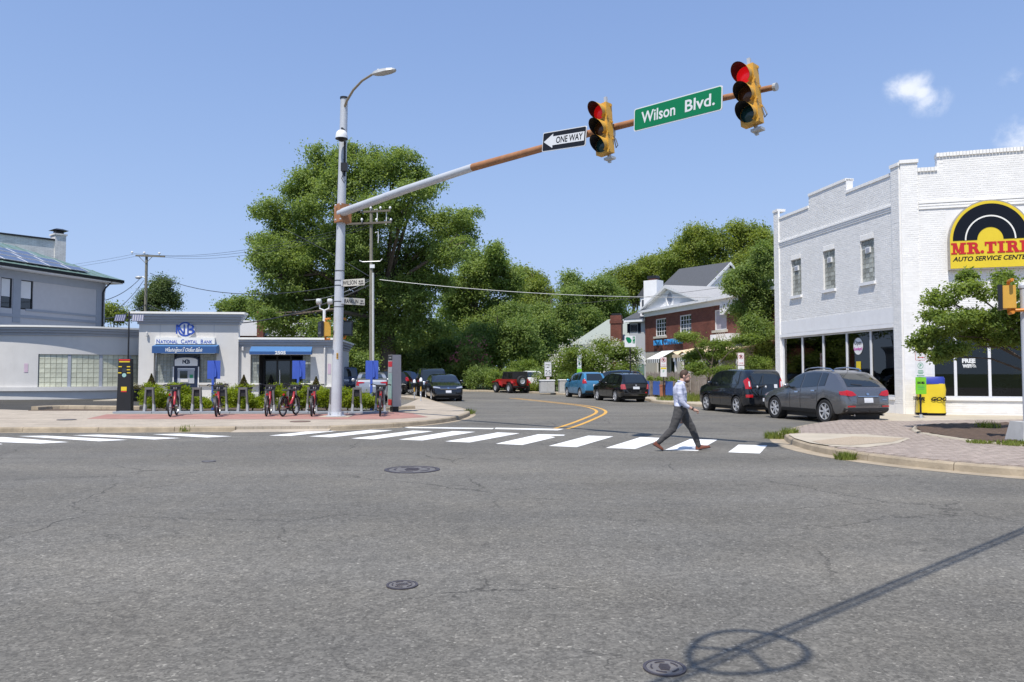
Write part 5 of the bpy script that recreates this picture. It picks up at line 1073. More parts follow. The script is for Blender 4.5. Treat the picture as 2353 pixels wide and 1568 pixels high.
# far wood closing the view
g_ = np.random.default_rng(40); wl_ = []
for i in range(40):
    u = 560 + i * 33; y = 118 + g_.uniform(-4, 4); tv = 745 + g_.uniform(-25, 20); p = P(u, tv + 60, y); wl_.append((p.x, y, p.z, 3.2, 3.2, (60 + g_.uniform(0, 20)) * y / F))
C, O = crown_points(wl_, 2600, 20, 1.3, 41); V, Fq = leaves(C, .6, .5, O, 42); o = link('woodland', np_mesh('woodland', V, Fq, [M_DEEP]), None, 'stuff'); o['label'] = 'dense far green woodland closing the street'
# shrubs under the trees at the bend
for k, (u, v, a, b, Y) in enumerate([(1110, 868, 40, 26, 68), (1160, 872, 36, 24, 66.5), (1235, 876, 45, 22, 64), (1205, 858, 40, 30, 70), (1060, 862, 40, 30, 73), (1020, 865, 34, 26, 77), (1330, 868, 40, 24, 60), (905, 868, 40, 26, 79), (850, 872, 40, 22, 72), (1225, 893, 24, 10, 62.8), (1250, 895, 16, 9, 62.2)]):
    lab = ['leafy shrub behind the red jeep', 'rounded shrub hugging the red jeep spare wheel', 'spreading shrub under the speed limit sign', 'tall shrub between red jeep and speed limit sign', 'shrub above the silver off-roader', 'shrub left of the silver off-roader', 'shrub behind the light blue hatchback', 'shrub behind the parking meters', 'shrub behind silver sedan', 'low lime groundcover clump at the bend kerb', 'tiny lime groundcover clump beside grey cabinet'][k]
    tree('shrub', lab, 'shrub', gb(u, Y), plobes([(u - a * .4, v, a * .6, b), (u + a * .4, v + 3, a * .6, b * .9), (u, v - b * .3, a * .5, b * .8)], Y, .3, k), M_LIME if k > 8 else (M_MYR if k % 2 else M_DEEP), 200, 26, .5 if k < 9 else .25, .22, .08, 60 + k, group='shrubs at the street bend', limbs=2)
# street tree before the tire shop
STB = G(2420, 985, .15)
tree('street_tree', 'broad low cherry tree in soil bed before yellow arched sign', 'tree', STB, plobes([(2165, 690, 48, 22), (2230, 665, 60, 24), (2300, 670, 50, 26), (2150, 770, 45, 28), (2210, 735, 55, 34), (2280, 730, 55, 42), (2340, 740, 50, 50), (2190, 800, 50, 24), (2260, 782, 50, 26), (2330, 785, 45, 30), (2140, 725, 32, 13), (2225, 640, 22, 10), (2310, 640, 18, 12), (2400, 700, 60, 60), (2460, 760, 60, 60), (2115, 790, 22, 12), (2170, 818, 36, 13), (2250, 755, 60, 38)], 19.2, .8, 30), M_MYR, 900, 24, .19, .115, .10, 31, limbs=12, shell=.55, trunk_top=tuple(P(2400, 690, 19.2)))
# hedge shrubs behind the bikes
HB = [(352, 915, 24, 36), (385, 925, 18, 24), (410, 905, 22, 38), (432, 927, 20, 20), (462, 930, 20, 16), (520, 915, 26, 30), (550, 918, 26, 28), (582, 925, 20, 22), (640, 912, 24, 32), (668, 920, 22, 26), (695, 910, 26, 34), (725, 915, 26, 30), (752, 918, 22, 28), (800, 918, 26, 28), (830, 922, 24, 24), (858, 928, 18, 18)]
for k, (u, v, a, b) in enumerate(HB):
    Y = 28.6 + (k % 3) * .5; zb = P(u, v, Y).z
    tree('hedge_shrub', 'bright yellow green shrub in the bed behind the docked bikes', 'shrub', (gb(u, Y)[0], Y, .15), plobes([(u, v + 3, a * 1.25, b * 1.1), (u - a * .5, v - b * .2, a * .65, b * .8), (u + a * .5, v, a * .65, b * .9)], Y, .1, k), M_HEDGE, 75, 36, .14, .09, .03, 80 + k, group='hedge shrubs behind the bike docks', limbs=2)
def tuft(label, p, r, n, h, m=None, seed=1):
    g = np.random.default_rng(seed); a = g.uniform(0, 6.28, n); rr_ = r * np.sqrt(g.random(n)); B = np.stack([rr_ * np.cos(a), rr_ * np.sin(a), np.zeros(n)], 1); d = g.normal(size=(n, 3)) * .35; d[:, 2] = 1; hh = h * g.uniform(.4, 1.1, n)[:, None]; T = B + d * hh; M_ = (B + T) / 2 + g.normal(size=(n, 3)) * .01
    s = np.stack([np.cos(a + 1.5), np.sin(a + 1.5), np.zeros(n)], 1) * .008; V = np.stack([B - s, B + s, M_ + s * .8, T], 1); V2 = V.reshape(-1, 3); o = link('grass_tuft', np_mesh('grass_tuft', V2, np.arange(n * 4).reshape(n, 4), [m or M_GRASS]), None, 'stuff'); o.location = p; o['label'] = label
tuft('grass tuft growing at kerb return beside the last crosswalk bar', G(1780, 1008), .26, 260, .2, seed=1); tuft('grass tuft on kerb ramp corner', G(1815, 1000, .1), .22, 220, .2, seed=8)
tuft('grass tuft in the broken kerb of the paved corner', G(1942, 1056), .2, 260, .16, seed=2); tuft('small weed tuft in the left kerb', G(427, 992), .2, 120, .2, seed=3)
tuft('grass strip beside the no parking post by planter boxes', G(1537, 920, .13), .7, 420, .3, seed=4); tuft('weeds in the soil bed', G(2270, 985, .16), .3, 160, .22, seed=5)
tuft('weeds along the soil bed edge', G(2330, 1022, .16), .35, 420, .1, seed=6); tuft('grass at the soil bed front edge', G(2250, 1018, .16), .25, 200, .07, seed=9); tuft('weed growing from the curved bank wall', G(338, 917, .1) * 1.0 if False else Vector((P(338, 917, 40).x, 40.0, .1)), .22, 160, .6, seed=7)
tuft('grass by the pavement corner kerb', G(1078, 951, .02), .25, 150, .22, seed=10)
tuft('tall weeds bordering the patio by the boxy black car', G(1590, 922, .13), .9, 700, .5, seed=11)
# ------------------------------------------------------------------ signal mast
M_GALV = mat('galvanised_steel', (.50, .52, .55), .5, metal=.15, var=.10, vs=2, bump=.1, dirt=.06); M_RUST = mat('rusty_brown_paint', (.33, .15, .065), .75, var=.25, vs=5, dirt=.2)
M_SIGY = mat('signal_yellow', (.60, .33, .045), .45, var=.08, vs=4, dirt=.10); M_SIGO = mat('signal_orange', (.62, .22, .02), .5, var=.1)
M_GREEN = mat('sign_green', (.0, .185, .075), .65, var=.06, spec=.25, dirt=.05); M_WSIGN = mat('sign_white', (.72, .73, .74), .5, var=.04); M_BSIGN = mat('sign_black', (.012, .015, .024), .75, var=.1, spec=.2)
M_SBACK = mat('sign_edge_metal', (.45, .46, .46), .5, metal=.3)
M_REDL = emit_mat('red_lamp', (.7, .006, .01), .32); M_REDD = mat('dim_red_lens', (.25, .012, .012), .2, var=.1); M_AMBD = mat('dark_amber_lens', (.07, .025, .008), .15, var=.1); M_GRND = mat('dark_green_lens', (.012, .045, .045), .15, var=.1)
M_CONCG = mat('grey_concrete', (.42, .42, .41), .9, var=.12, vs=4, bump=.4, dirt=.2)
PY = 25.4; pb = G(772, 958, .13); PY = pb.y; pt = P(791, 228, PY)
mast = thing('signal_mast', 'tall galvanised signal mast with long rusty arm and street lamp', 'signal pole', (pb.x, pb.y, .13)); off = Vector((pb.x, pb.y, .13)); tp = pt - off
MB().tube([(0, 0, .05), tp * .5, tp], [.178, .152, .125], 20).build('pole', M_GALV, mast, smooth=True)
bs_ = MB().lathe([(.34, .0), (.34, .05), (.22, .06), (.2, .16)], 16).build('base_plate', M_GALV, mast)
for k in range(4): MB().lathe([(.04, 0), (.04, .12)], 8, (.27 * math.cos(k * 1.5708 + .78), .27 * math.sin(k * 1.5708 + .78), .05)).build('anchor_bolt', M_GALV, mast)
MB().box((0, 0, .005), (1.0, .8, .03)).build('footing', M_CONC, mast)
MB().lathe([(.145, 0), (.145, .06), (.02, .09)], 16, tp).build('pole_cap', M_BLACK, mast)
Bx = ((1778 - CX) / F * 14.0, 14.0); FM = Frame((pb.x, pb.y), Bx)
arm_px = [(783, 490), (930, 437), (1087, 385), (1250, 340), (1350, 308), (1455, 282), (1660, 226), (1778, 201)]
ap = [FM.w(x, 0, z) - off for x, z in [FM.px(*q) for q in arm_px]]; ap[0] = ap[0] + (ap[1] - ap[0]).normalized() * -.05
rad = [.135, .12, .105, .09, .083, .075, .063, .055]
MB().tube(ap[:3], rad[:3], 16).build('mast_arm', M_GALV, mast, smooth=True); MB().tube(ap[2:], [r * .985 for r in rad[2:]], 16).build('mast_arm_end', M_RUST, mast, smooth=True)
MB().tube([ap[-1], ap[-1] + (ap[-1] - ap[-2]).normalized() * .06], .075, 14).build('arm_cap', M_SBACK, mast)
az_ = ap[0].z; col = MB().box((tp.x * az_ / tp.z * 1.0 + .06, -.03, az_), (.40, .44, .62), rot=FM.ang); col.build('arm_flange', M_RUST, mast)
for s1 in (-1, 1):
    for s2 in (-1, 1): MB().ell((ap[0].x + .0 + s1 * .10 - .02, ap[0].y - .21 + s1 * -.08, az_ + s2 * .25), (.035, .035, .035), 8, 6).build('flange_bolt', M_GALV, mast)
for z in (3.72, 3.9, 4.45, 4.62, 5.05 - .1): 
    q = tp * (z / tp.z); MB().lathe([(.166, -.012), (.166, .012)], 20, (q.x, q.y, z), caps=False).build('steel_band', M_BLACK, mast)
qy = tp * (2.05 / tp.z); MB().box((qy.x + .03, qy.y - .168, 2.05), (.06, .01, .2)).build('pole_number', M_SIGY, mast)
for k in range(3): MB().box((qy.x + .03, qy.y - .175, 2.0 + k * .055), (.03, .006, .035)).build('pole_digit', M_BLACK, mast)
# luminaire
lp = [P(u, v, PY - .25 * i) - off for i, (u, v) in enumerate(((790, 252), (797, 232), (812, 207), (832, 186), (856, 171)))]
MB().tube(lp, [.045, .042, .04, .038, .036], 10).build('lamp_arm', mat('bronze_paint', (.30, .25, .18), .5, metal=.3), mast, smooth=True)
h0 = lp[-1]; h1 = P(909, 160, PY - 1.35) - off; dv = (h1 - h0); hl = MB(); sec = []
for t, w, hh in ((0, .05, .05), (.12, .12, .10), (.35, .17, .13), (.7, .17, .10), (.92, .12, .07), (1, .05, .04)):
    c = h0 + dv * t; sd = Vector((dv.y, -dv.x, 0)).normalized(); sec.append([c + sd * w + Vector((0, 0, -hh * .4)), c + sd * w * .8 + Vector((0, 0, hh * .5)), c - sd * w * .8 + Vector((0, 0, hh * .5)), c - sd * w + Vector((0, 0, -hh * .4)), c + Vector((0, 0, -hh * .7))])
hl.add([p for s in sec for p in s], [(5 * i + c, 5 * i + (c + 1) % 5, 5 * i + 5 + (c + 1) % 5, 5 * i + 5 + c) for i in range(5) for c in range(5)] + [(0, 1, 2, 3, 4), (25, 26, 27, 28, 29)]); hd = hl.build('lamp_head', M_SBACK, mast)
MB().lathe([(.04, 0), (.04, .07), (.02, .08)], 10, h0 + dv * .25 + Vector((0, 0, .06))).build('photocell', M_WSIGN, hd)
# dome camera
cd = P(785, 310, PY - .45); dome = thing('dome_camera', 'white dome camera bracketed near top of the signal mast', 'camera', cd)
MB().lathe([(.205, -.13), (.20, -.03), (.17, .08), (.11, .14), (.02, .15)], 20).build('housing', M_WSIGN, dome, smooth=True); MB().lathe([(.21, -.15), (.21, -.13), (.12, -.16), (.10, -.21), (.02, -.24)], 16).build('lens_bubble', M_BLACK, dome)
MB().tube([(0, 0, .14), (0, .05, .24), (.02, .3, .25)], .035, 8).build('top_bracket', M_BLACK, dome); MB().b2(.03, .09, .22, .28, -1.35, -.15).build('mount_rail', M_BLACK, dome); MB().box((.06, .22, -1.05), (.22, .18, .28)).build('clamp', M_BLACK, dome); MB().tube([(.05, .2, -1.2), (-.02, .16, -1.45), (.06, .18, -1.6), (.1, .2, -1.5)], .015, 6).build('cable', M_BLACK, dome)
# signs on the arm
def arm_sign(name, label, u0, u1, vm0, vm1, h, w_out, off_=.14):
    x0, z0 = FM.px(u0, vm0, off_); x1, z1 = FM.px(u1, vm1, off_); t = thing(name, label, 'street sign', FM.w((x0 + x1) / 2, off_, (z0 + z1) / 2)); sl = math.atan2(z1 - z0, x1 - x0); t.rotation_euler = (0, -sl, FM.ang); return t, math.hypot(x1 - x0, z1 - z0)
def rrect(w, h, r=.04, n=5): return [(sx * (w / 2 - r) + r * math.cos(a), sz * (h / 2 - r) + r * math.sin(a)) for (sx, sz, a0) in ((1, 1, 0), (-1, 1, 90), (-1, -1, 180), (1, -1, 270)) for a in [R(a0 + 90 * i / n) for i in range(n + 1)]]
t, w = arm_sign('street_name_sign', 'large green overhead sign reading Wilson Blvd.', 1457, 1660, 277.5, 224, .49, 0); h = .49
MB().prism(rrect(w, h, .05), -.004, .012).build('border', M_WSIGN, t); MB().prism(rrect(w - .045, h - .045, .04), -.009, -.004).build('panel', M_GREEN, t)
lettering('Wilson', .34, M_WSIGN, t, (-w * .205, -.0105, -.105), ext=.002, bold=.005, width=w * .40); lettering('Blvd.', .34, M_WSIGN, t, (w * .265, -.0105, -.105), ext=.002, bold=.005, width=w * .32)
for s_ in (-1, 1): MB().box((s_ * w * .3, .07, 0), (.06, .14, .10)).build('sign_clamp', M_SBACK, t)
t, w = arm_sign('one_way_sign', 'black and white ONE WAY arrow sign on mast arm', 1247, 1347, 328, 312, .5, 0); h = .46
MB().prism(rrect(w, h, .04), -.004, .012).build('border', M_WSIGN, t); MB().prism(rrect(w - .04, h - .04, .035), -.009, -.004).build('panel', M_BSIGN, t)
aw = w * .93; MB().prism([(-aw / 2, 0), (-aw * .27, .17), (-aw * .27, .105), (aw / 2, .105), (aw / 2, -.105), (-aw * .27, -.105), (-aw * .27, -.17)], -.0125, -.009).build('arrow', M_WSIGN, t)
lettering('ONE WAY', .21, M_BSIGN, t, (w * .13, -.014, -.068), ext=.0015, bold=.003, width=w * .60); MB().box((0, .07, 0), (.06, .14, .10)).build('sign_clamp', M_SBACK, t)
# traffic signals
def visor(mb, zc, r, Ln, outer, n=22):
    vs_ = []; a0, a1 = R(-58), R(238)
    for i in range(n + 1):
        a = a0 + (a1 - a0) * i / n; k = .55 + .45 * max(-.6, math.sin(a)); vs_ += [(r * math.cos(a), 0, zc + r * math.sin(a)), (r * math.cos(a), -Ln * k, zc + r * math.sin(a) * 1.0)]
    mb.add(vs_, [(2 * i, 2 * i + 1, 2 * i + 3, 2 * i + 2) for i in range(n)])
def signal(label, u, v, lit, lean, off_=.42, red=None):
    x, z = FM.px(u, v, off_); t = thing('traffic_signal', label, 'traffic light', FM.w(x, off_, z)); t.rotation_euler = (0, R(lean), FM.ang + R(3)); t['group'] = 'signal heads on the mast arm'; S = .375
    for k, (nm, ml) in enumerate((('red_section', red), ('amber_section', M_AMBD), ('green_section', M_GRND))):
        zc = (1 - k) * S; b = MB().box((0, .10, zc), (S * .96, .20, S * .985), taper=1); hb = b.build(nm, M_SIGY, t)
        MB().lathe([(.185, -.012), (.185, .0)], 24, (0, 0, zc), 'y').build('door_ring', M_SIGY, hb)
        MB().lathe([(.002, -.05), (.09, -.04), (.158, -.014)], 24, (0, 0, zc), 'y', caps=False).build('lens', ml, hb, smooth=True)
        mb = MB(); visor(mb, zc, .168, .32, True); mb.build('visor', M_SIGY, hb, smooth=True, fix=False); mb = MB(); visor(mb, zc, .163, .318, False); mb.build('visor_lining', M_BLACK, hb, smooth=True, fix=False)
        for s_ in (-1, 1): MB().box((.20, .02 + .08 * s_ + .05, zc + .13 * s_), (.02, .05, .04)).build('hinge', M_SIGY, hb)
    MB().b2(-.03, .03, .21, .27, -.72, .78).build('mount_tube', M_GALV, t); MB().box((0, .33, 0), (.16, .18, .20)).build('arm_clamp', M_SBACK, t); MB().b2(-.05, .16, .10, .26, -.68, -.63).build('lower_bracket', M_SBACK, t)
    MB().tube([(.05, .3, -.05), (.16, .3, -.22), (.22, .28, -.38), (.17, .28, -.42), (.12, .3, -.2)], .012, 6).build('cable', M_BLACK, t)
    return t
signal('three lamp signal with lit red at mast arm tip beyond Wilson sign', 1716, 218, True, -5.5, red=M_REDL); signal('three lamp signal between ONE WAY sign and Wilson sign', 1381, 296, False, -4, red=emit_mat('shaded_red_lamp', (.6, .006, .008), .20))
# blades on the pole
def blade(name, label, u1, v0, v1, vr0, vr1, Yr, texts, z_):
    a = P(787, (v0 + v1) / 2, PY - .1); b = P(u1, (vr0 + vr1) / 2, Yr); f = Frame(a.xy, b.xy); t = thing(name, label, 'street sign', (a + b) / 2, f.ang); w = f.len; h = .23
    MB().prism(rrect(w, h, .01, 2), -.006, .006).build('panel', mat('weathered_sign', (.52, .50, .44), .6, var=.08, dirt=.25), t)
    for (s, x, z, sz, wd) in texts: lettering(s, sz, M_BSIGN, t, (x * w, -.008, z), ext=.001, bold=.003, width=wd * w)
    MB().box((-w / 2, .0, 0), (.08, .1, .2)).build('bracket', M_GALV, t)
blade('street_name_sign', 'pale pole mounted blade reading WILSON', 838, 642, 664, 637, 655, PY - .5, [('WILSON', -.16, -.065, .2, .62), ('BLVD', .34, .0, .075, .2), ('<2500', .34, -.085, .085, .24)], 0)
blade('street_name_sign', 'pale pole mounted blade reading FRANKLIN', 838, 682, 700, 686, 704, PY + .35, [('FRANKLIN', -.14, -.065, .19, .68), ('RD', .37, .0, .075, .12), ('1500 N', .37, -.085, .075, .2)], 0)
# pedestrian heads on the pole
def ped_head(label, loc, rz, sd=1):
    t = thing('pedestrian_signal', label, 'pedestrian signal', loc, rz)
    MB().box((0, 0, 0), (.46, .24, .48), taper=.96).build('housing', M_SIGY, t); MB().b2(-.25, .25, -.20, -.121, -.26, .26).build('front_hood', M_BLACK, t); MB().b2(-.2, .2, -.205, -.2005, -.2, .2).build('display', M_GLASSD, t)
    for z in (-.34, .34): MB().tube([(0, 0, z * .7), (0, 0, z), (sd * .36, .05, z)], .035, 8).build('bracket_arm', M_SIGO, t)
    return t
q = P(748, 757, PY - .05); ped_head('yellow pedestrian signal turned away on left of the signal mast', (q.x, q.y, q.z), R(-62)); q = P(794, 755, PY + .5); o = ped_head('black faced pedestrian signal behind the signal mast', (q.x, q.y, q.z), R(12), -1); 
q = P(745, 738, PY - .05); sn = thing('mast_sensor', 'twin round white sensor lamps above the yellow pedestrian signal', 'sensor', q)
MB().tube([(0, 0, -.05), (0, 0, .38)], .05, 10).build('stem', M_WSIGN, sn); MB().tube([(-.17, 0, .62), (-.15, 0, .42), (0, 0, .36), (.15, 0, .42), (.17, 0, .62)], .025, 8).build('fork', M_WSIGN, sn)
for s_ in (-1, 1): MB().lathe([(.10, -.07), (.11, 0), (.09, .08), (.03, .1)], 12, (s_ * .19, 0, .66), 'x').build('lamp', M_SBACK, sn)
# pedestrian pole at the right edge
qb = G(2362, 1018, .13); pp_ = thing('pedestrian_pole', 'grey pedestrian signal post on concrete block in soil bed', 'signal pole', qb)
MB().box((0, 0, .22), (.62, .62, .46), taper=.72).build('concrete_base', M_CONCG, pp_); MB().lathe([(.075, .4), (.07, 3.3)], 14).build('post', M_GALV, pp_, smooth=True); MB().lathe([(.085, 3.28), (.085, 3.34), (.02, 3.4)], 12).build('cap', M_GALV, pp_)
hp_ = P(2318, 684, qb.y - .05); ph_ = ped_head('yellow pedestrian signal before the cherry tree', hp_, R(-120)); MB().tube([(-.1, .02, -.27), (-.1, .38, -.27), (-.1, .5, -.27)], .035, 8).build('bracket_arm', M_SIGO, ph_)
# ------------------------------------------------------------------ posts with plates
M_NOPR = mat('no_parking_red', (.55, .03, .03), .5); M_LIMES = mat('lime_tag', (.19, .55, .02), .5); M_GRTX = mat('sign_text_green', (.03, .30, .14), .5)
def plate(t, z0, z1, w, m, y=-.035, name='sign_plate', x=0): 
    o = MB().prism(rrect(w, z1 - z0, .02, 3), y - .004, y).build(name, m, t); o.location = (x, 0, (z0 + z1) / 2); return o
def no_parking(t, z0, z1, w, y=-.035):
    o = plate(t, z0, z1, w, M_WSIGN, y); h = z1 - z0; r = w * .36; cz = h * .18
    MB().prism(rrect(w * .96, h * .97, .02, 3)[::1], y - .0055, y - .0045).build('red_border', M_NOPR, o); MB().prism(rrect(w * .9, h * .93, .02, 3), y - .007, y - .006).build('white_field', M_WSIGN, o)
    lettering('P', r * 1.5, M_BSIGN, o, (0, y - .0085, cz - r * .52), ext=.0006, bold=.012); MB().prism(ring_arc(0, cz, r * .84, r, 0, 2 * math.pi, 24), y - .0105, y - .0095).build('red_ring', M_NOPR, o)
    MB().prism([(-r * .7, cz + r * .55), (-r * .55, cz + r * .7), (r * .7, cz - r * .55), (r * .55, cz - r * .7)], y - .0118, y - .0108).build('red_slash', M_NOPR, o); MB().prism([(-w * .3, -h * .3), (w * .2, -h * .3), (w * .2, -h * .26), (w * .34, -h * .32), (w * .2, -h * .38), (w * .2, -h * .34), (-w * .3, -h * .34)], y - .0085, y - .0075).build('red_arrow', M_NOPR, o); return o
def green_p(t, z0, z1, w, y=-.035):
    o = plate(t, z0, z1, w, M_WSIGN, y); h = z1 - z0; MB().prism(ring_arc(0, h * .2, w * .24, w * .28, 0, 2 * math.pi, 20), y - .006, y - .005).build('green_ring', M_GRTX, o); lettering('P', w * .42, M_GRTX, o, (0, y - .006, h * .2 - w * .15), ext=.0006, bold=.003)
    for k, f_ in enumerate((.5, .6, .45)): MB().b2(-w * f_ / 2, w * f_ / 2, y - .006, y - .005, -h * (.12 + .09 * k) - h * .025, -h * (.12 + .09 * k) + h * .02).build('printed_line', M_GRTX, o)
    MB().prism([(-w * .4, -h * .43), (-w * .28, -h * .38), (-w * .28, -h * .41), (w * .36, -h * .41), (w * .36, -h * .45), (-w * .28, -h * .45), (-w * .28, -h * .48)], y - .006, y - .005).build('green_arrow', M_GRTX, o); return o
def post(name, label, p, h, cat='street sign', m=None, r=.03, rz=0): t = thing(name, label, cat, p, rz); MB().lathe([(r, 0), (r, h)], 10).build('post', m or M_BLACK, t, smooth=True); return t
q = G(2116, 961, .13); k = q.y / F; Zq = lambda v: P(2116, v, q.y).z - .13
t = post('parking_sign', 'post with no parking plate, green parking plate and lime tag', q, Zq(792), rz=.12); no_parking(t, Zq(829), Zq(790), .37); green_p(t, Zq(866), Zq(830), .36); o = plate(t, Zq(906), Zq(867), .38, M_LIMES, -.04, 'lime_tag'); lettering('54182', .1, M_BSIGN, o, (0, -.046, .06), ext=.0008, bold=.006); 
for kk in range(3): MB().b2(-.12, .12, -.0465, -.0455, -.02 - .05 * kk, -.005 - .05 * kk).build('printed_line', M_GRTX, o)
MB().lathe([(.05, 0), (.05, .12)], 10).build('sleeve', M_GALV, t)
q = G(1525, 914, .13); Zq = lambda v: P(1525, v, q.y).z - .13; t = post('parking_sign', 'no parking plate over pale plate on black post by blue panelled planters', q, Zq(822)); no_parking(t, Zq(843), Zq(821), .38); o = plate(t, Zq(866), Zq(843.5), .38, M_WSIGN); MB().b2(-.17, .17, -.041, -.0395, .16, .26).build('yellow_band', M_YEL, o); lettering('P', .22, M_GRTX, o, (0, -.041, -.05), ext=.001)
q = Vector(((1702 - CX) / F * 36, 36, .13)); Zq = lambda v: P(1702, v, 36).z - .13; t = post('parking_sign', 'no parking plate on post rising behind the boxy black car', q, Zq(812)); no_parking(t, Zq(840), Zq(811), .30); green_p(t, Zq(870), Zq(841), .30)
q = Vector(((1331 - CX) / F * 55, 55, .13)); Zq = lambda v: P(1331, v, 55).z - .13; t = post('parking_sign', 'narrow parking plate with lime tag above the light blue hatchback', q, Zq(816)); green_p(t, Zq(847), Zq(816), .3); plate(t, Zq(864), Zq(847.5), .34, M_LIMES, name='lime_tag')
q = Vector(((1448 - CX) / F * 47, 47, .13)); Zq = lambda v: P(1448, v, 47).z - .13; t = post('parking_garage_sign', 'white square sign with green leaf emblem on black post', q, Zq(774), r=.04); o = plate(t, Zq(798), Zq(772), .68, M_WSIGN)
MB().prism([(-.28, .2), (-.2, .28), (-.02, .24), (.1, .08), (.06, -.08), (-.1, -.12), (-.2, 0)], -.0425, -.0405).build('green_emblem', M_GREEN, o); MB().b2(.16, .30, -.0425, -.0405, -.12, .3).build('green_panel', M_GREEN, o); MB().prism([(.19, -.02), (.27, -.02), (.23, -.1)], -.0445, -.043).build('white_arrow', M_WSIGN, o); lettering('P', .2, M_WSIGN, o, (.23, -.0445, .1), ext=.0008)
q = Vector(((1259 - CX) / F * 60, 60, .13)); Zq = lambda v: P(1259, v, 60).z - .13; t = post('speed_limit_sign', 'white SPEED LIMIT 25 sign at the street bend', q, Zq(833)); o = plate(t, Zq(865), Zq(832), .56, M_WSIGN); MB().prism(rrect(.53, 1.08, .02, 3), -.041, -.0395).build('black_border', M_BSIGN, o); MB().prism(rrect(.49, 1.04, .02, 3), -.0425, -.0415).build('white_field', M_WSIGN, o)
for s, z, sz_, wd in (('SPEED', .28, .17, .4), ('LIMIT', .08, .17, .36), ('25', -.42, .48, .42)): lettering(s, sz_, M_BSIGN, o, (0, -.0435, z), ext=.0008, bold=.001, width=wd)
MB().b2(-.12, .12, -.04, -.036, Zq(890) , Zq(866.5)).build('small_plate', mat('faded_plate', (.55, .46, .46), .6), t)
q = Vector(((1203 - CX) / F * 61.5, 61.5, .13)); t = post('hazard_marker', 'orange and black striped hazard board at the bend', q, .8); o = plate(t, .55, 1.35, .38, M_SIGO)
for kk in range(4): MB().prism([(-.18, -.36 + kk * .2), (.18, -.18 + kk * .2), (.18, -.09 + kk * .2), (-.18, -.27 + kk * .2)], -.041, -.0395).build('black_stripe', M_BSIGN, o)
# blue backs of street plates
M_BLUES = mat('sign_back_blue', (.045, .10, .46), .55, var=.06)
for (u0, u1, v0, v1, vb, lab) in ((474, 504, 829, 871, 944, 'blue painted sign back beside the cash machine'), (670, 700, 829, 871, 944, 'blue painted sign back before the bank entrance'), (839, 868, 829, 872, 945, 'blue painted sign back near grey map panel')):
    um = (u0 + u1) / 2; q = G(um, vb, .13); kz = lambda v: P(um, v, q.y).z - .13; t = thing('blue_sign', lab, 'street sign', q, 0, 'blue sign backs along the bike docks'); w = (u1 - u0) / F * q.y
    MB().b2(-.055, .035, -.03, .03, 0, kz(v0) - .01).build('post', M_BLUES, t); a = MB().b2(-w / 2, w / 2, .032, .042, kz(v1), kz(v0)).build('panel', M_BLUES, t); MB().prism([(.036, kz(v0) - .06), (.12, kz(v0) - .4), (.12, kz(v1) + .1), (.036, kz(v1) + .05)], -.02, .03).build('stiffener', M_BLUES, t)
# parking meters
for (u, vt, vb, lab) in ((952, 872, 916, 'shorter parking meter on slim yellow banded post'), (967, 868, 922, 'taller parking meter with white domed head')):
    q = G(u, vb, .13); hgt = P(u, vt, q.y).z - .13; t = thing('parking_meter', lab, 'parking meter', q)
    MB().lathe([(.03, 0), (.03, hgt - .45)], 8).build('post', M_GALV, t); MB().lathe([(.036, hgt - .72), (.036, hgt - .46)], 8).build('yellow_band', M_SIGY, t); MB().lathe([(.05, hgt - .46), (.09, hgt - .38), (.095, hgt - .22), (.085, hgt - .2)], 12).build('head', M_BLACK, t, smooth=True); MB().lathe([(.09, hgt - .2), (.08, hgt - .08), (.03, hgt)], 12).build('dome', M_WSIGN, t, smooth=True)
# flexible marker posts
for (u, vt, vb, m, lab) in ((1342.6, 869, 914, M_SIGY, 'yellow marker post behind the light blue hatchback'), (1374, 870, 913, M_SIGY, 'yellow marker post beside the black wagon bonnet'), (1368, 885, 916, M_WSIGN, 'short white marker post between hatchback and wagon')):
    q = G(u, vb, 0.0); hh = P(u, vt, q.y).z; t = thing('marker_post', lab, 'bollard', q); MB().lathe([(.10, 0), (.10, .04), (.06, .06)], 12).build('base', M_BLACK, t); MB().lathe([(.055, .05), (.05, hh)], 10).build('post', m, t, smooth=True); MB().lathe([(.057, hh * .8), (.057, hh * .88)], 10, caps=False).build('reflector_band', M_WSIGN, t)
# utility cabinets
for (u0, u1, vt, lab) in ((1240, 1273, 875, 'pale grey utility cabinet beside the speed limit sign'), (1284, 1309, 874, 'pale grey utility cabinet left of the light blue hatchback')):
    Y = 57.0; a, b = (u0 - CX) / F * Y, (u1 - CX) / F * Y; hh = P(u0, vt, Y).z - .13; t = thing('utility_cabinet', lab, 'cabinet', ((a + b) / 2, Y, .13), .1); w = b - a
    MB().b2(-w / 2, w / 2, -.35, .35, 0, hh).build('body', M_CONCG, t); MB().box((0, 0, hh + .03), (w + .08, .8, .06), taper=.96).build('lid', M_WSIGN, t)
    for s_ in (-1, 1): MB().b2(s_ * w * .24 - w * .22, s_ * w * .24 + w * .22, -.365, -.351, .08, hh - .08).build('door', M_CONCG, t)
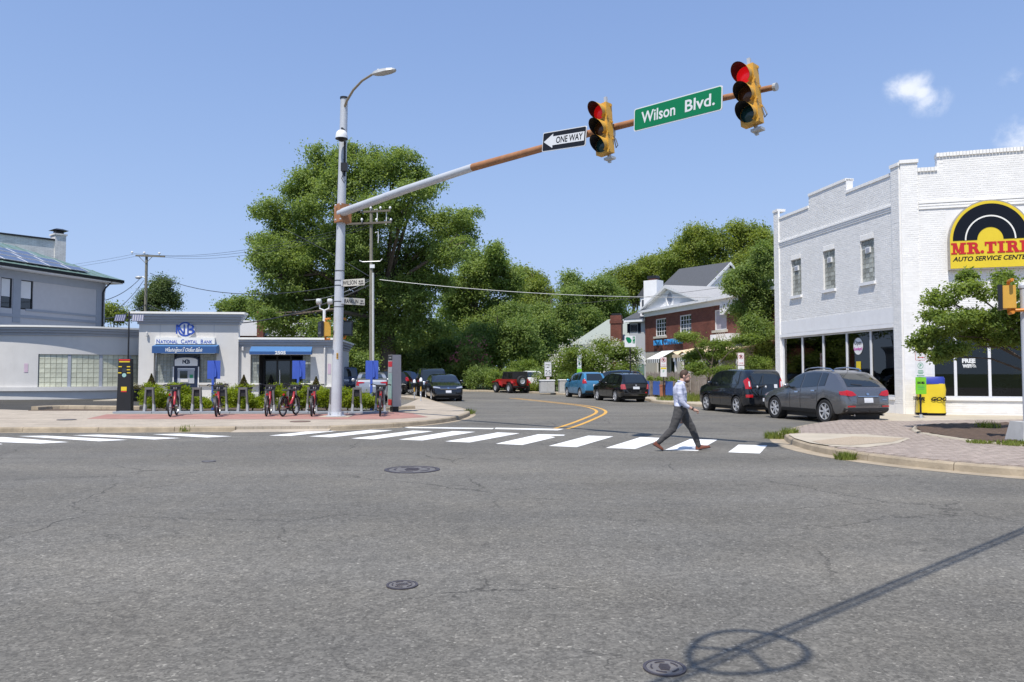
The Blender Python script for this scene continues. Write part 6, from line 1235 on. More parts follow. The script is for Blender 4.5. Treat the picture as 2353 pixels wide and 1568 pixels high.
# ------------------------------------------------------------------ bike share station
M_BRED = mat('bike_red', (.32, .010, .016), .35, var=.08, coat=.3); M_TYRE = mat('tyre_rubber', (.02, .02, .021), .85, var=.2); M_RIMB = mat('bike_rim', (.40, .41, .42), .35, metal=.6); M_DOCK = mat('dock_grey', (.17, .165, .16), .5, metal=.3, var=.1); M_DOCKL = mat('dock_foot', (.38, .38, .385), .55, var=.1); M_BPLA = mat('black_plastic', (.018, .018, .02), .55, var=.15)
pl0, pl1 = G(258, 951, .13), G(888, 951, .13); FK = Frame(pl0.xy, pl1.xy)
plat = thing('dock_platform', 'long flat grey metal platform carrying the bike docks', 'dock platform', FK.w(0, 0, .13), FK.ang); n = 7
for i in range(n):
    a = FK.len * i / n; b = FK.len * (i + 1) / n; MB().b2(a + .01, b - .01, 0, .55, .006, .075).build('deck_plate', mat('platform_grey', (.33, .36, .40), .5, metal=.3, var=.1), plat)
def make_bike():
    t = thing('share_bike', 'red share bike', 'bicycle', (0, 0, 0)); wr = .33
    for x in (0, 1.08):
        w = MB(); w.lathe([(wr - .045, -.02), (wr - .01, -.026), (wr, 0), (wr - .01, .026), (wr - .045, .02)], 28, (x, 0, wr), 'y', caps=False); wo_ = w.build('wheel', M_TYRE, t, smooth=True)
        MB().lathe([(wr - .06, -.014), (wr - .04, -.016), (wr - .04, .016), (wr - .06, .014)], 24, (x, 0, wr), 'y', caps=False).build('rim', M_RIMB, wo_); sp = MB()
        for k in range(14):
            a = k * math.pi / 7; sp.tube([(x, .02 * (-1) ** k, wr), (x + math.cos(a) * (wr - .05), 0, wr + math.sin(a) * (wr - .05))], .0025, 4)
        sp.build('spokes', M_RIMB, wo_); MB().lathe([(.035, -.05), (.035, .05)], 10, (x, 0, wr), 'y').build('hub', M_RIMB, wo_)
        fd = MB(); vs_ = []; a0, a1 = (R(25), R(200)) if x == 0 else (R(10), R(150))
        for i in range(15):
            a = a0 + (a1 - a0) * i / 14
            if x > 0: a = R(180) - a
            c_, s_ = math.cos(a), math.sin(a); rr = wr + .025; vs_ += [(x - c_ * -1 * rr if False else x + c_ * rr, -.036, wr + s_ * rr), (x + c_ * (rr + .012), 0, wr + s_ * (rr + .012)), (x + c_ * rr, .036, wr + s_ * rr)]
        fd.add(vs_, [(3 * i + c, 3 * i + c + 1, 3 * i + 4 + c, 3 * i + 3 + c) for i in range(14) for c in range(2)]); fd.build('mudguard', M_BPLA, t, smooth=True)
    f = MB(); f.tube([(.42, 0, .30), (.62, 0, .38), (.84, 0, .62), (.90, 0, .82)], [.045, .05, .048, .04], 10); f.tube([(.42, 0, .30), (.36, 0, .52), (.30, 0, .68)], .036, 10); f.build('frame', M_BRED, t, smooth=True)
    for s_ in (-1, 1): MB().tube([(0, s_ * .07, wr), (.2, s_ * .06, .31), (.42, s_ * .03, .30)], .022, 8).build('chain_stay', M_BRED, t); MB().tube([(0, s_ * .07, wr), (.3, s_ * .03, .62)], .016, 8).build('seat_stay', M_BRED, t); MB().tube([(1.08, s_ * .07, wr), (.98, s_ * .05, .62), (.92, 0, .76)], .02, 8).build('fork', M_BPLA, t)
    for s_ in (-1, 1): MB().prism([(-.1, .5), (.0, .62), (.2, .58), (.15, .42), (0, .38)], s_ * .06 - .004, s_ * .075 + .004).build('skirt_guard', M_BPLA, t)
    MB().tube([(.31, 0, .66), (.27, 0, .84)], .018, 8).build('seat_post', M_RIMB, t)
    sd = MB(); ss = []
    for x_, w_, h_ in ((.08, .05, .02), (.12, .12, .045), (.22, .12, .05), (.33, .06, .04), (.44, .025, .03), (.46, .01, .01)): ss.append([(x_, -w_, .865), (x_, -w_ * .8, .865 + h_), (x_, w_ * .8, .865 + h_), (x_, w_, .865)])
    sd.add([p for s in ss for p in s], [(4 * i + c, 4 * i + (c + 1) % 4, 4 * i + 4 + (c + 1) % 4, 4 * i + 4 + c) for i in range(5) for c in range(4)] + [(0, 1, 2, 3), (20, 21, 22, 23)]); sd.build('saddle', M_BPLA, t, smooth=True)
    MB().lathe([(.03, -.05), (.04, 0), (.03, .02)], 10, (.03, 0, .74), 'x').build('tail_light', mat('red_reflector', (.4, .01, .01), .25), t)
    MB().tube([(.90, 0, .80), (.88, 0, 1.0)], .024, 8).build('stem', M_BPLA, t)
    MB().tube([(.70, -.33, 1.06), (.80, -.28, 1.08), (.90, -.15, 1.04), (.90, .15, 1.04), (.80, .28, 1.08), (.70, .33, 1.06)], .016, 8).build('handlebar', M_BPLA, t)
    for s_ in (-1, 1): MB().tube([(.68, s_ * .335, 1.06), (.78, s_ * .29, 1.08)], .022, 8).build('grip', M_BPLA, t)
    MB().ell((.92, .0, .94), (.05, .06, .06), 10, 8).build('bell_housing', M_RIMB, t)
    MB().add([(.93, -.15, .86), (.93, .15, .86), (.95, .19, 1.06), (.95, -.19, 1.06), (1.16, -.12, .86), (1.16, .12, .86), (1.24, .16, 1.04), (1.24, -.16, 1.04)], [(0, 1, 2, 3), (4, 5, 6, 7), (0, 3, 7, 4), (1, 5, 6, 2), (0, 4, 5, 1)]).build('front_carrier', M_BPLA, t)
    MB().lathe([(.09, -.03), (.09, .03)], 16, (.42, -.02, .30), 'y').build('chain_guard', M_BPLA, t)
    for s_ in (-1, 1): MB().tube([(.42, s_ * .06, .30), (.42 + .12 * s_, s_ * .11, .30 - .10 * s_)], .013, 6).build('crank', M_RIMB, t); MB().box((.42 + .12 * s_, s_ * .16, .30 - .10 * s_), (.09, .1, .025)).build('pedal', M_BPLA, t)
    return t
bike = make_bike(); HD = 90 + 13
BK = [(391, 958, HD, 'beside the second dock from the black kiosk'), (497, 958, HD + 3, 'before the blue sign back near cash machine'), (612, 957, HD - 2, 'before the bank entrance, upright beside the tilted bike'), (650, 957.5, HD - 20, 'turned at an angle in its dock before the entrance'), (716, 957, HD - 3, 'nearest the tall signal mast on its entrance side'), (873, 957, HD - 4, 'against the grey map panel')]
for i, (u, v, hd, lab) in enumerate(BK):
    b = bike if i == 0 else copy_tree(bike); q = G(u, v, .134); b.location = (q.x, q.y, .134); b.rotation_euler = (R(-2 if i in (0, 1) else 1), 0, R(hd)); b['label'] = 'red share bike ' + lab; b['group'] = 'red share bikes in the docks'
def make_dock():
    t = thing('bike_dock', 'grey bike dock', 'bike dock', (0, 0, 0))
    for s_ in (-1, 1):
        MB().prism([(s_ * .17 - .035, .0), (s_ * .17 + .035, .0), (s_ * .125 + .028, .82), (s_ * .125 - .028, .82)], -.05, .05).build('leg', M_DOCK, t); MB().prism([(s_ * .17 - .045, .0), (s_ * .17 + .045, .0), (s_ * .155 + .042, .24), (s_ * .155 - .02, .30)], -.06, .06).build('foot', M_DOCKL, t)
    MB().b2(-.155, .155, -.055, .055, .80, .88).build('top_bar', M_DOCK, t); MB().b2(-.10, .10, .0, .05, .55, .80).build('lock_plate', M_BPLA, t); return t
dock = make_dock(); DK = [(343, 'empty dock next to the black kiosk', 0), (399, 'holding the bike nearest the kiosk', 1), (452, 'empty dock left of the cash machine sign back', 0), (508, 'behind the bike at the cash machine sign back', 1), (558, 'empty dock under the potted cone shrub', 0), (617, 'behind the upright bike at the entrance', 1), (669, 'behind the angled bike', 1), (714, 'beside the signal mast holding a bike', 1), (768, 'hidden behind the signal mast', 0), (820, 'empty dock between signal mast and map panel', 0), (872, 'behind the bike at the grey map panel', 1)]
for i, (u, lab, occ) in enumerate(DK):
    d = dock if i == 0 else copy_tree(dock); x, _ = FK.px(u, 940, -.3); d.location = FK.w(x, -.3 - .12 * occ, .2); d.rotation_euler = (0, 0, R(HD - 90 - 10)); d['label'] = 'grey bike dock, ' + lab; d['group'] = 'bike docks on the platform'
# kiosk
q = G(287, 948, .13); kz = lambda v: P(287, v, q.y).z - .13; t = thing('bike_kiosk', 'tall black pay kiosk with solar panels on a mast', 'kiosk', q, R(6))
MB().prism([(-.26, 0), (.26, 0), (.21, kz(825)), (-.21, kz(825))], -.14, .14).build('body', M_BLACK, t); MB().tube([(.06, .05, kz(826)), (.06, .05, kz(716))], .03, 8).build('mast', M_BLACK, t)
for s_ in (-1, 1):
    o = MB().box((0, 0, 0), (.40, .03, .27)).build('solar_panel', mat('small_solar', (.09, .10, .18), .2, var=.1), t); o.location = (.06 + s_ * .32, .05, kz(731)); o.rotation_euler = (R(-25), 0, R(s_ * 8))
    for kk in range(5): MB().box((-.16 + kk * .08, -.017, 0), (.008, .004, .26)).build('cell_line', M_SBACK, o)
MB().box((.06, .05, kz(731)), (.3, .04, .04)).build('panel_arm', M_BLACK, t)
MB().b2(-.2, .2, -.146, -.1405, kz(829), kz(826)).build('red_band', M_NOPR, t); MB().b2(-.19, .19, -.146, -.1405, kz(833), kz(830.5)).build('yellow_text_line', M_YEL, t)
for (x, v) in ((-.15, 843), (.15, 843), (.15, 850), (-.16, 857), (.16, 857)): MB().b2(x - .06, x + .06, -.147, -.1405, kz(v + 1.2), kz(v - 1)).build('yellow_label', M_YEL, t)
MB().prism([(.075 * math.cos(a), kz(862.5) + .075 * math.sin(a)) for a in np.linspace(0, 6.283, 19)[:-1]], -.147, -.1405).build('round_badge', mat('teal_badge', (.30, .52, .50), .5), t); MB().b2(-.1, .1, -.147, -.1405, kz(898), kz(889)).build('yellow_sticker', M_YEL, t); MB().b2(-.1, .1, -.1475, -.147, kz(901), kz(898.5)).build('red_sticker', M_NOPR, t)
MB().b2(-.07, .07, -.15, -.1405, kz(856), kz(847)).build('card_slot', M_GLASSD, t)
# map panel
q = G(906, 946, .13); kz = lambda v: P(906, v, q.y).z - .13; t = thing('map_panel', 'tapering pale grey bike station map panel with coloured side', 'map panel', q, R(-62)); w0, w1, hh = .62, .50, kz(816); zb = kz(934)
MB().prism([(-w0 / 2, zb), (w0 / 2, zb), (w1 / 2, hh), (-w1 / 2, hh)], -.17, .17).build('body', mat('panel_taupe', (.42, .39, .37), .55, var=.05), t); MB().b2(-.16, .16, -.12, .12, 0, zb - .002).build('plinth', M_BLACK, t)
for (z0, z1, m) in ((kz(828), kz(817), M_BLACK), (kz(843), kz(831), M_NOPR), (kz(856), kz(845), M_SBACK), (kz(916), kz(858), mat('map_green', (.30, .42, .38), .4, var=.2, vs=9)), (kz(931), kz(918), M_NOPR)): MB().b2(-w1 / 2 + .03, w1 / 2 - .03, -.178, -.1705, z0, z1).build('printed_panel', m, t)
lettering('transit', .09, M_WSIGN, t, (0, -.181, kz(824)), ext=.0008, width=.25)
# ------------------------------------------------------------------ planters
def planter(label, u, vt, vb, w, kind, Y=43.2):
    X = (u - CX) / F * Y; hh = (P(u, vt, Y).z - .14) ; t = thing('planter_pot', label, 'planter', (X, Y, .14)); MB().lathe([(w * .36, 0), (w * .5, hh - .06), (w * .53, hh - .05), (w * .53, hh), (w * .47, hh), (w * .45, hh - .06)], 18, caps=False).build('pot', M_BLACK, t, smooth=True); MB().lathe([(w * .47, hh - .07), (.01, hh - .05)], 18, caps=False).build('soil', M_SOIL, t)
    g = np.random.default_rng(int(u)); n = 500
    if kind != 'flowers':
        ch = P(u, kind, Y).z - .14 - hh; z = g.random(n * 2) ** 1.3; a = g.uniform(0, 6.28, n * 2); r = (1 - z) * .30 * np.sqrt(g.uniform(.35, 1.1, n * 2)); C = np.stack([r * np.cos(a), r * np.sin(a), hh + z * ch], 1); V, Fq = leaves(C, .09, .6, None, int(u)); link('cone_foliage', np_mesh('cone_foliage', V, Fq, [M_CONE]), t); MB().tube([(0, 0, hh - .06), (0, 0, hh + ch * .8)], .03, 6).build('stem', M_BARK, t)
    C = np.stack([g.normal(0, w * .26, n), g.normal(0, w * .26, n), hh + np.abs(g.normal(0, .09, n))], 1); V, Fq = leaves(C, .09, .8, None, int(u) + 3); link('bedding_plants', np_mesh('bedding_plants', V, Fq, [M_CONE if kind == 'flowers' else M_HEDGE]), t)
planter('black pot of low red flowers beside the kiosk', 314, 894, 918, 1.05, 'flowers', 41.0); planter('black pot with russet cone shrub beside the cash machine', 349, 889, 912, .9, 859); planter('black pot of flowers right of the cash machine', 508, 889, 912, .75, 'flowers'); planter('black pot with green cone shrub left of entrance', 561, 890, 912, .95, 862); planter('black pot with green cone shrub right of entrance', 727, 892, 912, .8, 866, 44.0)
# ------------------------------------------------------------------ tire rack with printed cover, things in the shop window
q = FF_.w(FF_.X(2130, 952), .62, .13); rk = thing('tire_rack', 'yellow covered tire rack with blue top reading GOODYEAR', 'tire rack', q, FF_.ang); rr_ = .44; hh = P(2130, 866, q.y).z - .13
def rack_ring(z, r, jit, k):
    return [((r + jit * math.sin(5 * a + k) ) * (abs(math.cos(a)) ** .55) * math.copysign(1, math.cos(a)), (r * .75 + jit * math.cos(4 * a + k)) * (abs(math.sin(a)) ** .55) * math.copysign(1, math.sin(a)), z) for a in np.linspace(0, 2 * math.pi, 41)[:-1]]
def rack_part(name, zs, m, extra=0.0):
    rings = [rack_ring(z, rr_ + (.012 * math.sin(z * 9)) + e, .012, i * 1.3) for i, (z, e) in enumerate(zs)]; n = 40; mb = MB(); mb.add([p for r_ in rings for p in r_], [(i * n + j, i * n + (j + 1) % n, (i + 1) * n + (j + 1) % n, (i + 1) * n + j) for i in range(len(rings) - 1) for j in range(n)] + [tuple(range(n)), tuple((len(rings) - 1) * n + j for j in range(n))]); return mb.build(name, m, rk, smooth=True)
rack_part('base_skirt', [(.02, .0), (.10, .01)], M_SNAVY); cov = rack_part('cover', [(.09, .012), (.3, -.005), (.6, .0), (.9, .005), (hh - .24, .0)], M_YEL); rack_part('blue_top', [(hh - .25, .006), (hh - .06, .0), (hh, -.05)], mat('cover_blue', (.02, .04, .30), .5))
me = text_mesh('GOODYEAR   GOODYEAR', .17, ext=.002, bold=.008, shear=.25, width=2.6); me.materials.append(M_SNAVY); o = link('lettering', me, rk); nV = len(me.vertices); co = np.empty(nV * 3); me.vertices.foreach_get('co', co); co = co.reshape(-1, 3)
s_ = co[:, 0] - .15; W_ = .36; x = np.clip(s_, -W_, W_); over = s_ - x; y = -(.345 - .02) + np.abs(over); x2 = x + np.sign(over) * np.minimum(np.abs(over), .1) * .8; co2 = np.stack([x2, y + co[:, 1] - .028 + .05 * (np.abs(x) / W_) ** 6 * 0, co[:, 2] + .52], 1); me.vertices.foreach_set('co', co2.ravel()); me.update()
def tyre(label, x, out, z, r, rz=0.0, parent_fr=FF_, lean=0):
    t = thing('spare_tire', label, 'tire', parent_fr.w(x, -out, z + r), parent_fr.ang + rz); MB().lathe([(r * .62, -.09), (r * .85, -.11), (r, -.08), (r, .08), (r * .85, .11), (r * .62, .09)], 28, (0, 0, 0), 'y').build('tyre', M_TYRE, t, smooth=True)
    rm_ = MB().lathe([(r * .60, -.115), (r * .56, -.115), (r * .54, -.09)], 24, (0, 0, 0), 'y', caps=False).build('rim', M_RIMB, t)
    for k in range(9): a = k * .698; MB().box((math.cos(a) * r * .3, -.10, math.sin(a) * r * .3), (r * .58, .02, r * .09), rot=Matrix.Rotation(-a, 3, 'Y')).build('spoke', M_RIMB, rm_)
    return t
dsp = MB().b2(-1.0, 6.5, -.2, .9, 0, gz0 - .22); dt = thing('display_bench', 'dark display ledge inside the tire shop window', 'display bench', FF_.w(1.2, -.95, .2), FF_.ang); MB().b2(.3, 5.0, -.45, .45, 0, gz0 - .26).build('ledge', M_DARK, dt)
tyre('small tire with bright rim beside the battery box', FX(2221, 900), .75, gz0 - .05, .19); tyre('large display tire with grey rim by yellow notice', FX(2314, 890), .8, gz0 - .03, .36)
t = thing('battery_box', 'dark display box between the tires in shop window', 'display box', FF_.w(FX(2247, 905), -.8, gz0 - .03), FF_.ang); MB().b2(-.22, .22, -.15, .15, 0, .3).build('case', M_BLACK, t); MB().b2(-.22, .22, -.16, .16, .3, .33).build('lid', M_RUST, t)
t = thing('window_notice', 'yellow notice hung inside the tire shop window', 'notice', FF_.w(FX(2347, 857), -.16, FZ(2347, 857)), FF_.ang); MB().b2(-.2, .2, -.01, .0, -.24, .24).build('card', M_YEL, t); MB().prism([(-.2, .12), (-.05, .24), (.05, .24), (.2, .12), (.2, .05), (0, .17), (-.2, .05)], -.014, -.0105).build('black_strap', M_BLACK, t)
# ------------------------------------------------------------------ patio fence with blue panels
M_WOODG = mat('weathered_wood', (.25, .21, .18), .9, var=.3, vs=9, bump=.4, bs=30); M_BPAN = mat('blue_mosaic', (.05, .11, .36), .5, var=.7, vs=22)
a = Vector(((1484 - CX) / F * 49.5, 49.5, 0)); b = Vector(((1640 - CX) / F * 43.5, 43.5, 0)); FE = Frame(a.xy, b.xy); fe = thing('patio_fence', 'weathered grey picket fence around the patio', 'fence', FE.w(0, 0, .14), FE.ang); n = int(FE.len / .15); me = None
for i in range(n):
    if me is None: o = MB().prism([(-.055, 0), (.055, 0), (.055, 1.45), (0, 1.55), (-.055, 1.45)], -.012, .012).build('picket', M_WOODG, fe); me = o.data
    else: o = link('picket', me, fe)
    o.location = (.075 + i * .15, random.uniform(-.008, .008), random.uniform(-.06, .05))
for z in (.35, 1.1): MB().b2(0, FE.len, .014, .06, z, z + .09).build('rail', M_WOODG, fe)
for j, (u0, u1) in enumerate(((1489, 1497), (1505, 1521.5), (1534, 1551.5), (1562, 1576))):
    x0_, x1_ = FE.X(u0, 890, .6), FE.X(u1, 890, .6); t = thing('planter_box', ['narrow', 'second', 'third', 'fourth'][j] + ' blue mosaic fronted planter box from the grey wing, before patio fence', 'planter', FE.w((x0_ + x1_) / 2, .55, .13), FE.ang); w = x1_ - x0_
    MB().b2(-w / 2, w / 2, -.2, .2, .12, 1.0).build('box', M_WOODG, t); MB().b2(-w / 2 + .02, w / 2 - .02, -.225, -.2005, .14, .98).build('blue_panel', M_BPAN, t)
    for s_ in (-1, 1): MB().b2(s_ * (w / 2 - .06) - .04, s_ * (w / 2 - .06) + .04, -.15, .15, 0, .12).build('foot', M_WOODG, t)
    C = np.random.default_rng(j).normal(size=(260, 3)) * (w * .28, .12, .10) + (0, 0, 1.08); V, Fq = leaves(C, .12, .7, None, j); link('plants', np_mesh('plants', V, Fq, [M_MYR]), t)
q = FE.w(FE.X(1527, 895, .62), .62, .13); t = thing('terracotta_pot', 'square terracotta pot between blue mosaic planters', 'planter', q, FE.ang); MB().box((0, 0, .36), (.4, .4, .72), taper=1.08).build('pot', mat('terracotta', (.40, .15, .08), .85, var=.15), t); MB().box((0, 0, .73), (.47, .47, .07)).build('rim', MATS['terracotta'], t)
# ------------------------------------------------------------------ utility poles and wires
M_WOODP = mat('pole_wood', (.20, .19, .15), .9, var=.25, vs=6, bump=.5, bs=20); M_XARM = mat('crossarm_wood', (.13, .115, .09), .9, var=.2); M_COND = mat('conduit_grey', (.50, .51, .50), .6, var=.1); M_WIRE = mat('wire_black', (.03, .032, .035), .6); M_WIRES = mat('bare_wire', (.45, .46, .45), .45, metal=.4); M_INS = mat('insulator_white', (.70, .70, .70), .3)
UY = 48.0; pu = P(853, 478, UY); up_ = thing('utility_pole', 'grey wooden utility pole with double crossarms before the huge oak', 'utility pole', (pu.x, UY, .1)); hh = pu.z - .1
MB().tube([(0.1, 0, 0), (0, 0, hh)], [.145, .095], 12).build('pole', M_WOODP, up_, smooth=True)
for (v, w, x0_) in ((487, 2.0, .3), (514, 3.0, -.1)):
    z = P(853, v, UY).z - .1; cr_ = MB().box((x0_, -.14, z), (w, .10, .12), rot=R(-12)).build('crossarm', M_XARM, up_)
    for s_ in np.linspace(-.47, .47, 4): MB().lathe([(.02, .05), (.02, .15), (.07, .17), (.08, .22), (.05, .30), (.02, .32)], 10, (x0_ + s_ * w * .98, -.14 - s_ * w * -.0, z)).build('insulator', M_INS, cr_)
for (x, v0, v1) in ((.42, 488, 515), (1.0, 490, 518), (.5, 540, 560)): MB().tube([(x - .2, -.16, P(853, v0, UY).z), (x - .02, -.16, P(853, v0 - 2, UY).z + .02), (x, -.16, P(853, (v0 + v1) / 2, UY).z), (x - .02, -.16, P(853, v1, UY).z - .1)], .03, 6).build('jumper_wire', M_INS, up_)
zc0, zc1 = .2, P(853, 628, UY).z - .1
MB().tube([(.24, -.10, zc0), (.17, -.12, zc1)], .07, 10).build('conduit', M_COND, up_, smooth=True)
z = P(853, 602, UY).z - .1; MB().tube([(-.7, -.1, z + .06), (-.5, -.1, z - .02), (0, -.1, z), (.6, -.1, z + .02), (.75, -.1, z + .18)], .03, 6).build('bracket', M_INS, up_); MB().box((.12, -.16, P(853, 613, UY).z - .1), (.30, .02, .22)).build('pole_tag', M_WSIGN, up_)
LY = 78.0; pl_ = P(337, 586, LY); ul = thing('utility_pole', 'single crossarm utility pole rising behind the bank', 'utility pole', (pl_.x, LY, 0)); hl_ = pl_.z
MB().tube([(0, 0, 0), (0, 0, hl_)], [.19, .13], 10).build('pole', M_WOODP, ul, smooth=True); cr_ = MB().box((0, -.2, hl_ - .15), (3.0, .14, .16), rot=R(0)).build('crossarm', M_WOODP, ul); cr_.rotation_euler = (0, R(2), 0)
for x in (-1.4, -.15, 1.4): MB().lathe([(.03, 0), (.03, .16), (.12, .18), (.13, .26), (.06, .36)], 10, (x, -.2, hl_ - .07 - x * .035)).build('insulator', M_INS, ul)
for s_ in (-1, 1): MB().tube([(s_ * .7, -.2, hl_ - .2), (0, -.15, hl_ - .9)], .03, 5).build('brace', M_WOODP, ul)
zb = P(320, 638, LY).z; MB().tube([(0, 0, zb - .1), (-.4, 0, zb + .1), (-.7, 0, zb)], .05, 6).build('lamp_bracket', M_SBACK, ul); MB().ell((-.8, 0, zb), (.35, .2, .16), 12, 8).build('cobra_lamp', M_SBACK, ul)
zr = P(337, 718, LY).z
def wire(label, a, b, sag, r=.02, m=None, n=16):
    a, b = Vector(a), Vector(b); pts = [a.lerp(b, i / n) - Vector((0, 0, sag * 4 * (i / n) * (1 - i / n))) for i in range(n + 1)]; mb = MB(); mb.tube(pts, r, 5); o = mb.build('overhead_wire', m or M_WIRE, None, smooth=True); tag(o, label, 'wire', 'overhead wires'); return o
wire('bare wire from pole conduit to the white pediment', P(872, 643, UY), P(1640, 683, 50), .35, .021, M_WIRES)
wire('thin wire crossing the white pediment upward to right', P(1300, 700, 56), P(1700, 655, 52), .1, .014, M_WIRE)
for k, (v0, v1) in enumerate(((583, 541), (585, 548), (590, 556))): wire(['highest', 'middle', 'lowest'][k] + ' thin line from left pole crossarm to the oak side crossarm', P((309, 337, 365)[k], v0, LY), P(830 + 12 * k, 515 + 3 * k, UY), .9, .013)
for k, (u1, v1) in enumerate(((-60, 622), (-60, 632))): wire(['upper', 'lower'][k] + ' thin line from left pole toward the chimney block', P((309, 337)[k], 584, LY), P(u1, v1, 90), .5, .012)
wire('black service cable sagging from left pole to the solar house', P(322, 640, LY), P(243, 690, 58.5), .3, .03); wire('black service cable sagging low behind the kiosk mast', P(330, 645, LY), P(262, 716, 66), .3, .028)
wire('sagging telephone line between both utility poles', P(345, 628, LY), P(850, 642, UY), 1.5, .03); wire('thick black trunk cable above the bank parapet', P(340, 700, LY), P(850, 655, UY), 2.2, .045); wire('thick black trunk cable left of the bank block', P(335, 700, LY), P(205, 735, 62), .4, .045)
wire('dark guy cable sloping into the oak', P(848, 635, UY), P(650, 525, 60), -.1, .02); wire('short service drop beside the pole conduit', P(850, 645, UY), P(700, 690, 62), .3, .02, M_WIRES)
# cables overhead near the camera; their shadow falls on the road
a0, a1 = G(2353, 1217), G(1760, 1466); dsh = (a1 - a0); Hc = 6.2; lift = SUNV * (Hc / SUNV.z)
def cab(label, off_, r):
    pts = [a0 - dsh * 2.4 + lift + off_, a0 + lift + off_, a1 + lift + off_, a1 + dsh * .18 + lift + off_, a1 + dsh * 3.0 + lift + off_]; o = MB().tube(pts, r, 6).build('overhead_wire', M_WIRE, None); tag(o, label, 'wire', 'overhead wires'); return o
nn_ = Vector((-dsh.y, dsh.x, 0)).normalized(); cab('upper strand of the cable pair shading the road', nn_ * .042, .018); cab('lower strand of the cable pair shading the road', -nn_ * .045 + Vector((0, 0, -.1)), .020)
c = G(1712, 1497) + lift; ux = dsh.normalized(); lo = []
for i in range(33):
    a = 2 * math.pi * i / 32; rr = .46 * (1 + .25 * math.cos(a)); lo.append(c + ux * (-.40 * math.cos(a) + .02) + nn_ * (.29 * math.sin(a) * (1 + .25 * math.cos(a))))
o = MB().tube(lo, .022, 6, caps=False).build('cable_loop', M_WIRE, None); tag(o, 'coiled cable slack loop whose round shadow lies on the road', 'cable loop')
o2 = MB().tube([c + nn_ * .24 + ux * .15, c - nn_ * .0 + ux * -.03, c - nn_ * .24 + ux * .18], .02, 6).build('spreader', M_WIRE, o); o2.parent = o
# ------------------------------------------------------------------ vehicles
def car_paint(name, col, metal=.3, rough=.28): return mat(name, col, rough, metal=metal, var=.05, vs=2, coat=1.0, spec=.5)
M_CGL = mat('car_glass', (.012, .016, .017), .03, var=.1, spec=.9, coat=.6); M_CHR = mat('chrome', (.62, .63, .65), .12, metal=1.0, var=.05); M_ALLOY = mat('alloy_wheel', (.62, .63, .65), .3, metal=.45, var=.08)
M_TAIL = mat('tail_lamp_red', (.42, .008, .012), .12, var=.15, vs=20, coat=.6); M_HEADL = mat('head_lamp', (.48, .50, .53), .08, metal=.5, var=.2, vs=25, coat=.6); M_TRIM = mat('black_trim', (.016, .016, .017), .6, var=.15); M_PLATE = mat('number_plate', (.62, .64, .68), .45, var=.08, vs=20); M_ORNG = mat('amber_lens', (.5, .12, .01), .2)
M_RIMD = mat('rim_shade', (.10, .10, .105), .4, metal=.4)
M_SEAM = mat('panel_gap', (.006, .006, .007), .9)
def gsm(x, y, s):
    k = np.exp(-.5 * (np.arange(-12, 13) / 4.0) ** 2); k /= k.sum(); n = 900; g = np.linspace(x[0], x[-1], n); v = np.interp(g, x, y); st = max(1, int(s / (g[1] - g[0]) / 10)); kk = np.exp(-.5 * (np.arange(-3 * st * 4, 3 * st * 4 + 1) / (st * 4)) ** 2); kk /= kk.sum(); p = len(kk) // 2
    vv = np.convolve(np.concatenate([np.full(p, v[0]), v, np.full(p, v[-1])]), kk, 'valid'); return lambda q: np.interp(q, g, vv)
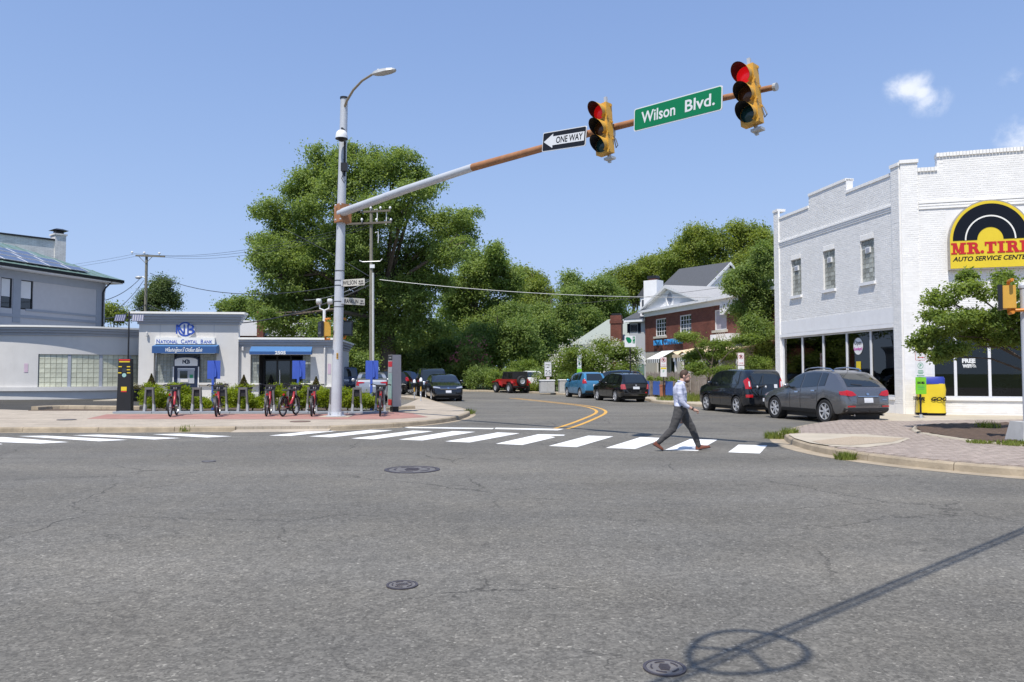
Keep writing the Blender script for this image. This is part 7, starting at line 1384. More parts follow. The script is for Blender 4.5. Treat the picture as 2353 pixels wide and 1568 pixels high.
def make_car(name, label, paint, top, L, W, belt, sill=.24, wb=2.65, rw=.34, fo=.9, wheel='spoke', rear=None, front=None, tumble=.33, glass_x=None, pillars=(), hatch_win=None, wind=None, plate_z=.8, cat='car', extra=None, clad=None, spokes=10):
    """lofted body from a side profile (x from the tail), cut wheel arches, windows and lamps laid onto the surface"""
    ZK = 1.10; sill *= ZK; rw *= 1.05; top = [(a, b * ZK) for a, b in top]; belt = [(a, b * ZK) for a, b in belt]; sc = lambda pl: [(a, b * ZK) for a, b in pl]
    hatch_win = sc(hatch_win) if hatch_win else None; wind = sc(wind) if wind else None; t = thing(name, label, cat); tx = np.array([p[0] for p in top]); tzv = np.array([p[1] for p in top]); T = gsm(tx, tzv, .05); Bf = gsm(np.array([p[0] for p in belt]), np.array([p[1] for p in belt]), .1)
    st = np.unique(np.concatenate([np.linspace(0, .25, 12), np.linspace(.25, .9, 12), np.linspace(.9, L - .8, 26), np.linspace(L - .8, L - .2, 10), np.linspace(L - .2, L, 9)])); rings = []
    for x in st:
        zt = float(T(x)); e = min(x, L - x); wpl = W / 2 * (1 - .07 * (abs(x - L / 2) / (L / 2)) ** 3); ro = .32; 
        if e < ro: wpl *= .84 + .16 * math.sqrt(max(0, 1 - ((ro - e) / ro) ** 2))
        zb = min(float(Bf(x)), zt - .03); zs = sill + (.10 * max(0, 1 - e / .35)); zs = min(zs, zb - .1); g = zt - zb; h = zb - zs; yr = wpl * .965 - tumble * g; yr = max(yr, .3)
        half = [(0, zs), (wpl * .80, zs), (wpl * .95, zs + .03), (wpl * .985, zs + .16 * h), (wpl, zs + .42 * h), (wpl * .998, zs + .66 * h), (wpl * .985, zs + .86 * h), (wpl * .962, zb)]
        yb = wpl * .962
        for f_, q in ((.25, .25), (.55, .55), (.80, .82), (.92, .96)): half.append((yb + (yr - yb) * q, zb + g * f_))
        half += [(yr * .86, zb + g * .975), (yr * .55, zb + g * .995), (0, zt)]
        rings.append([Vector((x, -y, z)) for y, z in half] + [Vector((x, y, z)) for y, z in half[-2:0:-1]])
    n = len(rings[0]); mb = MB(); mb.add([p for r_ in rings for p in r_], [(i * n + j, i * n + (j + 1) % n, (i + 1) * n + (j + 1) % n, (i + 1) * n + j) for i in range(len(rings) - 1) for j in range(n)] + [tuple(range(n))[::-1], tuple((len(rings) - 1) * n + j for j in range(n))])
    body = mb.build('body', paint, t)
    bmx = bmesh.new(); bmx.from_mesh(body.data); bvh = BVHTree.FromBMesh(bmx); bmx.free()
    wx = (fo_r := L - fo - wb, L - fo); cut = MB()
    for x in wx:
        for s_ in (-1, 1): cut.lathe([(rw * 1.13, s_ * (W / 2 - .30)), (rw * 1.13, s_ * (W / 2 + .2))], 32, (x, 0, rw * 1.02), 'y')
    co_ = cut.build('cutter', M_TRIM, None); md = body.modifiers.new('b', 'BOOLEAN'); md.operation = 'DIFFERENCE'; md.object = co_; md.solver = 'EXACT'
    dg = bpy.context.evaluated_depsgraph_get(); me = bpy.data.meshes.new_from_object(body.evaluated_get(dg)); body.modifiers.clear(); body.data = me; cm = co_.data; bpy.data.objects.remove(co_)
    if len(me.materials) == 0: me.materials.append(paint)
    me.polygons.foreach_set('use_smooth', [True] * len(me.polygons)); me.set_sharp_from_angle(angle=R(32))
    for x in wx:
        for s_ in (-1, 1):
            MB().lathe([(rw * 1.12, s_ * (W / 2 - .31)), (rw * 1.12, s_ * (W / 2 - .03))], 28, (x, 0, rw * 1.02), 'y', caps=False).build('wheel_well', M_TRIM, t, smooth=True, fix=False)
            MB().lathe([(rw * 1.12, s_ * (W / 2 - .305)), (.02, s_ * (W / 2 - .305))], 28, (x, 0, rw * 1.02), 'y', caps=False).build('wheel_well_back', M_TRIM, t)
            yo, yi = s_ * (W / 2 - .02), s_ * (W / 2 - .22); w = MB().lathe([(rw * .66, yi), (rw * .93, yi), (rw, yi + (yo - yi) * .2), (rw, yi + (yo - yi) * .8), (rw * .94, yo), (rw * .70, yo - s_ * .004)], 32, (x, 0, rw), 'y', caps=False).build('wheel', M_TYRE, t, smooth=True)
            rm_ = MB().lathe([(rw * .70, yo - s_ * .004), (rw * .67, yo - s_ * .008), (rw * .63, yo - s_ * .05), (rw * .60, yo - s_ * .12), (.01, yo - s_ * .12)], 32, (x, 0, rw), 'y', caps=False).build('rim', M_RIMD, w, smooth=True)
            sp = MB()
            for k in range(spokes):
                a = 2 * math.pi * k / spokes; sp.box((x + math.cos(a) * rw * .36, yo - s_ * .028, rw + math.sin(a) * rw * .36), (rw * .62, .03, rw * (.85 / spokes + .03)), rot=Matrix.Rotation(-a, 3, 'Y'))
            sp.lathe([(rw * .15, yo - s_ * .05), (rw * .15, yo - s_ * .008), (.01, yo - s_ * .008)], 14, (x, 0, rw), 'y', caps=False); sp.lathe([(rw * .69, yo - s_ * .003), (rw * .64, yo - s_ * .003), (rw * .64, yo - s_ * .04)], 32, (x, 0, rw), 'y', caps=False); sp.build('alloy_spokes', M_ALLOY, w)
    def lay(nm, poly, view, m, off_=.006, parent=None, fine=.11, wrap=.24):
        """polygon given in side (x,z), end (y,z) or top (x,y) view, dropped onto the body surface"""
        bm = bmesh.new(); vs_ = [bm.verts.new((p[0], p[1], 0)) for p in poly]; bm.faces.new(vs_); bmesh.ops.triangulate(bm, faces=bm.faces)
        for _ in range(5):
            es = [e for e in bm.edges if e.calc_length() > fine]
            if not es: break
            bmesh.ops.subdivide_edges(bm, edges=es, cuts=1); bmesh.ops.triangulate(bm, faces=[f for f in bm.faces if len(f.verts) > 3])
        dirs = {'L': Vector((0, -1, 0)), 'R': Vector((0, 1, 0)), 'B': Vector((1, 0, 0)), 'F': Vector((-1, 0, 0)), 'T': Vector((0, 0, -1))}; d = dirs[view]; bad = 0
        for v in bm.verts:
            a, b = v.co.x, v.co.y; o = {'L': Vector((a, 4, b)), 'R': Vector((a, -4, b)), 'B': Vector((-4, a, b)), 'F': Vector((L + 4, a, b)), 'T': Vector((a, b, 5))}[view]
            hit, nr, _, _ = bvh.ray_cast(o, d); tries = 0
            h0 = bvh.ray_cast(Vector((o.x, 0, o.z)), d)[0] if view in 'BF' else None
            while (hit is None or (h0 is not None and abs(hit.x - h0.x) > wrap)) and tries < 40:
                if view in 'BF': o.y *= .985
                else: o.z *= .985
                hit, nr, _, _ = bvh.ray_cast(o, d); tries += 1
            if hit is None: hit, nr, _, _ = bvh.find_nearest(o + d * 4)
            if nr.dot(d) > 0: nr = -nr
            v.co = hit + nr * off_ - d * off_ * .5
        me = bpy.data.meshes.new(nm); bmesh.ops.recalc_face_normals(bm, faces=bm.faces); bm.to_mesh(me); bm.free(); me.materials.append(m); me.polygons.foreach_set('use_smooth', [True] * len(me.polygons)); return link(nm, me, parent or t)
    # side windows
    gx0, gx1 = glass_x; edges = [gx0, *pillars, gx1]
    def zlo(x): return float(Bf(x)) + .035
    def zhi(x): zt = float(T(x)); zb = min(float(Bf(x)), zt - .03); return zb + (zt - zb) * .84
    for a, b in zip(edges, edges[1:]):
        xs_ = np.linspace(a + (.03 if a > gx0 else 0), b - (.03 if b < gx1 else 0), 9); lo = [(x, zlo(x)) for x in xs_]; hi = [(x, max(zlo(x) + .012, zhi(x))) for x in xs_]
        for s_ in 'LR': lay('side_window', lo + hi[::-1], s_, M_CGL)
    if hatch_win: lay('rear_window', hatch_win, 'B', M_CGL)
    if wind: lay('windscreen', wind, 'F', M_CGL)
    for s_ in 'LR':
        for x in (list(pillars[:2]) + [gx1 - .30]):
            z0_ = sill + .08; lay('door_seam', [(x - .006, z0_), (x + .006, z0_), (x + .006, zlo(x) - .01), (x - .006, zlo(x) - .01)], s_, M_SEAM, .003)
        for x in [p + .1 for p in pillars[:1]] + ([pillars[1] + .1] if len(pillars) > 1 else [pillars[0] + 1.0]):
            zz = zlo(x) - .14; lay('door_handle', [(x, zz - .018), (x + .19, zz - .018), (x + .19, zz + .018), (x, zz + .018)], s_, M_CHR if extra == 'chrome' else paint, .022)
        if clad: lay('sill_cladding', [(fo_r + rw * 1.2, sill + .03), (L - fo - rw * 1.2, sill + .03), (L - fo - rw * 1.2, sill + clad), (fo_r + rw * 1.2, sill + clad)], s_, M_TRIM, .008)
    mx = gx1 - .28; mz = zlo(mx) + .05
    for s_ in (-1, 1):
        m_ = MB().ell((mx, s_ * (W / 2 + .09), mz + .04), (.07, .12, .085), 10, 8).build('mirror', paint, t, smooth=True); MB().box((mx, s_ * (W / 2 - .01), mz), (.05, .1, .04)).build('mirror_stalk', M_TRIM, m_)
    for spec_, view in ((rear, 'B'), (front, 'F')):
        for it in (spec_ or []):
            nm, poly, m = it[:3]; poly = sc(poly); of = it[3] if len(it) > 3 else .010; fi = .05 if 'lamp' in nm else .11; lay(nm, poly, view, m, of, fine=fi)
            if len(it) > 4 and it[4]: lay(nm, [(-p[0], p[1]) for p in poly][::-1], view, m, of, fine=fi)
    MB().b2(.35, L - .35, -W / 2 + .22, W / 2 - .22, .16, sill + .06).build('underbody', M_TRIM, t)
    t['L'] = L; t['lay'] = 0; del t['lay'], t['L']
    return t, lay, T, Bf
def place(t, L, rear_axle_px, heading, fo_r, W, side=-1, z=0.0, u=None, Y=None):
    """put the car so that the visible rear or near wheel stands on the ground seen at that pixel"""
    q = G(*rear_axle_px, z); h = R(90 - heading); f_ = Vector((math.cos(h), math.sin(h), 0)); lft = Vector((-f_.y, f_.x, 0)); p = q - f_ * fo_r - lft * (side * -W / 2); t.location = (p.x, p.y, z); t.rotation_euler = (0, 0, h)
P_GREY = car_paint('graphite_paint', (.20, .20, .205), .75, .26); P_BLK = car_paint('blue_black_paint', (.006, .008, .012), .1, .2); P_BLK2 = car_paint('black_paint', (.005, .005, .006), .0, .18); P_BLUE = car_paint('sky_blue_paint', (.07, .26, .46), .35, .25); P_SILV = car_paint('silver_paint', (.45, .46, .48), .6, .3); P_NAVY = car_paint('navy_paint', (.012, .03, .075), .3, .22); P_WHT = car_paint('white_car_paint', (.70, .70, .70), 0, .3); P_JRED = car_paint('jeep_red', (.36, .015, .012), .1, .3)
def rect(y0, y1, z0, z1): return [(y0, z0), (y1, z0), (y1, z1), (y0, z1)]
# graphite crossover
L_c, W_c = 4.63, 1.80
c1, lay, T1, B1 = make_car('parked_car', 'graphite grey crossover with roof rails parked at the tire shop corner', P_GREY, [(0, .60), (.02, .78), (.06, .93), (.14, 1.02), (.42, 1.26), (.72, 1.47), (1.1, 1.545), (1.8, 1.575), (2.35, 1.53), (2.75, 1.40), (3.32, 1.05), (3.6, 1.0), (4.25, .86), (4.52, .74), (4.63, .58)], L_c, W_c, [(0, .93), (1.0, 1.06), (2.0, 1.0), (3.2, .93), (4.0, .82), (4.63, .7)], sill=.27, wb=2.80, rw=.365, fo=.86, glass_x=(.98, 3.12), pillars=(1.32, 2.22), tumble=.42, clad=.14, spokes=7, extra='chrome',
    hatch_win=[(-.60, 1.07), (.60, 1.07), (.50, 1.44), (-.50, 1.44)], wind=[(-.70, 1.06), (.70, 1.06), (.55, 1.47), (-.55, 1.47)],
    rear=[('tail_lamp', [(.40, .83), (.62, .80), (.86, .84), (.87, .92), (.72, .97), (.52, .93)], M_TAIL, .014, True), ('plate_recess', rect(-.40, .40, .60, .78), mat('plate_recess_grey', (.09, .088, .09), .4, var=.1), .006), ('plate_bar', rect(-.36, .36, .785, .805), M_CHR, .018), ('number_plate', rect(-.16, .16, .62, .755), M_PLATE, .016), ('emblem', [(.05 * math.cos(a), .86 + .035 * math.sin(a)) for a in np.linspace(0, 6.28, 13)[:-1]], M_CHR, .012), ('rear_bumper_trim', rect(-.80, .80, .30, .47), M_TRIM, .012), ('reflector', rect(.48, .74, .50, .54), M_TAIL, .014, True), ('hatch_seam', rect(-.58, .58, .560, .568), M_SEAM, .006)],
    front=[('head_lamp', [(.5, .7), (.84, .72), (.82, .82), (.55, .78)], M_HEADL, .012, True), ('grille', rect(-.42, .42, .55, .72), M_TRIM, .012), ('number_plate', rect(-.16, .16, .42, .53), M_PLATE, .02)])
for s_ in (-1, 1):
    MB().tube([(.95, s_ * .50, 1.66), (1.1, s_ * .53, 1.74), (1.7, s_ * .55, 1.79), (2.25, s_ * .54, 1.76), (2.45, s_ * .53, 1.69)], .022, 8).build('roof_rail', M_CHR, c1, smooth=True); MB().lathe([(.03, -.12), (.03, .05)], 10, (.1, s_ * .52, .30), 'x').build('exhaust', M_CHR, c1)
MB().tube([(.72, .2, 1.6), (.6, .25, 1.85)], .006, 5).build('antenna', M_BLACK, c1); lay('wiper', [(.05, 1.21), (.42, 1.24), (.42, 1.26), (.05, 1.23)], 'B', M_TRIM, .02)
lay('badge', rect(-.66, -.5, .77, .79), 'B', M_CHR, .012)
place(c1, L_c, (1893, 973), -13.5, 4.63 - .86 - 2.80, W_c)
# boxy black hatchback
L_c, W_c = 4.12, 1.785
c2, lay, *_ = make_car('parked_car', 'boxy black hatchback with white and red tail lamps parked ahead of the crossover', P_BLK, [(0, .60), (.02, .85), (.05, 1.02), (.10, 1.25), (.18, 1.46), (.34, 1.575), (.8, 1.605), (1.6, 1.61), (2.3, 1.575), (2.65, 1.48), (3.12, 1.09), (3.4, 1.04), (3.85, .95), (4.05, .82), (4.12, .60)], L_c, W_c, [(0, 1.02), (1.2, 1.03), (2.6, .98), (3.3, .95), (4.12, .8)], sill=.25, wb=2.55, rw=.335, fo=.82, glass_x=(.62, 2.98), pillars=(1.10, 2.0), tumble=.20, spokes=5,
    hatch_win=[(-.60, 1.06), (.60, 1.06), (.55, 1.48), (-.55, 1.48)], wind=[(-.72, 1.08), (.72, 1.08), (.62, 1.52), (-.62, 1.52)],
    rear=[('tail_lamp', [(.60, .90), (.80, .90), (.79, 1.20), (.71, 1.30), (.63, 1.18)], M_TAIL, .016, True), ('reversing_lamp', [(.655, .98), (.715, .98), (.72, 1.16), (.665, 1.16)], M_PLATE, .028, True), ('number_plate', rect(-.16, .16, .46, .58), M_PLATE, .03), ('bumper_trim', rect(-.5, .5, .32, .62), M_TRIM, .012), ('reflector', rect(.56, .80, .60, .70), M_TAIL, .016, True), ('sticker', rect(-.52, -.38, .93, 1.06), M_PLATE, .012), ('hatch_seam', rect(-.62, .62, .66, .668), M_SEAM, .006)],
    front=[('head_lamp', [(.5, .75), (.84, .78), (.80, .92), (.55, .88)], M_HEADL, .012, True), ('grille', rect(-.5, .5, .6, .70), M_TRIM, .012)])
bk = MB(); bk.tube([(-.02, .25, .62), (-.12, .25, .9), (-.10, .2, 1.12), (-.2, .1, 1.15)], .018, 6); bk.tube([(-.02, .25, .62), (-.12, .5, .9), (-.10, .52, 1.10)], .018, 6); bk.tube([(-.12, .0, 1.08), (-.2, .3, 1.10), (-.2, .6, 1.07)], .022, 6); bk.tube([(-.08, .18, 1.2), (.1, .05, 1.52)], .012, 5); bk.tube([(-.08, .45, 1.2), (.1, .6, 1.52)], .012, 5); bk.build('strap_on_bike_rack', M_TRIM, c2)
for y in (.12, .48): MB().ell((-.2, y, 1.07), (.04, .04, .05), 8, 6).build('rack_cradle', M_ALLOY, c2)
place(c2, L_c, (1690, 951), -12.5, 4.12 - .82 - 2.55, W_c)
# black wagon
L_c, W_c = 4.60, 1.74
c3, lay, *_ = make_car('parked_car', 'black estate wagon with pinkish square tail lamps behind blue hatchback', P_BLK2, [(0, .55), (.02, .80), (.06, .93), (.30, 1.22), (.48, 1.40), (.9, 1.455), (1.8, 1.475), (2.5, 1.42), (2.8, 1.32), (3.35, .99), (3.6, .95), (4.3, .83), (4.52, .70), (4.60, .52)], L_c, W_c, [(0, .90), (2.0, .93), (3.2, .90), (4.6, .7)], sill=.23, wb=2.70, rw=.32, fo=.90, glass_x=(.72, 3.15), pillars=(1.30, 2.20), tumble=.34, spokes=9,
    hatch_win=[(-.60, .98), (.60, .98), (.50, 1.38), (-.50, 1.38)], wind=[(-.68, 1.0), (.68, 1.0), (.55, 1.38), (-.55, 1.38)],
    rear=[('tail_lamp', [(.60, .66), (.84, .66), (.83, .90), (.66, .90)], mat('pinkish_lamp', (.42, .07, .08), .2, var=.2, vs=20), .016, True), ('number_plate', rect(-.19, .19, .66, .78), M_PLATE, .02), ('bumper_trim', rect(-.8, .8, .42, .47), M_TRIM, .012), ('emblem', [(.045 * math.cos(a), .85 + .045 * math.sin(a)) for a in np.linspace(0, 6.28, 13)[:-1]], M_CHR, .012), ('sticker', rect(-.62, -.52, .46, .52), M_TAIL, .02)], front=[('head_lamp', rect(.5, .82, .62, .76), M_HEADL, .012, True)])
for s_ in (-1, 1): MB().tube([(.6, s_ * .55, 1.57), (.8, s_ * .55, 1.64), (2.3, s_ * .55, 1.65), (2.5, s_ * .55, 1.58)], .015, 6).build('roof_rail', M_TRIM, c3)
place(c3, L_c, (1412, 924), -15, 4.60 - .9 - 2.7, W_c)
# sky blue hatchback
L_c, W_c = 4.14, 1.70
hb = [(0, .58), (.02, .85), (.06, .98), (.28, 1.28), (.45, 1.45), (.8, 1.52), (1.5, 1.535), (2.2, 1.48), (2.6, 1.36), (3.15, 1.04), (3.4, .99), (3.9, .86), (4.08, .72), (4.14, .55)]
c4, lay, *_ = make_car('parked_car', 'sky blue compact hatchback parked beside yellow marker post', P_BLUE, hb, L_c, W_c, [(0, .98), (1.0, 1.04), (2.4, .96), (4.14, .75)], sill=.24, wb=2.60, rw=.31, fo=.80, glass_x=(.72, 3.0), pillars=(1.15, 2.0), tumble=.34, spokes=8,
    hatch_win=[(-.58, 1.03), (.58, 1.03), (.48, 1.43), (-.48, 1.43)], wind=[(-.65, 1.04), (.65, 1.04), (.52, 1.43), (-.52, 1.43)],
    rear=[('tail_lamp', [(.58, .88), (.82, .86), (.80, 1.06), (.68, 1.14)], M_TAIL, .016, True), ('number_plate', rect(-.17, .17, .70, .81), M_PLATE, .016), ('bumper_trim', rect(-.7, .7, .32, .46), M_TRIM, .012)], front=[('head_lamp', rect(.5, .8, .66, .82), M_HEADL, .012, True)])
place(c4, L_c, (1331, 915.5), -14, 4.14 - .8 - 2.6, W_c)
# dark sedan facing us
L_c, W_c = 4.63, 1.80
sed = [(0, .58), (.02, .90), (.08, 1.02), (.45, 1.07), (.75, 1.13), (1.25, 1.33), (1.75, 1.41), (2.3, 1.42), (2.75, 1.33), (3.45, .99), (3.75, .93), (4.35, .79), (4.56, .66), (4.63, .5)]
sedbelt = [(0, .95), (1.2, 1.0), (2.8, .93), (3.6, .85), (4.63, .68)]
c5_, lay, *_ = make_car('parked_car', 'dark sedan facing out with chrome grille beside parking meters', P_BLK2, sed, L_c, W_c, sedbelt, sill=.21, wb=2.70, rw=.325, fo=.92, glass_x=(.85, 3.3), pillars=(1.55, 2.35), tumble=.42, spokes=10,
    hatch_win=[(-.55, 1.1), (.55, 1.1), (.48, 1.32), (-.48, 1.32)], wind=[(-.68, 1.0), (.68, 1.0), (.50, 1.35), (-.50, 1.35)],
    front=[('head_lamp', [(.42, .66), (.86, .70), (.84, .78), (.50, .73)], M_HEADL, .012, True), ('grille', rect(-.46, .46, .60, .66), M_TRIM, .010), ('chrome_bar', rect(-.46, .46, .665, .695), M_CHR, .016), ('number_plate', rect(-.16, .16, .44, .56), M_PLATE, .02), ('lower_intake', rect(-.6, .6, .27, .38), M_TRIM, .010), ('emblem', rect(-.05, .05, .64, .72), M_CHR, .02)], rear=[('tail_lamp', rect(.5, .84, .8, .92), M_TAIL, .014, True)])
q = G(1030, 923); h = R(-90 + 13); c5_.rotation_euler = (0, 0, h); f_ = Vector((math.cos(h), math.sin(h), 0)); p = q - f_ * 4.5; c5_.location = (p.x, p.y, 0)
# silver sedan, tail to us, in the lot
c6, lay, *_ = make_car('parked_car', 'silver sedan with swept red tail lamps parked behind map panel', P_SILV, sed, L_c, W_c, sedbelt, sill=.21, wb=2.70, rw=.325, fo=.92, glass_x=(.85, 3.3), pillars=(1.55, 2.35), tumble=.42, spokes=10,
    hatch_win=[(-.60, 1.1), (.60, 1.1), (.50, 1.34), (-.50, 1.34)], wind=[(-.68, 1.0), (.68, 1.0), (.50, 1.35), (-.50, 1.35)],
    rear=[('tail_lamp', [(.42, .93), (.86, .96), (.88, .78), (.70, .74), (.72, .86), (.44, .88)], M_TAIL, .014, True), ('number_plate', rect(-.16, .16, .70, .82), M_PLATE, .014), ('lower_trim', rect(-.55, .55, .30, .42), M_TRIM, .010)], front=[('head_lamp', rect(.5, .84, .66, .76), M_HEADL, .012, True)])
q = G(857, 922, .1); h = R(90 + 12); c6.rotation_euler = (0, 0, h); c6.location = (q.x - .0, q.y - .2, .1)
# off-roaders and other parked cars
suv = [(0, .62), (.02, .95), (.05, 1.1), (.10, 1.45), (.18, 1.70), (.4, 1.77), (1.6, 1.79), (2.5, 1.75), (2.85, 1.62), (3.25, 1.16), (3.5, 1.12), (4.25, 1.04), (4.38, .9), (4.42, .6)]
def make_suv(label, paint, tail=True): return make_car('parked_car', label, paint, suv, 4.42, 1.84, [(0, 1.10), (2.0, 1.10), (3.4, 1.05), (4.42, .95)], sill=.33, wb=2.65, rw=.37, fo=.84, glass_x=(.38, 3.12), pillars=(1.05, 2.05), tumble=.20, spokes=5, clad=.12, hatch_win=[(-.66, 1.16), (.66, 1.16), (.60, 1.64), (-.60, 1.64)], wind=[(-.72, 1.16), (.72, 1.16), (.64, 1.68), (-.64, 1.68)],
    rear=[('tail_lamp', rect(.70, .84, .92, 1.16), M_TAIL, .016, True), ('number_plate', rect(-.16, .16, .86, .98), M_PLATE, .016), ('bumper_trim', rect(-.85, .85, .42, .60), M_TRIM, .014)], front=[('head_lamp', rect(.55, .80, .80, .98), M_HEADL, .012, True), ('grille', rect(-.45, .45, .78, 1.0), M_TRIM, .012)])[0]
c7_ = make_suv('silver off-roader parked tail out at the street bend', P_SILV); q = G(1076, 896.5); h = R(90 + 14); c7_.location = q; c7_.rotation_euler = (0, 0, h)
c8 = make_suv('black off-roader parked close behind the dark sedan', P_BLK2); q = G(1012, 909); h = R(-90 + 13); f_ = Vector((math.cos(h), math.sin(h), 0)); p = Vector((c5_.location.x, c5_.location.y, 0)) - f_ * 5.4; c8.location = (p.x, p.y, 0); c8.rotation_euler = (0, 0, h)
c9 = make_suv('black off-roader half hidden behind the signal mast', P_NAVY); Yq = 52.0; c9.location = ((797 - CX) / F * Yq, Yq, .1); c9.rotation_euler = (0, 0, R(90 + 20))
def hatch_copy(label, paint, X, Y, hd, z=.1):
    o = copy_tree(c4); o['label'] = label
    for ch in o.children:
        if ch.type == 'MESH' and ch.data.materials and ch.data.materials[0] == P_BLUE: ch.data = ch.data.copy(); ch.data.materials[0] = paint
    o.location = (X, Y, z); o.rotation_euler = (0, 0, R(hd)); return o
hatch_copy('dark blue hatchback in shade behind the parking meters', P_NAVY, (968 - CX) / F * 57, 57, 90 + 95); hatch_copy('black hatchback in deep shade left of the parking meters', P_BLK2, (945 - CX) / F * 54, 54, 90 + 88); hatch_copy('dark blue car roof showing behind the black wagon', P_NAVY, 8.6, 50.2, 90 + 60, .13)
hatch_copy('white car with red lamp behind the grey cabinets', P_WHT, (1228 - CX) / F * 62.5, 62.6, 100, .13)
# red jeep
jp = thing('red_jeep', 'red open sided jeep with black soft top and spare wheel', 'car'); rw = .42
MB().prism([(.25, .55), (.35, .45), (.9, .45), (1.0, .72), (2.0, .72), (2.15, .5), (2.4, .55), (2.4, 1.12), (.25, 1.12)], -.72, .72).build('tub', P_JRED, jp); MB().prism([(2.35, .62), (3.55, .66), (3.58, 1.02), (3.5, 1.10), (2.35, 1.16)], -.58, .58).build('bonnet', P_JRED, jp)
for s_ in (-1, 1): MB().prism([(2.45, .98), (3.55, .96), (3.72, .82), (3.72, .78), (3.5, .9), (2.6, .92), (2.35, .62), (2.28, .62)], s_ * .58, s_ * .86).build('front_wing', P_JRED, jp); MB().prism([(.15, .80), (.35, 1.0), (1.05, 1.0), (1.25, .78), (1.15, .78), (1.0, .94), (.4, .94), (.22, .78)], s_ * .722, s_ * .88).build('rear_wing', P_JRED, jp)
MB().prism([(.28, 1.13), (2.30, 1.13), (2.02, 1.72), (.32, 1.74)], -.66, .66).build('soft_top', M_TRIM, jp)
for s_ in (-1, 1): MB().prism([(1.25, 1.18), (2.15, 1.18), (1.96, 1.62), (1.25, 1.62)], s_ * .662, s_ * .668).build('side_window', M_CGL, jp); MB().prism([(.45, 1.2), (1.12, 1.2), (1.12, 1.6), (.45, 1.6)], s_ * .662, s_ * .668).build('side_window', M_CGL, jp)
MB().add([(2.38, -.64, 1.14), (2.38, .64, 1.14), (2.12, .60, 1.70), (2.12, -.60, 1.70), (2.34, -.64, 1.14), (2.34, .64, 1.14), (2.08, .6, 1.7), (2.08, -.6, 1.7)], [(0, 1, 2, 3), (4, 5, 6, 7), (0, 1, 5, 4), (1, 2, 6, 5), (2, 3, 7, 6), (3, 0, 4, 7)]).build('windscreen', M_CGL, jp); MB().b2(3.585, 3.63, -.56, .56, .62, 1.0).build('grille', P_JRED, jp)
for s_ in (-1, 1): MB().lathe([(.10, 3.63), (.09, 3.66), (.01, 3.68)], 14, (0, s_ * .38, .86), 'x').build('headlight', M_HEADL, jp); MB().b2(.2, .25, s_ * .62 - .06, s_ * .62 + .06, .85, .98).build('tail_lamp', M_TAIL, jp)
MB().b2(3.7, 3.85, -.75, .75, .48, .62).build('front_bumper', M_TRIM, jp); MB().b2(.1, .22, -.72, .72, .48, .6).build('rear_bumper', M_TRIM, jp); MB().b2(.4, 3.5, -.45, .45, .36, .55).build('chassis', M_TRIM, jp)
def jw(c, ax):
    x, y, z = c; pr = [(rw * .55, -.13), (rw * .9, -.14), (rw, -.10), (rw, .10), (rw * .9, .14), (rw * .55, .13)]; w = MB().lathe(pr, 24, c, ax, caps=False).build('wheel', M_TYRE, jp, smooth=True); MB().lathe([(rw * .56, -.11), (rw * .4, -.08), (.02, -.09), (.02, .09), (rw * .4, .08), (rw * .56, .11)], 18, c, ax, caps=False).build('rim', M_ALLOY, w)
for x in (.72, 3.05):
    for s_ in (-1, 1): jw((x, s_ * .76, rw), 'y')
jw((.08, 0, .98), 'x')
q = G(1171, 904); h = R(90 + 28); f_ = Vector((math.cos(h), math.sin(h), 0)); lf = Vector((-f_.y, f_.x, 0)); p = q - f_ * .72 - lf * .76; jp.location = (p.x, p.y, 0); jp.rotation_euler = (0, 0, h)
# ------------------------------------------------------------------ the man on the crossing
PYm = 15.85
def cm(x, y, dy=0.0):
    p = P((2550 + x / 3.92) * .5745, (1440 + y / 3.92) * .5745, PYm); return Vector((p.x, PYm + dy, p.z))
org = Vector((cm(680, 760).x, PYm, 0)); man = thing('person', 'bearded man in pale blue shirt and dark trousers striding over the crossing', 'person', org)
M_SHIRT = mat('pale_blue_shirt', (.50, .52, .64), .85, var=.05, vs=9, bump=.15, bs=14); M_TROU = mat('charcoal_trousers', (.06, .058, .058), .9, var=.15, vs=8, bump=.2, bs=14); M_SKIN = mat('skin', (.52, .31, .23), .6, var=.08); M_HAIR = mat('dark_brown_hair', (.06, .033, .02), .7, var=.25, vs=30, bump=.6, bs=60); M_SHOE = mat('tan_leather', (.16, .05, .025), .4, var=.15, vs=10); M_BELT = mat('black_belt', (.012, .012, .013), .5)
def cone_chain(pts, rad, n=14):
    """tapered limb with rounded ends, pts relative to the world"""
    mb = MB(); pts = [p - org for p in pts]
    for i, (p, r) in enumerate(zip(pts, rad)): mb.ell(p, (r, r, r), n, 10)
    for (a, b, ra, rb) in zip(pts, pts[1:], rad, rad[1:]): mb.tube([a, b], [ra * .995, rb * .995], n)
    return mb
N_, F_ = -.11, .11            # near (his right) and far side, in depth
zone = []
def limb(pts, rad, m): zone.append((cone_chain(pts, rad), m, [p - org for p in pts]))
# legs
limb([cm(640, 790, N_ * .85), cm(600, 900, N_), cm(530, 1085, N_), cm(430, 1180, N_), cm(315, 1285, N_)], [.118, .10, .078, .066, .052], 0)
limb([cm(715, 800, F_ * .85), cm(790, 950, F_), cm(880, 1090, F_), cm(930, 1220, F_), cm(972, 1350, F_)], [.118, .10, .078, .066, .054], 0)
limb([cm(655, 745, -.09), cm(695, 745, .09)], [.125, .125], 0); limb([cm(650, 770, -.08), cm(690, 775, .08)], [.125, .125], 0)
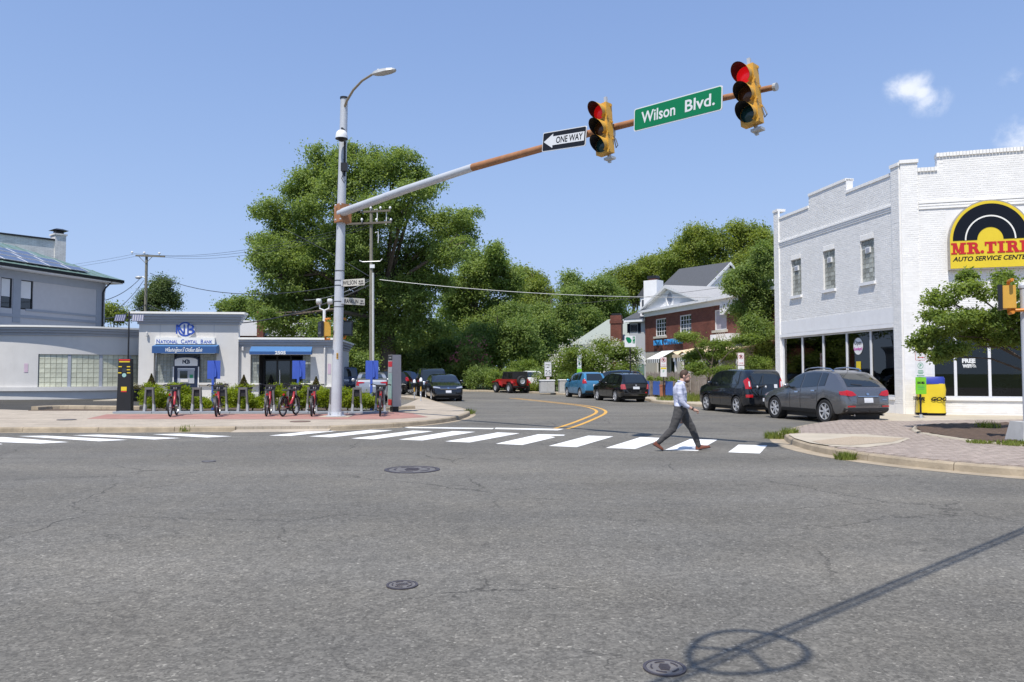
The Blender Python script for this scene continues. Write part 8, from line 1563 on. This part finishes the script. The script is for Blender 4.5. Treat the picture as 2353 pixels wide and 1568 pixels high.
# torso
tr = []
for (x, y, rx, ry) in ((668, 790, .122, .165), (672, 745, .122, .172), (672, 700, .123, .168), (670, 620, .132, .178), (664, 520, .138, .198), (654, 440, .128, .212), (657, 395, .10, .195), (665, 365, .075, .13), (672, 345, .062, .075)):
    c = cm(x, y) - org; tr.append([c + Vector((rx * math.cos(a), ry * math.sin(a), .012 * math.cos(a))) for a in np.linspace(0, 2 * math.pi, 25)[:-1]])
for (a, b, m) in ((0, 2, 0), (2, 8, 1)):
    mb = MB(); rg = tr[a:b + 1]; mb.add([p for r_ in rg for p in r_], [(24 * i + k, 24 * i + (k + 1) % 24, 24 * i + 24 + (k + 1) % 24, 24 * i + 24 + k) for i in range(len(rg) - 1) for k in range(24)] + [tuple(range(24))[::-1], tuple(24 * (len(rg) - 1) + k for k in range(24))]); zone.append((mb, m, []))
# arms
limb([cm(630, 400, -.19), cm(625, 530, -.235), cm(655, 655, -.24), cm(705, 705, -.235), cm(748, 728, -.23)], [.068, .06, .054, .05, .046], 1)
limb([cm(745, 727, -.23), cm(790, 748, -.225), cm(832, 768, -.22)], [.038, .034, .027], 2)
limb([cm(670, 400, .19), cm(690, 540, .24), cm(690, 680, .25), cm(690, 740, .24)], [.068, .058, .05, .045], 1)
limb([cm(690, 740, .24), cm(695, 860, .22), cm(705, 920, .19)], [.037, .033, .027], 2)
# neck, head
limb([cm(690, 370, 0), cm(705, 320, 0)], [.058, .056], 2)
hd = MB(); c = cm(742, 250) - org; hd.ell(c + Vector((-.01, 0, .02)), (.096, .078, .105), 20, 14); zone.append((hd, 2, [c])); hd = MB(); hd.ell(cm(768, 300) - org, (.062, .056, .075), 16, 12); zone.append((hd, 2, [cm(768, 300) - org])); 
hd = MB(); hd.ell(cm(826, 275) - org, (.018, .014, .022), 10, 8); zone.append((hd, 2, [cm(826, 275) - org])); hd = MB(); hd.ell(cm(796, 322) - org, (.028, .036, .018), 10, 8); zone.append((hd, 2, [cm(796, 322) - org])); hd = MB(); hd.ell(cm(808, 238) - org, (.02, .05, .014), 10, 8); zone.append((hd, 2, [cm(808, 238) - org]))
for s_ in (-1, 1): hd = MB(); hd.ell(cm(715, 262, s_ * .078) - org, (.022, .012, .032), 10, 8); zone.append((hd, 2, [cm(715, 262, s_ * .078) - org]))
# palms and fingers (near hand half closed, far hand gripping the folder)
pal = MB(); pal.ell(cm(862, 782, -.215) - org, (.043, .022, .034), 12, 8); zone.append((pal, 2, [cm(862, 782, -.215) - org]))
for k in range(4):
    o_ = -.235 + k * .014; ln = (.9, 1.0, .95, .75)[k]; a = cm(885, 785 + k * 6, o_); limb([a, cm(885 + 30 * ln, 790 + k * 8, o_), cm(880 + 38 * ln, 812 + k * 7, o_ + .008), cm(872 + 28 * ln, 826 + k * 5, o_ + .012)], [.0105, .0095, .009, .008], 2)
limb([cm(852, 765, -.20), cm(885, 770, -.185), cm(915, 790, -.19)], [.013, .011, .009], 2)
pal = MB(); pal.ell(cm(706, 950, .185) - org, (.03, .02, .045), 12, 8); zone.append((pal, 2, [cm(706, 950, .185) - org]))
for k in range(4): a = cm(696 + k * 8, 968, .175); limb([a, cm(692 + k * 9, 990, .16), cm(690 + k * 9, 1000, .145)], [.0105, .0095, .0085], 2)
limb([cm(716, 945, .17), cm(728, 965, .155), cm(722, 985, .15)], [.012, .011, .009], 2)
tot = MB(); cents = []
for mb, m, pts in zone: tot.add(mb.v, mb.f); 
raw = tot.build('body_raw', M_SKIN, None); mdm = raw.modifiers.new('r', 'REMESH'); mdm.mode = 'VOXEL'; mdm.voxel_size = .0085; mds = raw.modifiers.new('s', 'SMOOTH'); mds.factor = .5; mds.iterations = 4
dg = bpy.context.evaluated_depsgraph_get(); me = bpy.data.meshes.new_from_object(raw.evaluated_get(dg)); bpy.data.objects.remove(raw); me.materials.clear()
for m in (M_TROU, M_SHIRT, M_SKIN): me.materials.append(m)
n = len(me.polygons); cen = np.empty(n * 3); me.polygons.foreach_get('center', cen); cen = cen.reshape(-1, 3); best = np.full(n, 9e9); idx = np.zeros(n, dtype=np.int32)
for mb, m, pts in zone:
    v = np.array(mb.v); lo, hi = v.min(0) - .02, v.max(0) + .02; sel = np.where(((cen > lo) & (cen < hi)).all(1))[0]
    if not len(sel): continue
    bvt = BVHTree.FromPolygons([Vector(q) for q in mb.v], mb.f)
    for i in sel:
        d = bvt.find_nearest(Vector(cen[i]))[3]
        if d < best[i]: best[i] = d; idx[i] = m
wz = (cm(680, 722) - org).z; tor = (idx != 2) & (np.abs(cen[:, 1]) < .21) & (cen[:, 0] < (cm(745, 700) - org).x); idx[tor & (cen[:, 2] > wz)] = 1; idx[tor & (cen[:, 2] <= wz)] = 0
from mathutils import noise as mnoise
cloth = set(); pv = [tuple(p.vertices) for p in me.polygons]
for i, vs__ in enumerate(pv):
    if idx[i] != 2: cloth.update(vs__)
nrm__ = [v.normal.copy() for v in me.vertices]
for i in cloth:
    v = me.vertices[i]; q = v.co; a_ = mnoise.noise(Vector((q.x * 9 + q.z * 7, q.y * 6, q.z * 15 - q.x * 6))) + .5 * mnoise.noise(Vector((q.x * 22, q.y * 14, q.z * 30 + q.x * 10))); v.co = q + nrm__[i] * .0075 * a_
me.polygons.foreach_set('material_index', idx); me.polygons.foreach_set('use_smooth', np.ones(n, dtype=bool)); me.update(); body = link('body', me, man)
# hair, beard, belt, shoes, watch, folder
def shell(name, c, r, m, cutf, n=22, k=16):
    mb = MB(); mb.ell(c, r, n, k); keep = [f for f in mb.f if cutf(sum((Vector(mb.v[i]) for i in f), Vector()) / len(f))]; mb.f = keep; mb.m = [0] * len(keep); o = mb.build(name, m, man, smooth=True); md = o.modifiers.new('t', 'SOLIDIFY'); md.thickness = .012; return o
hc = cm(738, 238) - org; shell('hair', hc + Vector((-.006, 0, .004)), (.100, .082, .110), M_HAIR, lambda p: (p.z - hc.z) > -.012 + .85 * (p.x - hc.x) and p.z > hc.z - .075)
bc = cm(772, 308) - org; shell('beard', bc, (.058, .053, .062), mat('short_beard', (.11, .06, .04), .8, var=.3, vs=40), lambda p: p.z < bc.z - .008 and p.x > bc.x - .04)
MB().tube([Vector((.128 * math.cos(a) * 1.03, .205 * math.sin(a), wz + (cm(680, 722) - org).z * 0 + 0)) + Vector(((cm(676, 722) - org).x, 0, 0)) for a in np.linspace(0, 2 * math.pi, 25)], .014, 6, caps=False).build('belt', M_BELT, man)
cl_ = MB().tube([Vector(((cm(690, 352) - org).x + .072 * math.cos(a), .07 * math.sin(a), (cm(690, 345) - org).z - .02 * math.cos(a))) for a in np.linspace(0, 2 * math.pi, 17)], .016, 6, caps=False).build('collar', M_SHIRT, man)
def shoe(hx, hy, tx, ty, dy, up):
    h, t_ = cm(hx, hy, dy) - org, cm(tx, ty, dy) - org; d = (t_ - h); ln = d.length; d.normalize(); s = Vector((0, 1, 0)); u_ = d.cross(s) * -1; u_ = u_ if u_.z > 0 else -u_; rings = []
    for f_, w, b, tp_ in ((-.02, .02, .0, .04), (.03, .034, 0, .085), (.2, .037, 0, .10), (.4, .038, 0, .075), (.62, .046, 0, .055), (.82, .044, 0, .045), (.96, .026, .004, .03), (1.0, .008, .008, .02)):
        c_ = h + d * ln * f_; rings.append([c_ - s * w + u_ * b, c_ - s * w * .95 + u_ * (tp_ * .6), c_ - s * w * .4 + u_ * tp_, c_ + s * w * .4 + u_ * tp_, c_ + s * w * .95 + u_ * (tp_ * .6), c_ + s * w + u_ * b])
    mb = MB(); mb.add([p for r_ in rings for p in r_], [(6 * i + c, 6 * i + (c + 1) % 6, 6 * i + 6 + (c + 1) % 6, 6 * i + 6 + c) for i in range(len(rings) - 1) for c in range(6)] + [tuple(range(6)), tuple(range(6 * len(rings) - 6, 6 * len(rings)))]); o = mb.build('shoe', M_SHOE, man, smooth=True)
    so = MB(); so.add([p for f_, w in ((-.03, .03), (.2, .04), (.45, .038), (.7, .048), (.9, .04), (1.01, .012)) for p in (h + d * ln * f_ - s * w, h + d * ln * f_ + s * w, h + d * ln * f_ + s * w - u_ * .014, h + d * ln * f_ - s * w - u_ * .014)], [(4 * i + c, 4 * i + (c + 1) % 4, 4 * i + 4 + (c + 1) % 4, 4 * i + 4 + c) for i in range(5) for c in range(4)] + [(0, 1, 2, 3), (20, 21, 22, 23)]); so.build('sole', M_BELT, o)
shoe(232, 1318, 385, 1412, N_, 1); shoe(938, 1412, 1162, 1375, F_, 1)
w0, w1 = cm(812, 752, -.222) - org, cm(828, 762, -.222) - org; MB().tube([w0, w1], [.036, .034], 14).build('watch', M_BELT, man)
a, b, c_, d = [cm(*q, .16) - org for q in ((668, 930), (752, 1000), (660, 1092), (600, 1078))]; mb = MB(); e = Vector((0, .006, 0)); mb.add([a, b, c_, d, a + e, b + e, c_ + e, d + e], [(0, 1, 2, 3), (4, 5, 6, 7), (0, 1, 5, 4), (1, 2, 6, 5), (2, 3, 7, 6), (3, 0, 4, 7)]); 
fo_ = mb.build('document_folder', mat('clear_folder', (.58, .62, .68), .25, var=.2, vs=12), None); fo_.location = org; tag(fo_, 'translucent grey document folder held in the striding man\'s far hand', 'folder')
